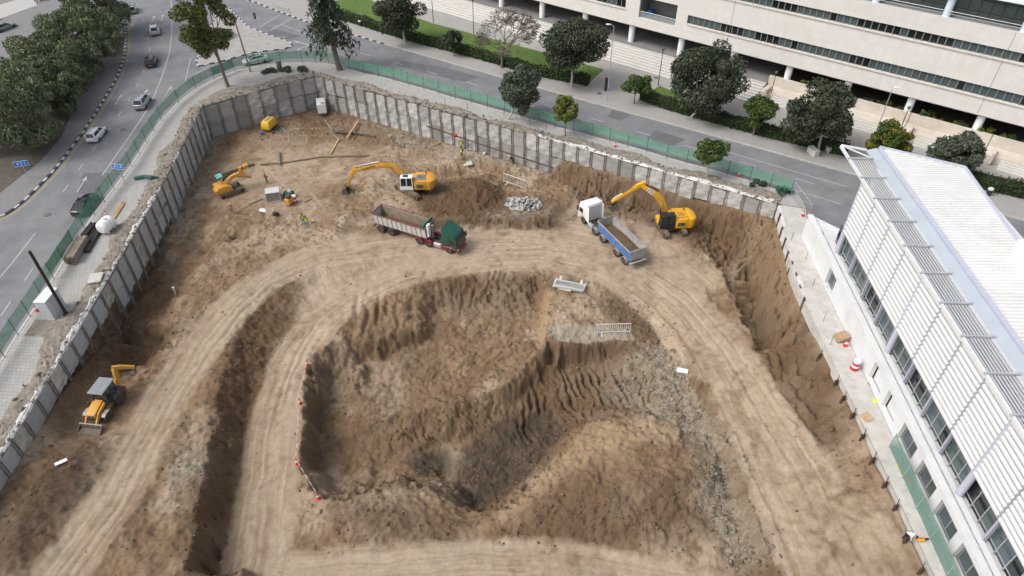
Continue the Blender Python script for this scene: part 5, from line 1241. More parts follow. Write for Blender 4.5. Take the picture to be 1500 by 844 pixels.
# ---- articulated tippers
def artic(label, A, B, side, ax, cabm, bodym, inner, rail, chm, load, tall, style):
    """A/B rear and front near-side wheel; side=+1 when the near side is the left side"""
    A = Vector(A); B = Vector(B); d = (B - A).normalized(); n = Vector((-d.y, d.x)); ang = math.atan2(d.y, d.x)
    c = A - n * side * 1.02
    t = thing('tipper_truck', label, 'truck', (c.x, c.y, -6.0), ang, 'articulated tipper trucks')
    L = ax[-1]
    for i, x in enumerate(ax):
        for s in (-1, 1):
            wheel(t, x, s * 1.02, .5, .36 if i < len(ax) - 1 else .32, rim_g)
    fr = MB(); x3 = ax[2]
    for s in (-1, 1): fr.box((x3 / 2 - .2, s * .42, 1.02), (x3 + 2.0, .12, .26)); fr.box(((x3 + L) / 2 + .1, s * .42, .86), (L - x3 + 2.4, .1, .24))
    for x in ax: fr.cyl((x, -.95, .5), (x, .95, .5), .09, n=8)
    fr.box((-1.15, 0, .72), (.14, 2.3, .14)); fr.cyl((1.9 + ax[1], .75, .75), (x3 - 1.0, .75, .75), .05, n=6); fr.build('chassis', chas, t)
    # body
    x0, x1 = -1.15, x3 + 1.15; zf, zt = 1.35, 1.35 + tall; w0, w1 = 1.05, 1.24
    bo = MB()
    for s in (-1, 1):
        P0 = [(x0, s * w0, zf), (x1, s * w0, zf), (x1, s * w1, zt), (x0, s * w1, zt)]
        Pi = [(p[0], p[1] - s * .07, p[2]) for p in P0]
        bo.loft([P0, Pi])
    bo.build('tipper_side', bodym, t)
    fl_ = MB(); fl_.box(((x0 + x1) / 2, 0, zf - .05), (x1 - x0, w0 * 2, .1)); fl_.hull([(x1 - .07, s * w0, zf) for s in (-1, 1)] + [(x1, s * w0, zf) for s in (-1, 1)] + [(x1 - .07, s * w1, zt + .25) for s in (-1, 1)] + [(x1, s * w1, zt + .25) for s in (-1, 1)]); fl_.build('tipper_floor', inner, t)
    li = MB()
    for s in (-1, 1): li.loft([[(x0 + .05, s * (w0 - .075), zf + .02), (x1 - .1, s * (w0 - .075), zf + .02), (x1 - .1, s * (w1 - .075), zt - .03), (x0 + .05, s * (w1 - .075), zt - .03)], [(x0 + .05, s * (w0 - .09), zf + .02), (x1 - .1, s * (w0 - .09), zf + .02), (x1 - .1, s * (w1 - .09), zt - .03), (x0 + .05, s * (w1 - .09), zt - .03)]])
    li.build('tipper_lining', inner, t)
    tg = MB(); tg.hull([(x0 - .08, s * w0, zf - .1) for s in (-1, 1)] + [(x0, s * w0, zf - .1) for s in (-1, 1)] + [(x0 - .08, s * w1, zt) for s in (-1, 1)] + [(x0, s * w1, zt) for s in (-1, 1)])
    tgo = tg.build('tailgate', mat('tailgate_grey', (.33, .36, .40), .6, .2, var=.15, dirt=dust, damt=.3) if style == 'blue' else bodym, t, bevel=.02)
    tr = MB()
    for s in (-1, 1): tr.beam((x0 - .08, s * (w1 + .01), zt + .03), (x1, s * (w1 + .01), zt + .03), .13, .12)
    tr.beam((x0, -w1, zt + .02), (x0, w1, zt + .02), .12, .12); tr.build('top_rail', rail, t)
    nr = 12
    if style == 'green':
        rb_ = MB().hull([(-.05, 0, zf), (.05, 0, zf), (-.05, (w1 - w0), zt), (.05, (w1 - w0), zt), (-.05, .09, zf), (.05, .09, zf), (-.05, (w1 - w0) + .08, zt), (.05, (w1 - w0) + .08, zt)]).mesh('side_rib'); rb_.materials.append(bodym)
        for k in range(nr):
            x = x0 + .05 + (x1 - x0 - .1) * k / (nr - 1)
            for s in (-1, 1):
                o = link('side_rib', rb_, None, t, (x, s * w0, 0)); o.scale = (1, s, 1)
        sh = MB(); sh.hull([(x1 - .55, -w1 + .05, zt + .05), (x1 - .25, -w1 + .05, zt + .05), (x1 - .5, -w1 + .05, zt + .5), (x1 - .25, -w1 + .05, zt + .55), (x1 - .55, w1 - .05, zt + .05), (x1 - .25, w1 - .05, zt + .05), (x1 - .5, w1 - .05, zt + .5), (x1 - .25, w1 - .05, zt + .55)]); sh.build('rolled_sheet', mat('green_tarpaulin', (.035, .13, .085), .7, var=.2), t)
        MB().box((x1 + .25, -.75, zf + 1.2), (.35, .6, 1.9), ch=.04).build('hydraulic_tank', white_alu, t); MB().cyl((x1 + .3, .1, .9), (x1 + .3, .1, zt), .14, n=10).build('tipping_ram', galv, t)
    else:
        rk = MB()
        for s in (-1, 1): rk.hull([(x0 + .3, s * w0, zf), (x1 - .3, s * w0, zf), (x0 + .3, s * (w0 + .1), zf + .06), (x1 - .3, s * (w0 + .1), zf + .06), (x0 + .3, s * w0, zf - .16), (x1 - .3, s * w0, zf - .16)])
        rk.build('side_skirt', galv, t); MB().box((x0 - .25, 0, 1.0), (.35, 2.5, .16), ch=.03).build('rear_bumper', galv, t)
        MB().cyl((x1 + .25, 0, .9), (x1 + .25, 0, zt + .1), .14, n=10).build('tipping_ram', galv, t)
    if load:
        rg = random.Random(3); vs = []; fs = []; nx_, ny_ = 26, 9
        for i in range(nx_ + 1):
            for j in range(ny_ + 1):
                u, v = i / nx_, j / ny_; zz = zf + tall * load * (.35 + .65 * math.sin(math.pi * min(1, u * 1.15)) ** .6 * math.sin(math.pi * (v * .8 + .1))) + rg.uniform(-.05, .05); ww = w0 - .09 + (zz - zf) / tall * (w1 - w0)
                vs.append((x0 + .08 + (x1 - x0 - .2) * u, -ww + 2 * ww * v, zz))
        for i in range(nx_):
            for j in range(ny_): fs.append((i * (ny_ + 1) + j, (i + 1) * (ny_ + 1) + j, (i + 1) * (ny_ + 1) + j + 1, i * (ny_ + 1) + j + 1))
        m_ = MB(); m_._add(vs, fs); lo = m_.build('soil_load', mat('loaded_soil', (.12, .078, .048), .95, var=.35, scale=3, bump=.05, bscale=12), None); lo.location = (c.x, c.y, -6.0); lo.rotation_euler = (0, 0, ang)
        tag(lo, 'brown soil lying inside the %s tipper body' % ('blue' if style == 'blue' else 'white'), 'soil')
    # mudguards
    for x in ax[:-1]:
        for s in (-1, 1):
            pts = [(x + .62 * math.cos(a), .5 + .62 * math.sin(a)) for a in [math.pi * k / 8 for k in range(9)]]; inn = [(x + .57 * math.cos(a), .5 + .57 * math.sin(a)) for a in [math.pi * k / 8 for k in range(9)]][::-1]
            MB().loft([[(p[0], s * .82, p[1]) for p in pts + inn], [(p[0], s * 1.22, p[1]) for p in pts + inn]]).build('mudguard', chas if x < x3 - .1 and style == 'green' else chm, t)
    # tractor
    xf = L
    cb = MB(); y = 1.22
    prof = [(xf + 1.32, .75), (xf + 1.38, 1.3), (xf + 1.28, 2.2), (xf + 1.02, 3.05), (xf + .55, 3.45), (xf - .95, 3.62), (xf - 1.02, 3.3), (xf - 1.02, .95), (xf - .62, .95), (xf - .52, 1.12), (xf - .2, 1.2), (xf + .3, 1.2), (xf + .55, 1.05), (xf + .62, .75)] if style != 'green' else \
           [(xf + 1.32, .75), (xf + 1.38, 1.3), (xf + 1.25, 2.3), (xf + .95, 2.95), (xf + .45, 3.2), (xf - .5, 3.55), (xf - .98, 3.85), (xf - 1.02, 3.3), (xf - 1.02, .95), (xf - .62, .95), (xf - .52, 1.12), (xf - .2, 1.2), (xf + .3, 1.2), (xf + .55, 1.05), (xf + .62, .75)]
    cb.prism(prof, -y, y, 'y'); cb.build('cab', cabm, t, True, bevel=.09)
    ws = MB(); ws.hull([(xf + 1.405, s * 1.02, 1.42) for s in (-1, 1)] + [(xf + 1.31, s * 1.06, 2.25) for s in (-1, 1)] + [(xf + 1.2, s * .96, 2.55) for s in (-1, 1)] + [(xf + 1.2, s * 1.0, 1.5) for s in (-1, 1)]); ws.build('windscreen', c_glass, t)
    for s in (-1, 1):
        MB().hull([(xf + a, s * b, zz) for b in (1.18, 1.235) for a, zz in ((1.05, 1.62), (.1, 1.62), (.1, 2.32), (.92, 2.32))]).build('side_window', c_glass, t)
        MB().hull([(xf + a, s * b, zz) for b in (1.3, 1.5) for a, zz in ((1.15, 1.7), (1.35, 1.7), (1.15, 2.4), (1.3, 2.4))]).build('mirror', chas, t)
        MB().box((xf + 1.33, s * .95, .95), (.12, .4, .2), ch=.03).build('headlight', lamp_w, t)
        MB().box((L - 1.75, s * 1.0, .8), (1.1, .42, .55), ch=.06).build('fuel_tank', galv if s * side > 0 else chas, t)
        MB().box((xf + .1, s * 1.225, 1.9), (.03, .03, 1.4)).build('door_seam', chas, t)
    MB().box((xf + 1.36, 0, 1.12), (.06, 1.9, .36)).build('grille', chas, t); MB().box((xf + 1.28, 0, .62), (.3, 2.42, .42), ch=.06).build('front_bumper', chm if style == 'green' else cabm, t)
    if style == 'green':
        MB().box((xf - .05, 0, .98), (2.2, 2.47, .26), ch=.05).build('lower_sill', chm, t); MB().box((xf - .05, 0, 3.40), (.6, .7, .05)).build('roof_hatch', c_glass, t).rotation_euler = (0, R(12), 0)
    else:
        MB().box((xf - 1.06, 0, 2.3), (.06, 1.9, 2.1), ch=.02).build('rear_panel', mat('cab_rear_grey', (.50, .52, .55), .6, var=.06), t); MB().box((xf + .3, 0, 3.55), (.6, .7, .05)).build('roof_hatch', c_glass, t).rotation_euler = (0, R(5), 0)
        for s in (-1, 1): MB().hull([(xf - 1.0, s * 1.2, 1.0), (xf - 1.45, s * 1.2, 1.0), (xf - 1.0, s * 1.2, 3.4), (xf - 1.3, s * 1.2, 3.2), (xf - 1.0, s * 1.16, 1.0), (xf - 1.45, s * 1.16, 1.0), (xf - 1.0, s * 1.16, 3.4), (xf - 1.3, s * 1.16, 3.2)]).build('side_fairing', cabm, t)
    return t
tr_white = mat('dusty_white_steel', (.56, .55, .53), .6, .0, var=.1, scale=2, dirt=(.36, .30, .24), damt=.45, dscale=1.8)
tr_inner = mat('worn_tipper_steel', (.27, .22, .165), .7, .2, var=.25, scale=2, dirt=(.2, .13, .08), damt=.45, dscale=1.2)
tr_inner2 = mat('bare_tipper_steel', (.42, .40, .37), .6, .3, var=.2, scale=2, dirt=(.30, .23, .16), damt=.45, dscale=1.2)
tr_blue = mat('blue_truck_paint', (.055, .17, .44), .45, .0, var=.15, scale=2, dirt=(.30, .31, .33), damt=.3, dscale=2)
tr_green = mat('dark_green_truck_paint', (.012, .075, .05), .4, 0, var=.08, dirt=(.13, .12, .09), damt=.2, dscale=1.5, coat=.3)
tr_red = mat('red_truck_paint', (.33, .022, .04), .45, 0, var=.1, dirt=(.27, .19, .14), damt=.25, dscale=2)
tr_wcab = mat('white_truck_paint', (.76, .76, .75), .4, 0, var=.04, dirt=(.5, .46, .4), damt=.12, dscale=1.0, coat=.3)
rail_red = mat('red_brown_rail', (.17, .07, .06), .7, var=.2)
artic('tipper truck with dark green cab, red chassis and empty white ribbed body', T1A, T1B, -1, (0, 1.65, 6.2, 7.6, 10.75), tr_green, tr_white, tr_inner, rail_red, tr_red, .18, 1.5, 'green')
artic('tipper truck with white cab and blue body being loaded by the excavator', T2A, T2B, 1, (0, 1.9, 5.3, 7.2, 10.1), tr_wcab, tr_blue, tr_inner2, tr_inner2, rim_g, .72, 1.35, 'blue')
# ---- excavators
ex_y = mat('orange_yellow_paint', (.62, .30, .035), .5, 0, var=.1, dirt=(.34, .25, .16), damt=.42, dscale=1.8)
ex_y2 = mat('bright_yellow_paint', (.72, .38, .015), .45, 0, var=.08, dirt=(.36, .26, .16), damt=.32, dscale=1.8)
track_m = mat('track_steel', (.16, .125, .09), .8, .2, var=.3, scale=4, dirt=(.26, .19, .125), damt=.5, dscale=2)
buck = mat('bucket_steel', (.14, .125, .105), .7, .3, var=.25, dirt=(.2, .15, .1), damt=.4)
chrome = mat('ram_rod', (.62, .63, .64), .25, .8, var=.05)
def track_unit(parent, y, L, w, h, ang=0):
    t = MB(); r = h / 2; pts = []
    for k in range(9): a = math.pi / 2 + math.pi * k / 8; pts.append((-L / 2 + r + r * math.cos(a), r + r * math.sin(a)))
    for k in range(9): a = -math.pi / 2 + math.pi * k / 8; pts.append((L / 2 - r + r * math.cos(a), r + r * math.sin(a)))
    t.prism(pts, -w / 2, w / 2, 'y'); o = t.build('track', track_m, parent, True); o.location = (0, y, 0)
    s = MB(); pp_ = pts + [pts[0]]; acc = 0; nxt = 0
    for (x0, z0), (x1, z1) in zip(pp_[:-1], pp_[1:]):
        ln = math.hypot(x1 - x0, z1 - z0); u = 0
        while nxt <= acc + ln and ln > 0:
            f = (nxt - acc) / ln; x = x0 + (x1 - x0) * f; z = z0 + (z1 - z0) * f; d = ((x1 - x0) / ln, (z1 - z0) / ln); nx_, nz_ = d[1], -d[0]
            s.box((x + nx_ * .015 * -1, 0, z + nz_ * -.015), (.16, w + .04, .05), rot=(0, -math.atan2(d[1], d[0]), 0)); nxt += .24
        acc += ln
    s.build('track_plates', track_m, o)
    wl_ = MB()
    for k in range(6): x = -L / 2 + h * .6 + k * (L - h * 1.2) / 5; wl_.lathe([(.14, -w / 2 - .03), (.14, w / 2 + .03)], c=(x, 0, h * .36), n=10, axis='y')
    for x in (-L / 2 + r, L / 2 - r): wl_.lathe([(r * .62, -w / 2 - .03), (r * .62, w / 2 + .03)], c=(x, 0, r), n=12, axis='y')
    wl_.build('roller', steel_dark, o); return o
def boom_poly(pts, h):
    """side outline of an arm through pts (x,z) with heights h"""
    up = []; dn = []
    for i, p in enumerate(pts):
        a = Vector(pts[max(i - 1, 0)]); b = Vector(pts[min(i + 1, len(pts) - 1)]); d = (b - a).normalized(); n = Vector((-d.y, d.x))
        up.append(tuple(Vector(p) + n * h[i] / 2)); dn.append(tuple(Vector(p) - n * h[i] / 2))
    return up + dn[::-1]
def excavator(label, loc, head, trk, body_m, cab_m, boom, bh, stick, sh_, bucket_pos, bucket_rot, text, cabcol, deck, s=1.0, text_m=None):
    t = thing('excavator', label, 'excavator', loc, head, 'crawler excavators')
    uc = MB(); a = trk
    und = bpy.data.objects.new('undercarriage', None)
    um = MB(); um.box((0, 0, .62), (2.2, 1.9, .36), ch=.06); um.lathe([(.75, .7), (.75, 1.05)], n=18); uo = um.build('undercarriage', chas, t, True); uo.rotation_euler = (0, 0, a)
    for sy in (-1, 1):
        o = track_unit(t, 0, 4.5 * s, .6, .92); o.rotation_euler = (0, 0, a); o.location = (-math.sin(a) * sy * 1.28, math.cos(a) * sy * 1.28, 0)
    hz = 1.05
    b = MB(); b.prism([(1.75, hz), (1.75, hz + .42), (.6, hz + .5), (.55, hz + 1.05), (-.4, hz + 1.12), (-.4, hz + .0)], -1.4, -.35, 'y'); b.box((.35, -.05, hz + .15), (2.9, .9, .3)); b.build('front_deck', body_m, t, True, bevel=.05)
    hb = MB(); hb.prism([(-.35, hz), (-.35, hz + 1.35), (-2.1, hz + 1.4), (-2.1, hz)], -1.42, 1.42, 'y'); hb.build('engine_house', body_m, t, True, bevel=.08)
    cw = MB(); cw.hull([(-2.1, sy * 1.42, z) for sy in (-1, 1) for z in (hz - .08, hz + 1.42)] + [(-2.7, sy * 1.38, z) for sy in (-1, 1) for z in (hz - .02, hz + 1.38)] + [(-3.15, sy * .95, z) for sy in (-1, 1) for z in (hz + .1, hz + 1.25)] + [(-3.3, sy * .4, z) for sy in (-1, 1) for z in (hz + .15, hz + 1.2)]); cw.build('counterweight', body_m, t, True, bevel=.06)
    dk = MB(); dk.box((-1.25, .25, hz + 1.44), (1.3, 1.35, .12), ch=.04); dk.build('engine_cover', deck, t)
    for k in range(4): MB().box((-1.6 + k * .22, .25, hz + 1.51), (.08, .9, .03)).build('vent_slot', chas, t)
    MB().cyl((-1.9, -.9, hz + 1.35), (-1.9, -.9, hz + 1.85), .08, n=8).build('exhaust', steel_dark, t)
    MB().box((-1.15, 1.43, hz + .62), (1.0, .03, .55)).build('side_grille', chas, t); MB().box((-1.15, -1.43, hz + .62), (1.0, .03, .55)).build('side_grille', chas, t)
    rl = MB()
    for (x0, x1, yy) in ((-.5, 1.5, -1.36), (-2.0, -.6, -1.36), (-2.0, -.6, 1.36)):
        zz = hz + (.5 if x1 > 0 else 1.36); rl.tube([(x0, yy, zz), (x0, yy, zz + .45), (x1, yy, zz + .45), (x1, yy, zz)], .025, 5)
    rl.build('handrail', chas if cabcol is None else galv, t)
    # cab: y on the left side of the machine
    cx0, cx1, y0, y1, ct = -.15, 1.75, .42, 1.42, hz + 2.05
    fr_ = MB()
    cps = {'A': (cx1 - .05, hz + .0, cx1 - .25, ct - .12), 'B': (.75, hz + .0, .7, ct - .05), 'C': (cx0, hz, cx0 + .1, ct - .05)}
    for yy in (y0 + .04, y1 - .04):
        for k_, (xa, za, xb, zb) in cps.items(): fr_.beam((xa, yy, za), (xb, yy, zb), .1, .1)
        fr_.box(((cx0 + cx1) / 2, yy, hz + .3), (cx1 - cx0, .07, .6 if yy > 1 else .6))
    fr_.box((cx0 + .03, (y0 + y1) / 2, hz + .55), (.07, y1 - y0, 1.1)); fr_.build('cab_frame', cab_m, t)
    ro = MB(); ro.hull([(x, yy, z) for x, z in ((cx0 - .05, ct), (cx1 - .2, ct - .04), (cx0, ct - .14), (cx1 - .12, ct - .16)) for yy in (y0, y1)]); ro.build('cab_roof', cabcol or cab_m, t, True, bevel=.04)
    MB().box((.85, (y0 + y1) / 2, ct + .005), (.75, .6, .03)).build('roof_window', c_glass, t)
    gl = MB()
    gl.hull([(x, yy, z) for yy in (y1 - .06, y1 - .04) for x, z in ((cx0 + .1, hz + .62), (cx1 - .12, hz + .62), (cx1 - .28, ct - .16), (cx0 + .12, ct - .16))])
    gl.hull([(x, yy, z) for yy in (y0 + .04, y0 + .06) for x, z in ((cx0 + .1, hz + .62), (cx1 - .12, hz + .62), (cx1 - .28, ct - .16), (cx0 + .12, ct - .16))])
    gl.hull([(x, yy, z) for yy in (y0 + .08, y1 - .08) for x, z in ((cx1 - .06, hz + .35), (cx1 - .04, hz + .35), (cx1 - .26, ct - .16), (cx1 - .24, ct - .16))])
    gl.build('cab_glass', glass_mat('cab_glass', (.03, .04, .045), .72) if 'cab_glass' not in MATS else MATS['cab_glass'], t)
    st = MB(); st.box((.45, .92, hz + .45), (.5, .5, .14), ch=.04); st.box((.22, .92, hz + .85), (.14, .48, .75), ch=.05); st.build('seat', chas, t)
    # arm
    bm_ = MB(); bm_.prism(boom_poly(boom, bh), -.26, .26, 'y'); bo = bm_.build('boom', body_m, t, True, bevel=.035)
    sm_ = MB(); sm_.prism(boom_poly(stick, sh_), -.19, .19, 'y'); so = sm_.build('stick', body_m, t, True, bevel=.03)
    def ram(a, b, f=.55, y=0, par=t):
        a = Vector((a[0], y, a[1])); b = Vector((b[0], y, b[1])); m = a.lerp(b, f)
        o = MB().cyl(a, m, .10, n=10).build('hydraulic_ram', steel_dark if cabcol is None else galv, par); MB().cyl(m, b, .06, n=8).build('ram_rod', chrome, o)
    bmid = Vector(boom[len(boom) // 2])
    for yy in (-.36, .36): ram((boom[0][0] + .75, boom[0][1] - .6), (bmid.x, bmid.y - .05), .6, yy)
    up = lambda p, q, f, k: tuple(Vector(p).lerp(Vector(q), f) + Vector((-(Vector(q) - Vector(p)).normalized().y, (Vector(q) - Vector(p)).normalized().x)) * k)
    ram(up(boom[-2], boom[-1], .05, .48), up(stick[0], stick[1], -.02, .05) if len(stick) == 2 else stick[0], .6)
    ram(up(stick[0], stick[-1], .22, .32), up(stick[0], stick[-1], .90, .36), .6)
    hs_ = MB(); hs_.tube([(boom[0][0], .12, boom[0][1] + .5)] + [(p[0], .14, p[1] + .42) for p in boom[1:]], .035, 5); hs_.tube([(boom[0][0], -.12, boom[0][1] + .5)] + [(p[0], -.14, p[1] + .42) for p in boom[1:]], .035, 5); hs_.build('hose', black_rub, t)
    # bucket
    bk = MB(); W = .62
    out = [(.0, .05), (.28, .1), (.62, -.18), (.78, -.62), (.62, -1.05), (.2, -1.28), (-.28, -1.25)]; inn = [(-.24, -1.16), (.16, -1.17), (.53, -.98), (.67, -.6), (.53, -.22), (.24, .0), (.0, -.04)]
    bk.prism(out + inn, -W, W, 'y')
    for sy in (-1, 1): bk.prism([(.0, .05), (.28, .1), (.62, -.18), (.78, -.62), (.62, -1.05), (.2, -1.28), (-.28, -1.25), (-.1, -.6)], sy * W - .03, sy * W + .03, 'y')
    for k in range(5): bk.hull([(-.26, -W + .12 + k * .25 - .05 + dy, -1.26 + dz) for dy in (0, .1) for dz in (0, .08)] + [(-.5, -W + .12 + k * .25, -1.24)])
    for sy in (-1, 1): bk.prism([(-.1, .2), (.2, .25), (.3, .05), (.0, -.05)], sy * .22 - .03, sy * .22 + .03, 'y')
    k_ = bk.build('bucket', buck, t, True); k_.location = (bucket_pos[0], 0, bucket_pos[1]); k_.rotation_euler = (0, bucket_rot, 0); k_.scale = (s, s, s)
    ram2 = MB(); ram2.beam((stick[-1][0], .12, stick[-1][1] + .3), (bucket_pos[0] + .1, .12, bucket_pos[1] + .1), .08, .14); ram2.beam((stick[-1][0], -.12, stick[-1][1] + .3), (bucket_pos[0] + .1, -.12, bucket_pos[1] + .1), .08, .14); ram2.build('bucket_link', steel_dark, t)
    if text:
        for sy in (1, -1):
            cu = bpy.data.curves.new('lettering', 'FONT'); cu.body = text[0]; cu.size = text[1]; cu.align_x = 'CENTER'; cu.align_y = 'CENTER'; cu.extrude = .004
            tmp = bpy.data.objects.new('tmp', cu); COL.objects.link(tmp); bpy.context.view_layer.update()
            me = bpy.data.meshes.new_from_object(tmp.evaluated_get(bpy.context.evaluated_depsgraph_get())); bpy.data.objects.remove(tmp)
            lt = link('lettering', me, text_m, bo); a_, b_ = Vector(boom[text[2]]), Vector(boom[text[2] + 1]); m_ = a_.lerp(b_, text[3]); ta = math.atan2(b_.y - a_.y, b_.x - a_.x)
            # upright as read from that side of the boom
            if sy > 0: M_ = Matrix(((-1, 0, 0), (0, 0, 1), (0, 1, 0))); ta = -ta
            else: M_ = Matrix(((1, 0, 0), (0, 0, -1), (0, 1, 0)))
            M4 = Matrix.Translation((m_.x, sy * .275, m_.y)) @ (M_ @ Matrix.Rotation(ta, 3, 'Z')).to_4x4(); lt.matrix_local = M4
            if len(text) > 4:
                pm = MB().box((0, 0, -.006), (text[1] * 2.0, text[1] * 1.0, .008)).build('badge', text[4], bo); pm.matrix_local = M4
    return t
excavator('orange-yellow excavator with white cab reaching left beside the spoil heap', (EX1[0], EX1[1], -5.0), R(180), R(-42) - R(180), ex_y, tr_wcab, [(.5, 1.75), (1.6, 3.3), (3.0, 4.3), (4.2, 4.45), (8.3, 3.5)], [.55, .75, .85, .8, .5], [(7.95, 4.1), (8.6, 3.0), (9.7, .85)], [.4, .62, .32], (9.75, .8), R(8), ('LIEBHERR', .5, 3, .45), tr_wcab, mat('grey_engine_cover', (.18, .19, .20), .6, var=.1), 1.1, chas)
badge = mat('white_badge', (.78, .78, .76), .5, var=.03)
excavator('bright yellow excavator with black cab loading the blue tipper truck', (EX2[0], EX2[1], -5.3), R(184), R(-75) - R(184), ex_y2, mat('cab_black', (.022, .022, .024), .5, var=.1), [(.5, 1.7), (1.0, 3.2), (1.7, 4.7), (2.5, 5.7), (4.6, 7.2)], [.5, .7, .85, .85, .5], [(4.15, 7.65), (5.1, 7.15), (8.5, 4.7)], [.4, .6, .3], (8.55, 4.6), R(75), ('JCB', .55, 3, .45, badge), None, ex_y2, 1.0, chas)
# ------------------------------------------------------------------ backhoe loader
def backhoe():
    x, y = BHL; t = thing('backhoe_loader', 'yellow backhoe loader with grey cab roof near the left wall', 'backhoe loader', (x, y, -3.6), R(-97))
    for s in (-1, 1):
        wheel(t, -1.0, s * .98, .74, .45, ex_y); wheel(t, 1.25, s * .95, .52, .36, rim_g)
        MB().hull([(-1.75, s * .75, 1.05), (-1.55, s * .75, 1.55), (-.45, s * .75, 1.6), (-.2, s * .75, 1.2), (-1.75, s * 1.22, 1.05), (-1.55, s * 1.22, 1.55), (-.45, s * 1.22, 1.6), (-.2, s * 1.22, 1.2)]).build('rear_mudguard', chas, t, True, bevel=.04)
        MB().hull([(.75, s * .75, 1.0), (1.0, s * .75, 1.14), (1.55, s * .75, 1.14), (1.8, s * .75, .98), (.75, s * 1.15, 1.0), (1.0, s * 1.15, 1.14), (1.55, s * 1.15, 1.14), (1.8, s * 1.15, .98)]).build('front_mudguard', rim_g, t)
        MB().prism(boom_poly([(.45, 1.5), (1.6, 1.25), (2.5, .55)], [.28, .34, .26]), s * .56 - .07, s * .56 + .07, 'y').build('loader_arm', ex_y, t, bevel=.02)
        MB().cyl((.8, s * .56, .9), (2.0, s * .56, .75), .06, n=8).build('hydraulic_ram', chrome, t)
    MB().box((.4, 0, .85), (3.4, .8, .4), ch=.05).build('chassis', chas, t)
    MB().prism([(.35, 1.0), (.35, 1.78), (1.2, 1.66), (2.05, 1.45), (2.1, 1.0)], -.42, .42, 'y').build('bonnet', ex_y, t, True, bevel=.06)
    MB().box((2.12, 0, 1.18), (.04, .6, .38)).build('grille', chas, t)
    fr_ = MB()
    for s in (-1, 1):
        for (xa, xb) in ((.3, .15), (-.55, -.55), (-1.45, -1.35)): fr_.beam((xa, s * .74, 1.1), (xb, s * .70, 2.62), .09, .09)
        fr_.box((-.55, s * .74, 1.35), (1.7, .06, .25))
    fr_.build('cab_frame', chas, t)
    g = MB(); g.hull([(xx, s * .71, 1.45) for xx in (.26, -1.4) for s in (-1, 1)] + [(xx, s * .67, 2.58) for xx in (.14, -1.32) for s in (-1, 1)]); g.build('cab_glass', glass_mat('backhoe_glass', (.05, .065, .06), .6), t)
    MB().box((-.45, 0, 1.5), (.5, .5, .5), ch=.08).build('seat', chas, t)
    MB().box((-.6, 0, 2.7), (2.15, 1.62, .16), ch=.07).build('cab_roof', mat('grey_cab_roof', (.215, .23, .25), .6, var=.12, dirt=(.3, .27, .23), damt=.3), t)
    bk = MB(); W = 1.13; pr = [(2.45, .62), (2.55, .12), (3.3, .03), (3.3, .09), (2.64, .19), (2.55, .64)]
    bk.prism(pr, -W, W, 'y')
    for s in (-1, 1): bk.prism([(2.45, .62), (2.55, .1), (3.3, .03), (2.75, .5)], s * W - .03, s * W + .03, 'y')
    bk.build('loader_bucket', buck, t); MB().box((2.5, 0, .66), (.1, 2.3, .08)).build('bucket_edge', galv, t)
    MB().box((-1.95, 0, .9), (.22, 1.9, .7), ch=.04).build('rear_frame', chas, t)
    for s in (-1, 1): MB().hull([(-2.0, s * .85, 1.3), (-2.2, s * .85, 1.3), (-2.0, s * 1.05, 1.3), (-2.35, s * 1.1, .0), (-2.15, s * 1.1, .0), (-2.25, s * .95, 0)]).build('stabiliser', ex_y, t)
    MB().prism(boom_poly([(-2.1, .9), (-2.7, 1.7), (-2.9, 2.75)], [.5, .6, .45]), -.14, .14, 'y').build('backhoe_boom', ex_y, t, bevel=.03)
    dp = MB(); dp.M = Matrix.Translation((-2.9, 0, 2.75)) @ Matrix.Rotation(R(-55), 4, 'Z'); dp.prism(boom_poly([(.15, .1), (-.5, -.1), (-1.7, -.7)], [.4, .46, .3]), -.12, .12, 'y'); dp.build('dipper', ex_y, t, bevel=.02)
    b2 = MB(); b2.M = dp.M @ Matrix.Translation((-1.55, 0, -.75)); b2.prism([(0, 0), (-.15, -.5), (.15, -.8), (.6, -.7), (.55, -.64), (.2, -.7), (-.05, -.48), (.1, -.05)], -.34, .34, 'y'); b2.build('digging_bucket', buck, t)
    return t
backhoe()
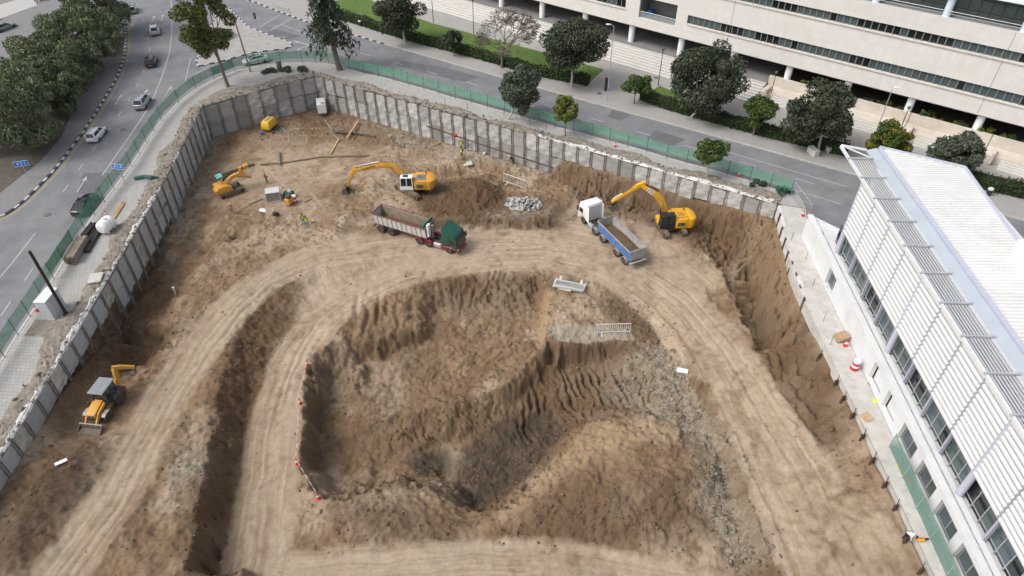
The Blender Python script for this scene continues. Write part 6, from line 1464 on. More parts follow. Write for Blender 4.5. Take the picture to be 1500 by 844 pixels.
# ------------------------------------------------------------------ drilling rig
def drill_rig():
    t = thing('drilling_rig', 'orange crawler drilling rig with folded mast near the left wall', 'drilling rig', (DRG[0], DRG[1], -5.6), R(38))
    for s in (-1, 1): track_unit(t, s * 1.0, 3.6, .5, .8)
    MB().box((0, 0, .75), (2.6, 1.5, .3), ch=.05).build('chassis', chas, t)
    MB().prism([(-1.9, .8), (-2.0, 1.5), (-1.7, 1.85), (-.4, 1.85), (.2, 1.5), (.2, .8)], -1.1, .2, 'y').build('engine_cover', ex_y, t, True, bevel=.07)
    MB().box((-1.0, .75, 1.25), (1.7, .9, .85), ch=.08).build('power_pack', ex_y, t); MB().box((-.9, 1.215, 1.25), (.9, .03, .3)).build('side_lettering', mat('red_sticker', (.3, .03, .03), .6), t)
    MB().box((-2.05, -.3, 1.2), (.3, 1.3, .6), ch=.06).build('hose_locker', ex_y, t)
    MB().prism(boom_poly([(-.4, 1.7), (.6, 2.5), (1.9, 2.7)], [.5, .55, .4]), -.5, -.15, 'y').build('lift_arm', ex_y, t, bevel=.04)
    MB().prism(boom_poly([(1.5, 2.5), (2.4, 2.1), (3.4, 1.5)], [.5, .4, .3]), -.55, -.2, 'y').build('mast_arm', ex_y, t, bevel=.04)
    ms = MB()
    for yy in (-.15, .15): ms.box((1.2, yy + .35, 2.95), (5.6, .08, .3))
    for k in range(9): ms.box((-1.4 + k * .65, .35, 2.95), (.08, .3, .2))
    ms.build('mast', mat('olive_steel', (.13, .125, .10), .7, .2, var=.2, dirt=dust, damt=.3), t)
    MB().box((3.2, .35, 3.1), (.7, .6, .6), ch=.06).build('drill_head', ex_y, t); MB().cyl((3.6, .35, 3.0), (4.5, .35, 2.9), .2, n=12).build('drill_chuck', chas, t)
    MB().cyl((2.3, .1, 2.2), (2.3, .1, 3.4), .26, n=12).build('winch_drum', ex_y, t)
    MB().box((-.9, .2, 3.05), (.9, .8, .08), rot=(R(12), R(-8), 0)).build('canopy', mat('turquoise_canopy', (.10, .42, .36), .6, var=.12), t)
    for k in range(3): MB().cyl((-.9 + .4 * (k - 1), .2, 1.6), (-.9 + .4 * (k - 1), .2, 3.0), .03, n=5).build('canopy_post', chas, t)
    h = MB(); rnd = random.Random(4)
    for k in range(6): h.tube([(-.6 + rnd.uniform(-.2, .2), .3, 1.9), (.2, .5 + rnd.uniform(-.3, .2), 2.5 + rnd.uniform(-.2, .4)), (1.2, .4, 2.6 + rnd.uniform(0, .5)), (2.2, .3, 2.8)], .04, 5)
    h.build('hose', black_rub, t)
    return t
drill_rig()
# ------------------------------------------------------------------ site plant and materials
def gobj(px, py, z0=-5.6): v = G(px, py, z0); return v
v = gobj(396, 190); t = thing('air_compressor', 'yellow towable air compressor by the far left wall', 'compressor', v, R(-105))
MB().hull([(-1.25, s * .75, .55) for s in (-1, 1)] + [(1.25, s * .75, .55) for s in (-1, 1)] + [(-1.25, s * .78, 1.5) for s in (-1, 1)] + [(1.25, s * .78, 1.4) for s in (-1, 1)] + [(-1.05, s * .6, 1.95) for s in (-1, 1)] + [(.95, s * .6, 1.95) for s in (-1, 1)]).build('canopy', mat('compressor_yellow', (.68, .42, .045), .5, var=.06, dirt=(.4, .3, .18), damt=.15), t, True, bevel=.08)
MB().box((-.1, 0, 1.97), (1.6, .36, .1), ch=.03).build('top_vent', mat('blue_grey_vent', (.2, .26, .34), .6, var=.15), t); MB().box((0, 0, .42), (2.2, 1.2, .3)).build('chassis', chas, t)
for s in (-1, 1): wheel(t, 0, s * .82, .36, .22, rim_g)
MB().cyl((1.2, 0, .4), (2.3, 0, .3), .06, n=6).build('tow_bar', chas, t)
v = gobj(473, 166); t = thing('generator', 'white boxy generator on a trailer against the corner wall', 'generator', v, R(-75))
MB().box((0, 0, 1.45), (2.7, 1.5, 1.7), ch=.05).build('cabinet', tr_wcab, t); MB().box((0, 0, .5), (2.9, 1.3, .25)).build('chassis', chas, t); MB().box((.9, .3, 2.31), (.5, .6, .03)).build('roof_vent', chas, t)
for s in (-1, 1): wheel(t, -.1, s * .8, .36, .22, rim_g)
MB().tube([(1.4, -.4, .5), (2.4, 0, .45)], .05, 6).build('tow_bar', chas, t); MB().tube([(1.4, .4, .5), (2.4, 0, .45)], .05, 6).build('tow_bar', chas, t)
v = gobj(378 + 27, 292); t = thing('tool_box', 'pale grey open-fronted site box on the ground', 'box', v + Vector((-.3, 0, 0)), R(15))
mbx = MB(); mbx.box((0, 0, 1.52), (2.0, 1.5, .08)); mbx.box((-.96, 0, .76), (.08, 1.5, 1.5)); mbx.box((.96, 0, .76), (.08, 1.5, 1.5)); mbx.box((0, .72, .76), (1.9, .06, 1.5)); mbx.box((0, 0, .05), (1.9, 1.5, .1)); mbx.build('shell', mat('pale_grey_box', (.48, .49, .50), .7, var=.1), t); MB().box((0, -.2, .7), (1.8, .9, 1.3)).build('contents', mat('box_contents', (.24, .22, .2), .9, var=.2), t)
v = gobj(425, 300); t = thing('grout_mixer', 'small orange grout mixer beside the site box', 'mixer', v, R(70))
MB().box((0, 0, .75), (1.1, .75, .9), ch=.06).build('motor_housing', ex_y, t); MB().lathe([(.3, 1.2), (.42, 1.3), (.42, 1.55), (.3, 1.7)], n=14).build('mixing_drum', chas, t)
for sx in (-.4, .4):
    for sy in (-.3, .3): MB().cyl((sx, sy, 0), (sx, sy, .35), .04, n=5).build('leg', chas, t)
MB().box((.75, 0, .35), (.5, .5, .5), ch=.05).build('pump', chas, t)
def barrel(label, px, py, z0, s=1.0, xyz=None):
    v = xyz if xyz is not None else gobj(px, py, z0); t = thing('traffic_barrel', label, 'barrel', v)
    m = [mat('barrel_red', (.50, .03, .045), .5, var=.08), mat('barrel_white', (.74, .73, .71), .5, var=.05)]
    for k, (r0, r1, z0, z1) in enumerate(((.36, .36, 0, .3), (.33, .33, .3, .55), (.32, .32, .55, .8), (.30, .28, .8, 1.02))): MB().lathe([(r0 * s, z0 * s), (r1 * s, z1 * s)], n=16).build('band', m[k % 2], t, True)
    return t
barrel('red and white barrel beside the grout mixer', 432, 296, -5.6, 1.1)
v = gobj(424, 288); t = thing('pump_unit', 'dark pump unit with hoses behind the orange mixer', 'pump', v)
MB().box((0, 0, .5), (1.5, .8, .6), ch=.1).build('housing', mat('dark_green_paint', (.05, .07, .05), .7, var=.2), t); MB().box((.2, 0, .95), (.5, .5, .3), ch=.05).build('engine', galv, t); MB().tube([(-.7, .3, .5), (-1.2, .2, .1), (-1.4, -.6, .05)], .06, 6).build('hose', black_rub, t)
def sheet_heap(label, px, py, m, w, h, seed, z0=-5.6):
    v = gobj(px, py, z0); rnd = random.Random(seed); t = MB(); pts = [(rnd.uniform(-1, 1) * w, rnd.uniform(-.6, .6) * w, rnd.uniform(0, 1) * h) for _ in range(18)] + [(-w, 0, -.05), (w, 0, -.05), (0, w * .5, -.05)]
    t.hull(pts); o = t.build('plastic_sheet', m, None); o.location = v; return tag(o, label, 'sheet')
sheet_heap('crumpled white plastic sheet on the ground below the site box', 386, 310, mat('white_plastic', (.70, .71, .70), .6, var=.1), .7, .35, 1); sheet_heap('black rubbish bag right of the white plastic sheet', 404, 316, black_rub, .5, .6, 2)
sheet_heap('blue jerrycan heap left of the yellow compressor', 384, 197, mat('blue_plastic2', (.05, .14, .3), .5, var=.2), .35, .45, 3)
v = gobj(408, 193); o = MB().tube([(math.cos(a) * .7, math.sin(a) * .7, .12 + .03 * math.sin(a * 3)) for a in [k * .45 for k in range(42)]], .05, 5).build('hose_coil', mat('green_hose', (.09, .33, .24), .6, var=.2)); o.location = v; tag(o, 'coil of turquoise hose beside the yellow compressor', 'hose')
def bar(name, label, cat, a, b, w, h, m, z0=-5.6, lift=.05, zs=None, group=None):
    A = G(*a, z0) if zs is None else PV(*a, zs); B = G(*b, z0) if zs is None else PV(*b, zs); c = A.lerp(B, .5); mb_ = MB(); mb_.beam(A - c + Vector((0, 0, lift + h / 2)), B - c + Vector((0, 0, lift + h / 2)), w, h)
    o = mb_.build(name, m); o.location = c; return tag(o, label, cat, group)
bar('timber_beam', 'pale timber beam lying across the dark pipe behind the excavator', 'beam', (509, 205), (525, 181), .3, .2, timber, lift=.3); bar('timber_beam', 'pale timber beam on bare soil left of the crossed pair', 'beam', (484, 227), (497, 205), .3, .2, timber)
bar('timber_beam', 'short upright-looking timber lying across the long drill pipe', 'beam', (410, 244), (408, 224), .3, .2, timber_old, lift=.3)
def pipe(label, pts, r, m, z0=-5.6, lift=0.0, name='steel_pipe', n=8):
    V = [G(*p, z0) + Vector((0, 0, r + lift)) for p in pts]; o_ = V[0].copy(); o = MB().tube([q - o_ for q in V], r, n).build(name, m, None, True); o.location = o_; return tag(o, label, 'pipe')
pipe('dark steel pipe lying under the crossed timber beam', [(491, 195), (520, 197), (550, 202)], .16, steel_dark)
pipe('long earthy drill pipe lying from the rig towards the far wall', [(381, 242), (420, 239), (470, 231), (540, 229)], .13, mat('muddy_pipe', (.19, .145, .10), .9, var=.3))
# waling pipe along the far wall
A = Vector((-13.9, 101.4, -2.9)); B = Vector((6.3, 90.2, -4.0)); A.y -= .45; B.y -= .45
o = MB().tube([(0, 0, 0), tuple((B - A) * .5 + Vector((0, 0, -.06))), tuple(B - A)], .1, 8).build('waling_pipe', rust, None, True); o.location = A; tag(o, 'long dark red pipe fixed along the far retaining wall', 'pipe')
fx = A.lerp(B, .24) + Vector((0, -.2, .2)); o = MB().hull([(-.3, 0, -.4), (.3, 0, -.4), (.28, 0, .25), (-.22, 0, .3), (-.2, -.25, -.1), (.25, -.2, .1)]).build('red_bag', mat('red_cloth', (.50, .03, .04), .7, var=.15)); o.location = fx; tag(o, 'red bag hanging on the pipe above the three workers', 'bag')
def slab_obj(name, label, cat, px, py, w, d, h, ang, m, z0=-5.6, xyz=None):
    v = xyz if xyz is not None else gobj(px, py, z0); o = MB().box((0, 0, h / 2), (w, d, h), ch=min(.03, h * .2)).build(name, m); o.location = v + Vector((0, 0, .08)); o.rotation_euler = (R(3), R(-4), ang); return tag(o, label, cat)
slab_obj('concrete_slab', 'grey flat slab lying near the workers at the far wall', 'slab', 685, 241, 1.5, 1.1, .15, R(15), concrete); slab_obj('plywood_board', 'pale board lying below the stack of white barriers', 'board', 828, 423, 1.7, 1.0, .08, R(-20), mat('ply', (.50, .43, .35), .8, var=.1), -6)
pipe('thin pale hose trailing from the white generator', [(476, 176), (484, 188), (488, 197), (499, 207)], .05, mat('pale_hose', (.42, .38, .32), .8, var=.1), name='hose', n=5)
pipe('thin pale hose trailing from the yellow compressor', [(410, 186), (420, 192), (424, 203), (423, 214)], .04, MATS['pale_hose'], name='hose', n=5)
def bucket(label, px, py, m):
    t = thing('bucket', label, 'bucket', gobj(px, py)); MB().lathe([(.17, 0), (.22, .42)], n=14).build('pail', m, t, True); MB().tube([(-.2, 0, .4), (0, 0, .62), (.2, 0, .4)], .012, 5).build('handle', steel_dark, t)
bucket('white bucket on the soil left of the bending worker at the far wall', 709, 227, tr_wcab); bucket('beige bucket right of the bending worker at the far wall', 737, 228, mat('beige_plastic', (.50, .43, .30), .6, var=.08)); bucket('red bucket in front of the yellow compressor', 400, 196, mat('red_pail', (.42, .03, .03), .6, var=.1))
bar('scrap_timber', 'short grey timber lying right of the grout mixer', 'timber', (446, 297), (456, 292), .2, .12, timber_old); bar('scrap_timber', 'thin dark timber lying left of the site box', 'timber', (366, 300), (384, 292), .16, .12, timber_old); bar('scrap_timber', 'pale timber offcut near the foot of the far wall left of the workers', 'timber', (634, 214), (645, 210), .2, .12, timber)
# crowd barriers
def barrier_mesh(L=2.4, H=1.05):
    f = MB(); f.tube([(-L / 2, 0, .08), (-L / 2, 0, H), (L / 2, 0, H), (L / 2, 0, .08)], .028, 6); f.cyl((-L / 2, 0, .25), (L / 2, 0, .25), .022, n=5)
    for k in range(1, 16): f.cyl((-L / 2 + L * k / 16, 0, .25), (-L / 2 + L * k / 16, 0, H), .012, n=4)
    for s in (-1, 1): f.box((s * L * .36, 0, .04), (.06, .6, .05)); f.box((s * L * .36, 0, .15), (.04, .04, .2))
    return f.mesh('crowd_barrier')
bmesh_ = barrier_mesh(); bmesh_.materials.append(mat('white_barrier', (.68, .68, .66), .6, .1, var=.08))
def barrier(label, loc, ang, s=1.0, tilt=0.0, grp='white crowd barriers'):
    o = link('crowd_barrier', bmesh_, None, None, loc); o.rotation_euler = (tilt, 0, ang); o.scale = (s, s, s); return tag(o, label, 'barrier', grp)
def bar_at(label, p, q, z0): 
    a = G(*p, z0); b = G(*q, z0); c = a.lerp(b, .5); barrier(label, Vector((c.x, c.y, min(a.z, b.z, c.z) + .02)), math.atan2(b.y - a.y, b.x - a.x), (b - a).length / 2.4)
bar_at('white crowd barrier standing alone by the far workers', (738, 269), (770, 277), -5.6); bar_at('white crowd barrier standing on the pale shelf of the central pit', (875, 489), (922, 489), -6.3)
c0 = G(835, 414, -6)
for k in range(7): barrier('white crowd barrier in the flat stack at the pit edge, %s from the bottom' % OTH[k], c0 + Vector((.03 * k, -.05 * k, .12 + .09 * k)), R(-17 + k % 3), 1.55, R(86))
# cones and tape round the pit
cone_r = mat('cone_red', (.60, .045, .035), .5, var=.08); cone_w = mat('cone_white', (.75, .74, .72), .5, var=.05)
def cone(label, v, h=.75):
    t = thing('traffic_cone', label, 'cone', v, 0, 'red traffic cones'); MB().box((0, 0, .03), (.42, .42, .06), ch=.02).build('base', cone_r, t); MB().lathe([(.17, .05), (.125, h * .4)], n=12).build('lower_cone', cone_r, t, True); MB().lathe([(.125, h * .4), (.085, h * .66)], n=12).build('reflective_band', cone_w, t, True); MB().lathe([(.085, h * .66), (.03, h)], n=12).build('upper_cone', cone_r, t, True); return t
tape_px = [(451, 536), (440, 592), (436, 680), (467, 731)]; tv = [G(*p, -6.2) for p in tape_px]
for k, v in enumerate(tv): cone('red and white cone holding the tape at the pit rim, %s from the haul road' % OTH[k], v, 1.0)
for a, b, k in zip(tv[:-1], tv[1:], range(3)):
    pts = [a.lerp(b, i / 8) + Vector((0, 0, .95 - .5 * math.sin(math.pi * i / 8) * .6)) for i in range(9)]; pts = [Vector((p.x, p.y, max(p.z, tz(p.x, p.y) + .06))) for p in pts]; tt = thing('barrier_tape', 'red and white barrier tape along the pit rim, %s stretch from the haul road' % OTH[k], 'tape', a, 0, 'tape round the central pit')
    ps = resample(pts, .3); tm_ = MB(); nrm = Vector((-(b - a).y, (b - a).x, 0)).normalized() * .012
    tm_.loft([[ps[i] - a + nrm + Vector((0, 0, .05)), ps[i] - a - nrm + Vector((0, 0, .05)), ps[i] - a - nrm - Vector((0, 0, .05)), ps[i] - a + nrm - Vector((0, 0, .05))] for i in range(len(ps))]); to = tm_.build('strip', cone_r, tt); to.data.materials.append(cone_w)
    for f_ in to.data.polygons: f_.material_index = 0 if int(((f_.center.x ** 2 + f_.center.y ** 2) ** .5) / .3) % 3 == 0 else 1
cone('red cone on the pavement between fence and white tank', PV(157, 317, 0), .9); cone('red cone on the pavement beside the grey cabinet', PV(55, 456, 0), .9)
cone('red cone by the fence at the avenue kerb', PV(901, 215, 0), .8); cone('red cone at the tip of the white building podium', PV(1176, 316, 0), .8); cone('red cone on the fence line near the small round tree', PV(1082, 258, 0), .8)
wz = -.04
def wk(px, py): return PV(px, py, wz)
cone('red cone beside the tied pallet on the walkway', wk(1238, 507), .9); barrel('red and white barrel on the walkway of the white building', 0, 0, 0, 1.15, wk(1251, 540))
t = thing('pallet_stack', 'brown wrapped pallet of boards on the walkway', 'pallet', wk(1231, 497), R(10)); cb = mat('cardboard', (.36, .26, .165), .85, var=.2, scale=4)
for k in range(3): MB().box((.05 * k, -.04 * k, .1 + .24 * k), (1.25, 1.05, .22), rot=(0, 0, .1 * k), ch=.02).build('board_bundle', cb, t)
slab_obj('plank', 'yellow plank leaning by the netting fence', 'plank', 0, 0, .3, 2.2, .08, R(8), mat('yellow_ply', (.62, .40, .12), .7, var=.1), xyz=wk(1325, 697))
slab_obj('plank', 'short brown plank lying on the walkway by the recesses', 'plank', 0, 0, 1.2, .4, .1, R(30), cb, xyz=wk(1278, 561)); slab_obj('timber_sheet', 'small pale sheet flat on the walkway', 'sheet', 0, 0, .9, .9, .04, R(20), timber, xyz=wk(1269, 612))
o = MB().hull([(-.3, -.2, 0), (.3, -.2, 0), (.2, .3, 0), (-.2, .25, 0), (-.1, 0, .3), (.15, .05, .25)]).build('safety_vest', mat('hi_vis', (.62, .72, .03), .6, var=.08)); o.location = wk(1283, 588); tag(o, 'bright yellow safety vest lying on the walkway', 'vest')
t = thing('power_tool', 'yellow and red cutting tool lying on the walkway by the netting', 'tool', wk(1348, 792)); MB().box((0, 0, .15), (.5, .3, .3), ch=.05).build('motor', ex_y2, t); MB().lathe([(.2, -.02), (.2, .02)], c=(.4, 0, .2), n=14, axis='y').build('disc', steel_dark, t); MB().tube([(-.2, 0, .3), (0, 0, .45), (.2, 0, .3)], .03, 5).build('handle', cone_r, t)
t = thing('scaffold_gate', 'white tubular gate frame at the end of the green fence', 'gate', PV(1158, 287, 0)); e_ = PV(1183, 322, 0) - PV(1158, 287, 0)
MB().tube([(0, 0, 0), (0, 0, 2.2), (e_.x, e_.y, 2.2), (e_.x, e_.y, 0)], .045, 6).build('frame', galv, t); MB().tube([(0, 0, .2), (e_.x, e_.y, 2.1)], .03, 6).build('brace', galv, t); MB().face([(0, 0, .1), (e_.x, e_.y, .1), (e_.x, e_.y, 2.15), (0, 0, 2.15)]).build('wire_mesh', mesh_mat('wire_net', (.35, .37, .37), .13), t)
for k, (x, y) in enumerate(((1186, 380), (1196, 420), (1165, 352), (1212, 470), (1222, 505))):
    v = wk(x - 6, y); o = MB().tube([(0, 0, 0), (.02, .05, 1.1)], .025, 5).build('marker_rod', steel_dark); o.location = v; tag(o, 'thin steel rod standing on the pale walkway, %s placed counting from the gate' % OTH[(1, 2, 0, 3, 4)[k]], 'rod', 'rods on the walkway')
# ------------------------------------------------------------------ left pavement: cabinet, pole, bundles, tank, signs
t = thing('utility_cabinet', 'tall pale grey utility cabinet on the left pavement', 'cabinet', PV(82, 458, 0), R(-3))
cabm = mat('cabinet_grey', (.50, .53, .55), .6, var=.08, dirt=(.4, .39, .37), damt=.25)
MB().box((0, 0, 1.3), (1.15, 2.3, 2.3), ch=.03).build('housing', cabm, t); MB().box((0, 0, 2.5), (1.3, 2.45, .12), ch=.03).build('lid', mat('cabinet_lid', (.62, .64, .65), .6, var=.06), t); MB().box((0, 0, .07), (1.25, 2.4, .15)).build('plinth', concrete, t)
for yy in (-.58, .58): MB().box((.585, yy, 1.3), (.02, 1.05, 2.1)).build('door', cabm, t)
b_ = P(97, 460, 0); zt_, tt_ = zat(43, 346 + 22, b_[1])
t = thing('steel_pole', 'dark rusty steel pole rising in front of the grey cabinet', 'pole', (b_[0], b_[1], 0)); MB().cyl((0, 0, -.2), (((43 - 750) / 1000 * tt_) - b_[0], 0, zt_), .17, .15, n=12).build('shaft', mat('brown_pole', (.055, .038, .034), .7, .3, var=.25), t, True); MB().lathe([(.3, 0), (.3, .08)], n=12).build('base_plate', steel_dark, t)
tv_ = P(160, 338, 0); t = thing('water_tank', 'white plastic water tank lying on the left pavement', 'tank', (tv_[0], tv_[1], .05), R(80)); tm = mat('white_tank', (.76, .77, .77), .45, var=.04, dirt=(.6, .58, .54), damt=.15)
MB().lathe([(.1, -1.15), (.55, -1.1), (.8, -.85), (.84, -.5), (.80, -.42), (.84, -.34), (.84, .02), (.80, .1), (.84, .18), (.84, .55), (.8, .85), (.55, 1.1), (.1, 1.15)], c=(0, 0, .9), n=22, axis='x').build('shell', tm, t, True); MB().lathe([(.25, 1.68), (.25, 1.84)], n=14).build('filler_cap', tm, t)
for xx in (-.6, .6): MB().box((xx, 0, .12), (.25, 1.1, .24), ch=.04).build('foot', tm, t)
def bundle(name, label, cat, a, b, nx_, nz_, r, m, sq=False):
    A = PV(*a, 0); B = PV(*b, 0); d = (B - A); L = d.length; t = thing(name, label, cat, A, math.atan2(d.y, d.x)); rnd = random.Random(len(label)); me = (MB().box((L / 2, 0, 0), (L, r * 1.9, r * 1.9)) if sq else MB().cyl((0, 0, 0), (L, 0, 0), r, n=6)).mesh(cat); me.materials.append(m)
    for k in range(nz_):
        for j in range(nx_): o = link(cat, me, None, t, (rnd.uniform(-.2, .2), (j - nx_ / 2) * r * 2.1 + rnd.uniform(-.01, .01), .03 + r + k * r * 2.02)); o.rotation_euler = (0, 0, rnd.uniform(-.012, .012))
    return t
bundle('plank_stack', 'stack of pale and dark scaffold planks on the left pavement', 'plank', (104, 388), (124, 356), 5, 5, .11, timber_old, True); bundle('plank_stack', 'pale top planks beside the dark stack near the fence', 'plank', (103, 381), (119, 353), 3, 2, .11, timber, True)
bundle('pipe_bundle', 'bundle of dark steel pipes behind the plank stack', 'steel_pipe', (125, 370), (146, 334), 8, 3, .06, steel_dark); bundle('pipe_bundle', 'dark box sections lying next to the fence', 'steel_pipe', (122, 350), (137, 332), 4, 3, .09, steel_dark, True)
bundle('timber_stack', 'long yellow timbers lying on the pavement by the red cone', 'timber', (164, 322), (180, 297), 4, 1, .07, timber, True)
slab_obj('stone_slab', 'pale rectangular slab on the broken verge above the left wall', 'slab', 0, 0, 1.5, 1.6, .2, R(10), concrete, xyz=PV(141, 409, .2))
o = MB().tube([(0, 0, .1), (1.2, .3, .35), (2.4, -.1, .4), (3.2, .2, .15)], [.3, .22, .3, .15], 7).build('rolled_netting', mat('dark_green_net', (.05, .11, .09), .8, var=.3)); o.location = PV(198, 263, .02); tag(o, 'crumpled dark green netting roll over the wall head', 'netting')
def route_sign(label, base, top_px, txt, ang):
    b = P(*base, 0); zt, tt = zat(top_px[0], top_px[1], b[1]); t = thing('route_sign', label, 'sign', (b[0], b[1], 0), ang); h = max(2.4, min(4.5, zt))
    MB().cyl((0, 0, -.1), (0, 0, h + .25), .04, n=8).build('post', galv, t); MB().box((0, -.05, h), (1.75, .05, .8), ch=.01).build('sign_plate', mat('sign_blue', (.02, .17, .55), .45, var=.04), t)
    bd = MB(); bd.box((0, -.08, h + .37), (1.7, .01, .04)); bd.box((0, -.08, h - .37), (1.7, .01, .04)); bd.box((-.84, -.08, h), (.04, .01, .76)); bd.box((.84, -.08, h), (.04, .01, .76)); bd.build('sign_border', badge, t)
    cu = bpy.data.curves.new('numerals', 'FONT'); cu.body = txt; cu.size = .68; cu.align_x = 'CENTER'; cu.align_y = 'CENTER'; cu.extrude = .003; cu.space_character = 1.25
    tmp = bpy.data.objects.new('tmp', cu); COL.objects.link(tmp); bpy.context.view_layer.update(); me = bpy.data.meshes.new_from_object(tmp.evaluated_get(bpy.context.evaluated_depsgraph_get())); bpy.data.objects.remove(tmp)
    n = link('numerals', me, badge, t, (0, -.082, h)); n.rotation_euler = (R(90), 0, 0); return t
route_sign('blue 414 sign on a post by the green fence', (184, 270), (173, 244), '414', R(-8)); route_sign('blue 431 sign in front of the feathery trees at the left', (43, 262), (37, 241), '431', R(20))
# ------------------------------------------------------------------ street lamps, signals, bins
def lamp(label, base, h, m, head='globe', arm=0, grp=None):
    b = P(*base, 0); t = thing('street_lamp', label, 'street lamp', (b[0], b[1], 0), 0, grp); MB().tube([(0, 0, -.1), (0, 0, .8), (0, 0, h)], [.1, .075, .05], 8).build('post', m, t, True)
    if head == 'globe': MB().lathe([(.08, h), (.2, h + .08), (.24, h + .28), (.14, h + .45), (.03, h + .5)], n=12).build('lamp_head', mat('lamp_dark', (.08, .085, .09), .5), t, True)
    else: MB().tube([(0, 0, h), (arm * .5, 0, h + .3), (arm, 0, h + .3)], .045, 6).build('arm', m, t); MB().box((arm, 0, h + .3), (.7, .28, .16), ch=.05).build('lamp_head', mat('lamp_white', (.75, .76, .76), .5), t)
    return t
dkp = mat('dark_post', (.05, .055, .055), .5, .3, var=.1)
G_ = 'dark globe lamps on the plaza'
lamp('dark globe lamp on the lawn edge left of the bare tree', (694, 49), 6.0, dkp, grp=G_); lamp('dark lamp post at the left end of the lawn steps', (635, 33), 6.0, dkp, grp=G_); lamp('dark globe lamp beside the small green tree on the plaza', (964, 125), 6.0, dkp, grp=G_); lamp('dark globe lamp on the stone steps behind the green street tree', (1127, 146), 4.4, dkp, grp=G_); lamp('dark globe lamp near the citrus tree on the stone terrace', (1316, 196), 4, dkp, grp=G_)
lamp('tall grey lamp standing at the plaza opening by the kerb', (889, 147), 12, galv, 'arm', -.9); lamp('tall pale lamp rising behind the white roof tip', (1272, 222), 9.5, galv, 'arm', .5)
b = P(367, 105, 0); zt, tt = zat(341, 21, b[1]); t = thing('street_lamp', 'tall leaning brown lamp pole by the corner fence', 'street lamp', (b[0], b[1], 0)); tx = (341 - 750) / 1000 * tt - b[0]; MB().tube([(0, 0, -.1), (tx, 0, zt)], [.16, .1], 8).build('post', timber_old, t, True); MB().tube([(tx, 0, zt), (tx - .9, -.3, zt + .3)], .05, 6).build('arm', galv, t); MB().box((tx - 1.1, -.35, zt + .32), (.7, .25, .14), ch=.05).build('lamp_head', lamp_w, t)
b = P(380, 53, 0); t = thing('traffic_light', 'traffic light on a thin post on the island', 'traffic light', (b[0], b[1], 0)); MB().cyl((0, 0, -.1), (0, 0, 3.6), .07, n=8).build('post', galv, t); MB().box((0, 0, 3.9), (.4, .4, 1.1), ch=.04).build('signal_head', dkp, t)
for k, c in enumerate(((.3, .03, .02), (.3, .2, .02), (.02, .2, .08))): MB().lathe([(.12, -.22), (.12, -.2)], c=(0, 0, 4.25 - .33 * k), n=12, axis='y').build('lens', mat('lens%d' % k, c, .3), t)
def bin_(label, px, py):
    t = thing('litter_bin', label, 'bin', PV(px, py, 0)); MB().lathe([(.3, 0), (.36, .9)], n=14).build('container', dkp, t, True); MB().lathe([(.38, .9), (.3, 1.1), (.1, 1.16)], n=14).build('lid', cabm, t, True)
bin_('dark litter bin on the pavement beside the hedge at the left', 528, 38); bin_('litter bin with pale lid between hedge and roof edge at the right', 1447, 286)
for k, (x, y) in enumerate(((1190, 226), (1212, 222))): slab_obj('stone_bench', ['pale stone block on the pavement under the dark tree', 'narrow pale stone block right of the other one'][k], 'stone block', 0, 0, .9, 1.7 - .6 * k, .9, R(20), stepm, xyz=PV(x, y, -.06))
b = P(887, 134, 0); t = thing('information_post', 'narrow dark information post by the tall grey lamp', 'post', (b[0], b[1], 0)); MB().box((0, 0, 1.2), (.5, .2, 2.4), ch=.03).build('panel', dkp, t); MB().box((0, 0, .04), (.7, .4, .08)).build('base', concrete, t)
for k, (x, y, zz, l_) in enumerate(((878, 137, .004, 'round manhole cover in the plaza pavement by the tall grey lamp'), (961, 114, .004, 'round manhole cover on the plaza beside the dark globe lamp'), (180, 190, -.126, 'round manhole cover in the left road beside the white hatchback'), (70, 315, -.126, 'round manhole cover in the left road near the kerb corner'), (620, 100, -.122, 'round manhole cover in the avenue near the conifer'))):
    mh = thing('manhole_cover', l_, 'manhole cover', PV(x, y, zz)); MB().lathe([(.42, -.02), (.42, .012)], n=18).build('frame', steel_dark, mh); MB().lathe([(.34, 0), (.34, .02)], n=18).build('lid', asphalt2, mh)
# railing of the crossing at the far corner
t = thing('guard_rail', 'grey pedestrian guard rail at the far street corner', 'railing', PV(402, 12, 0)); q = PV(424, 20, 0) - PV(402, 12, 0); MB().tube([(0, 0, 0), (0, 0, 1.1), (q.x, q.y, 1.1), (q.x, q.y, 0)], .05, 6).build('frame', galv, t)
for k in range(1, 8): MB().cyl((q.x * k / 8, q.y * k / 8, .1), (q.x * k / 8, q.y * k / 8, 1.1), .025, n=5).build('baluster', galv, t)
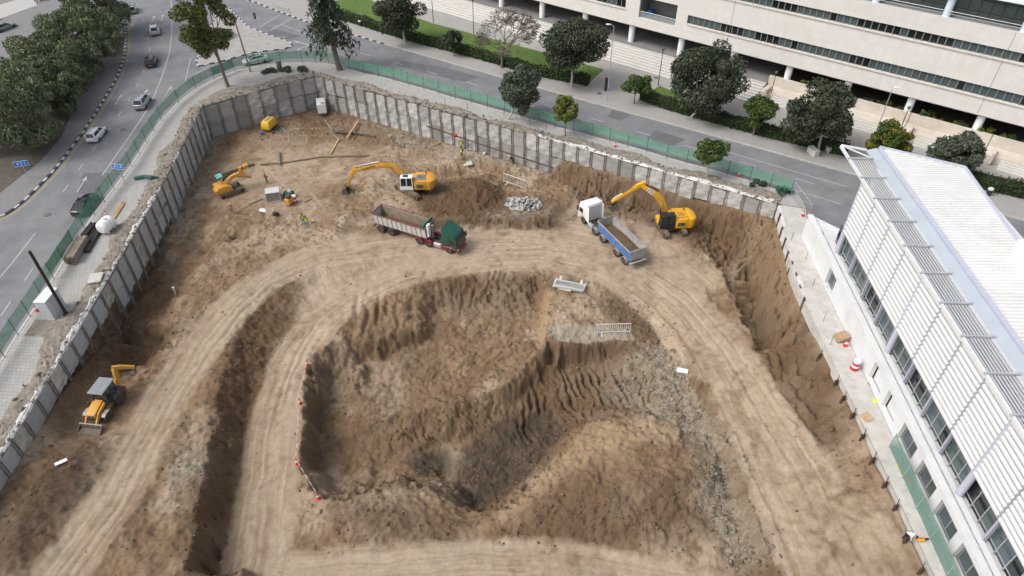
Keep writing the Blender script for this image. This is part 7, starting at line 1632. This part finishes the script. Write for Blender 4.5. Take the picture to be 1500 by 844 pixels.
# ------------------------------------------------------------------ loose soil, stones and rubble
def rock_mesh(n, pos, size, seed, name, m, parent=None):
    rg = np.random.default_rng(seed); base = np.array([(1, 0, 0), (-1, 0, 0), (0, 1, 0), (0, -1, 0), (0, 0, 1), (0, 0, -1)], float); fc = np.array([(0, 2, 4), (2, 1, 4), (1, 3, 4), (3, 0, 4), (2, 0, 5), (1, 2, 5), (3, 1, 5), (0, 3, 5)])
    a = rg.uniform(0, 6.28, n); ca, sa = np.cos(a), np.sin(a); sc = size[:, None] * rg.uniform(.55, 1.3, (n, 3)) * np.array([1, 1, .75]); v = base[None] * sc[:, None, :] * rg.uniform(.7, 1.25, (n, 6, 1)) + rg.normal(size=(n, 6, 3)) * size[:, None, None] * .18
    x = v[..., 0] * ca[:, None] - v[..., 1] * sa[:, None]; y = v[..., 0] * sa[:, None] + v[..., 1] * ca[:, None]; v = np.stack([x, y, v[..., 2]], -1) + pos[:, None, :]
    f = (fc[None] + (np.arange(n) * 6)[:, None, None]).reshape(-1, 3); me = bpy.data.meshes.new(name); me.vertices.add(6 * n); me.vertices.foreach_set('co', v.astype(np.float32).ravel()); me.loops.add(f.size); me.loops.foreach_set('vertex_index', f.ravel().astype(np.int32)); me.polygons.add(len(f)); me.polygons.foreach_set('loop_start', np.arange(0, f.size, 3, dtype=np.int32)); me.update(calc_edges=True)
    return link(name, me, m, parent)
def scatter(wmap, n, smin, smax, seed, name, m, power=2.5):
    rg = np.random.default_rng(seed); w = (wmap * inpoly(PIT)).ravel(); w = w / w.sum(); idx = rg.choice(len(w), n, p=w); j, i = idx // NX, idx % NX
    x = GX[i] + rg.uniform(-.5, .5, n) * GS; y = GY[j] + rg.uniform(-.5, .5, n) * GS; s = smin + (smax - smin) * rg.random(n) ** power; z = Z[j, i] + s * .08
    o = rock_mesh(n, np.stack([x, y, z], -1), s, seed, name, m); return struct(o, 'stuff')
lab = lambda o, l: tag(o, l, o.name.split('.')[0].replace('_', ' '))
cl_m = leaf_mat('clod_soil', [(.075, .050, .032), (.16, .11, .07), (.24, .18, .12)]); st_m = leaf_mat('stone_grey', [(.11, .094, .072), (.20, .175, .135), (.33, .295, .24)])
grey_rock = region([(905, 520), (960, 505), (1005, 545), (1050, 640), (1075, 700), (1090, 800), (1120, 850), (1060, 850), (1030, 740), (1000, 640), (930, 590), (885, 560)], 5, -6.6)
cw_ = np.clip(rough * (.15 + dark * .6 + steep * .6) * np.clip(fbm(XX * .3, YY * .3, 3, 77) * 3 - 1.1, 0, 1), 0, 1)
for px_ in ([(480, 730), (700, 760), (660, 800), (500, 790)], [(730, 770), (850, 715), (1050, 700), (1050, 785), (900, 797), (720, 800)], [(600, 650), (800, 610), (720, 700), (600, 700)], [(880, 430), (950, 430), (990, 510), (930, 500)]): cw_ += region(px_, 6, -6) * .8 * np.clip(fbm(XX * .5, YY * .5, 3, 79) * 3 - 1.0, 0, 1)
lab(scatter(cw_ + .0005, 17000, .03, .20, 1, 'soil_clods', cl_m, 4.0), 'loose brown clods of earth spread over the spoil heaps and pit'); lab(scatter(grey_rock * np.clip(fbm(XX * .6, YY * .6, 3, 81) * 3.4 - 1.2, .03, 1) + grey * .05 + .0004, 3800, .03, .24, 2, 'broken_stone', st_m, 3.6), 'grey broken stone spread beside the right haul road'); lab(scatter(track * .3 + .02, 700, .03, .09, 3, 'pebbles', st_m, 2), 'small pale pebbles scattered on the haul roads')
# rubble pile on the bench
v = G(768, 298, -5); rg = np.random.default_rng(6); n = 420; r = rg.random(n) ** .6 * 2.1; a = rg.uniform(0, 6.28, n); px_ = v.x + r * np.cos(a) * 1.25; py_ = v.y + r * np.sin(a) * .8; hz_ = np.maximum(0, 1 - r / 2.2) * 1.0 * rg.random(n)
ps = np.array([(x, y, tz(x, y) + h + .05) for x, y, h in zip(px_, py_, hz_)]); ru = rock_mesh(n, ps, rg.uniform(.10, .3, n), 7, 'rubble_pile', mat('concrete_rubble', (.42, .41, .39), .95, var=.3, scale=2)); tag(ru, 'heap of broken grey concrete rubble on the bench above the haul road', 'rubble')
# rubble along the wall heads
ps = []; 
for ln, wd in ((W_LEFT, 2.2), (W_FL, 3.5), (W_FAR, 1.8)):
    for p in resample([Vector(q) for q in ln], .22):
        k = random.random(); d_ = random.random() ** 1.5 * wd; q = p + Vector((-.9, .45)).normalized() * d_ if ln is W_LEFT else p + Vector((.45, .9)).normalized() * d_
        ps.append((q.x, q.y, .12 + random.random() * .12))
ps = np.array(ps); lab(struct(rock_mesh(len(ps), ps, np.random.default_rng(8).uniform(.05, .26, len(ps)), 9, 'wall_head_rubble', st_m), 'stuff'), 'broken concrete bits along the heads of the retaining walls')
t = G(999, 546, -5.9); o = MB().lathe([(.28, -.6), (.3, -.55), (.3, .55), (.28, .6), (.22, .6), (.22, -.5)], n=14, axis='x').build('concrete_ring', tr_wcab, None, True); o.location = t + Vector((0, 0, .3)); o.rotation_euler = (0, 0, R(-15)); tag(o, 'short white pipe piece at the edge of the right haul road', 'pipe')
v = G(258, 432, -5); o = MB().tube([(0, 0, 0), (.02, 0, .9), (0, 0, 1.3)], [.09, .1, .16], 6).build('marker_post', tr_wcab); o.location = v; tag(o, 'white wrapped marker post on the terrace left of the ramp', 'post')
v = G(90, 678, -2.7); o = MB().box((0, 0, .12), (1.0, .35, .05), rot=(.1, .1, .7)).build('scrap_sheet', tr_wcab); o.location = v; tag(o, 'small white scrap panel on the dark soil at lower left', 'panel')
# tie rods hanging below the left panels
# ------------------------------------------------------------------ people
skin_m = mat('skin', (.42, .26, .18), .6, var=.05)
def person(label, loc, ang, shirt, trousers, vest=None, helmet=None, pose='stand', hair=(.03, .02, .015), H=1.75):
    t = thing('person', label, 'person', loc, ang, None); k = H / 1.75
    J = dict(pel=(0, 0, .95), spn=(0, 0, 1.15), che=(0, 0, 1.36), nek=(0, 0, 1.50), hd=(.02, 0, 1.60), hd2=(.03, 0, 1.70))
    for s, n in ((1, 'l'), (-1, 'r')):
        f = {'stand': .06, 'walk': .28, 'bend': .04}[pose] * s
        J['hip' + n] = (0, s * .1, .90); J['kne' + n] = (f * .6 + .04, s * .12, .50); J['ank' + n] = (f - .03, s * .12, .09); J['toe' + n] = (f + .16, s * .14, .05)
        J['sho' + n] = (0, s * .20, 1.42); J['elb' + n] = (-.05 - f * .4, s * .27, 1.14); J['wri' + n] = (.10 - f * .5, s * .26, .92); J['han' + n] = (.15 - f * .5, s * .25, .84)
    if pose == 'bend':
        a = R(62)
        for n in list(J):
            x, y, z = J[n]
            if n[:3] in ('spn', 'che', 'nek', 'hd', 'hd2', 'sho') or n in ('hd', 'hd2'):
                J[n] = (x * math.cos(a) + (z - .95) * math.sin(a), y, .95 + (z - .95) * math.cos(a))
        for s, n in ((1, 'l'), (-1, 'r')):
            sx, sy, sz = J['sho' + n]; J['elb' + n] = (sx + .05, sy, sz - .28); J['wri' + n] = (sx + .14, sy * .8, sz - .50); J['han' + n] = (sx + .16, sy * .7, sz - .58)
    names = list(J); ix = {n: i for i, n in enumerate(names)}
    ed = [('pel', 'spn'), ('spn', 'che'), ('che', 'nek'), ('nek', 'hd'), ('hd', 'hd2')]
    for n in 'lr': ed += [('pel', 'hip' + n), ('hip' + n, 'kne' + n), ('kne' + n, 'ank' + n), ('ank' + n, 'toe' + n), ('che', 'sho' + n), ('sho' + n, 'elb' + n), ('elb' + n, 'wri' + n), ('wri' + n, 'han' + n)]
    me = bpy.data.meshes.new('body'); me.from_pydata([tuple(c * k for c in J[n]) for n in names], [(ix[a], ix[b]) for a, b in ed], [])
    ob_ = bpy.data.objects.new('tmp', me); COL.objects.link(ob_); ob_.modifiers.new('s', 'SKIN'); rad = dict(pel=(.15, .12), spn=(.14, .11), che=(.17, .12), nek=(.065, .065), hd=(.085, .095), hd2=(.08, .09), hip=(.10, .10), kne=(.068, .068), ank=(.05, .05), toe=(.045, .04), sho=(.075, .075), elb=(.05, .05), wri=(.035, .035), han=(.045, .03))
    sv = me.skin_vertices[0].data
    for n in names:
        q = rad.get(n) or rad[n[:3]]; sv[ix[n]].radius = (q[0] * k, q[1] * k); sv[ix[n]].use_root = (n == 'pel')
    ob_.modifiers.new('d', 'SUBSURF').levels = 1; bpy.context.view_layer.update()
    m2 = bpy.data.meshes.new_from_object(ob_.evaluated_get(bpy.context.evaluated_depsgraph_get())); bpy.data.objects.remove(ob_)
    for m in (skin_m, shirt, trousers, chas): m2.materials.append(m)
    P3 = {n: Vector(J[n]) * k for n in names}
    def near(p):
        best, bn = 9, None
        for a, b in ed:
            A, B = P3[a], P3[b]; d = B - A; u = max(0, min(1, (p - A).dot(d) / max(d.length_squared, 1e-9))); l = (p - A - d * u).length
            if l < best: best, bn = l, (a, b)
        return bn
    for f in m2.polygons:
        a, b = near(f.center); f.use_smooth = True
        if b[:3] in ('toe',): f.material_index = 3
        elif b[:3] in ('kne', 'ank', 'hip'): f.material_index = 2
        elif b in ('hd', 'hd2') or b[:3] in ('han',): f.material_index = 0
        else: f.material_index = 1
    link('body', m2, None, t)
    up = (P3['nek'] - P3['pel']).normalized(); Mt = Matrix.Translation(P3['pel']) @ Vector((0, 0, 1)).rotation_difference(up).to_matrix().to_4x4()
    if vest is not None:
        v_ = MB(); v_.M = Mt; v_.loft([[(math.cos(a) * rx * k, math.sin(a) * ry * k, z * k) for a in [2 * math.pi * i / 14 for i in range(14)]] for (rx, ry, z) in ((.17, .20, -.06), (.155, .19, .15), (.17, .225, .38), (.13, .18, .50))], cap=False); v_.build('safety_vest', vest, t, True)
        st_ = MB(); st_.M = Mt; st_.loft([[(math.cos(a) * rx * k, math.sin(a) * ry * k, z * k) for a in [2 * math.pi * i / 14 for i in range(14)]] for (rx, ry, z) in ((.163, .2, .12), (.163, .2, .18))], cap=False); st_.build('reflective_strip', mat('reflective', (.6, .6, .58), .3), t, True)
    hm = Matrix.Translation(P3['hd2']) @ Vector((0, 0, 1)).rotation_difference((P3['hd2'] - P3['nek']).normalized()).to_matrix().to_4x4()
    h_ = MB(); h_.M = hm
    if helmet is not None: h_.lathe([(.165, .0), (.135, .02), (.125, .08), (.08, .14), (.02, .155)], n=14); h_.build('helmet', helmet, t, True)
    else: h_.lathe([(.09, -.04), (.105, .02), (.09, .075), (.03, .105)], c=(-.015, 0, 0), n=12); h_.build('hair', mat('hair_dark', hair, .8), t, True)
    fm = MB(); fm.M = Matrix.Translation(P3['hd']) ; fm.hull([(.09, .015, .0), (.09, -.015, .0), (.118, 0, -.005), (.092, 0, .045)]); fm.build('nose', skin_m, t)
    return t
hv = mat('vest_yellow', (.55, .72, .04), .6, var=.06); hvo = mat('vest_orange', (.75, .17, .08), .6, var=.06); dk = mat('cloth_dark', (.03, .033, .042), .9, var=.2); bl = mat('cloth_blue', (.13, .19, .32), .9, var=.15); mar = mat('cloth_maroon', (.16, .03, .06), .9, var=.15); wh = mat('cloth_white', (.70, .70, .70), .9, var=.08); grn = mat('cloth_green', (.05, .14, .08), .9); hy = mat('helmet_yellow', (.72, .50, .04), .4); hw = mat('helmet_white', (.75, .75, .74), .4)
def pz(px, py, z0=-5.6): return G(px, py, z0)
person('person in maroon top and dark trousers standing right of the drilling rig', pz(391.5, 269), R(-120), mar, dk, pose='walk')
person('person in orange vest and yellow helmet walking below the drilling rig', pz(340.5, 313), R(-60), bl, grn, hvo, hy, 'walk')
person('person in yellow-green vest on the left of the pair beside the haul road', pz(444.5, 328, -5.5), R(-30), dk, bl, hv, None, 'stand'); person('person in yellow-green vest on the right of the pair beside the haul road', pz(450, 332, -5.5), R(-60), dk, bl, hv, None, 'walk')
person('person in yellow-green vest at the far wall, upper of the two vests', pz(676, 219), R(-90), dk, dk, hv, hy); person('person in yellow-green vest at the far wall, lower of the two vests', pz(676, 230), R(60), dk, dk, hv, None); person('person in blue shirt beside the vests at the far wall', pz(686, 221), R(-150), bl, dk, None, None)
person('person in white shirt bending at the foot of the far wall', pz(728, 226), R(-20), wh, dk, None, None, 'bend'); person('person in dark clothes crouching in a hollow near the far wall', pz(752, 241), R(160), dk, dk, None, hw, 'bend')
person('person in white shirt bending over a pile head beside the walkway', pz(1323, 789, -1.2), R(-60), wh, dk, None, None, 'bend')
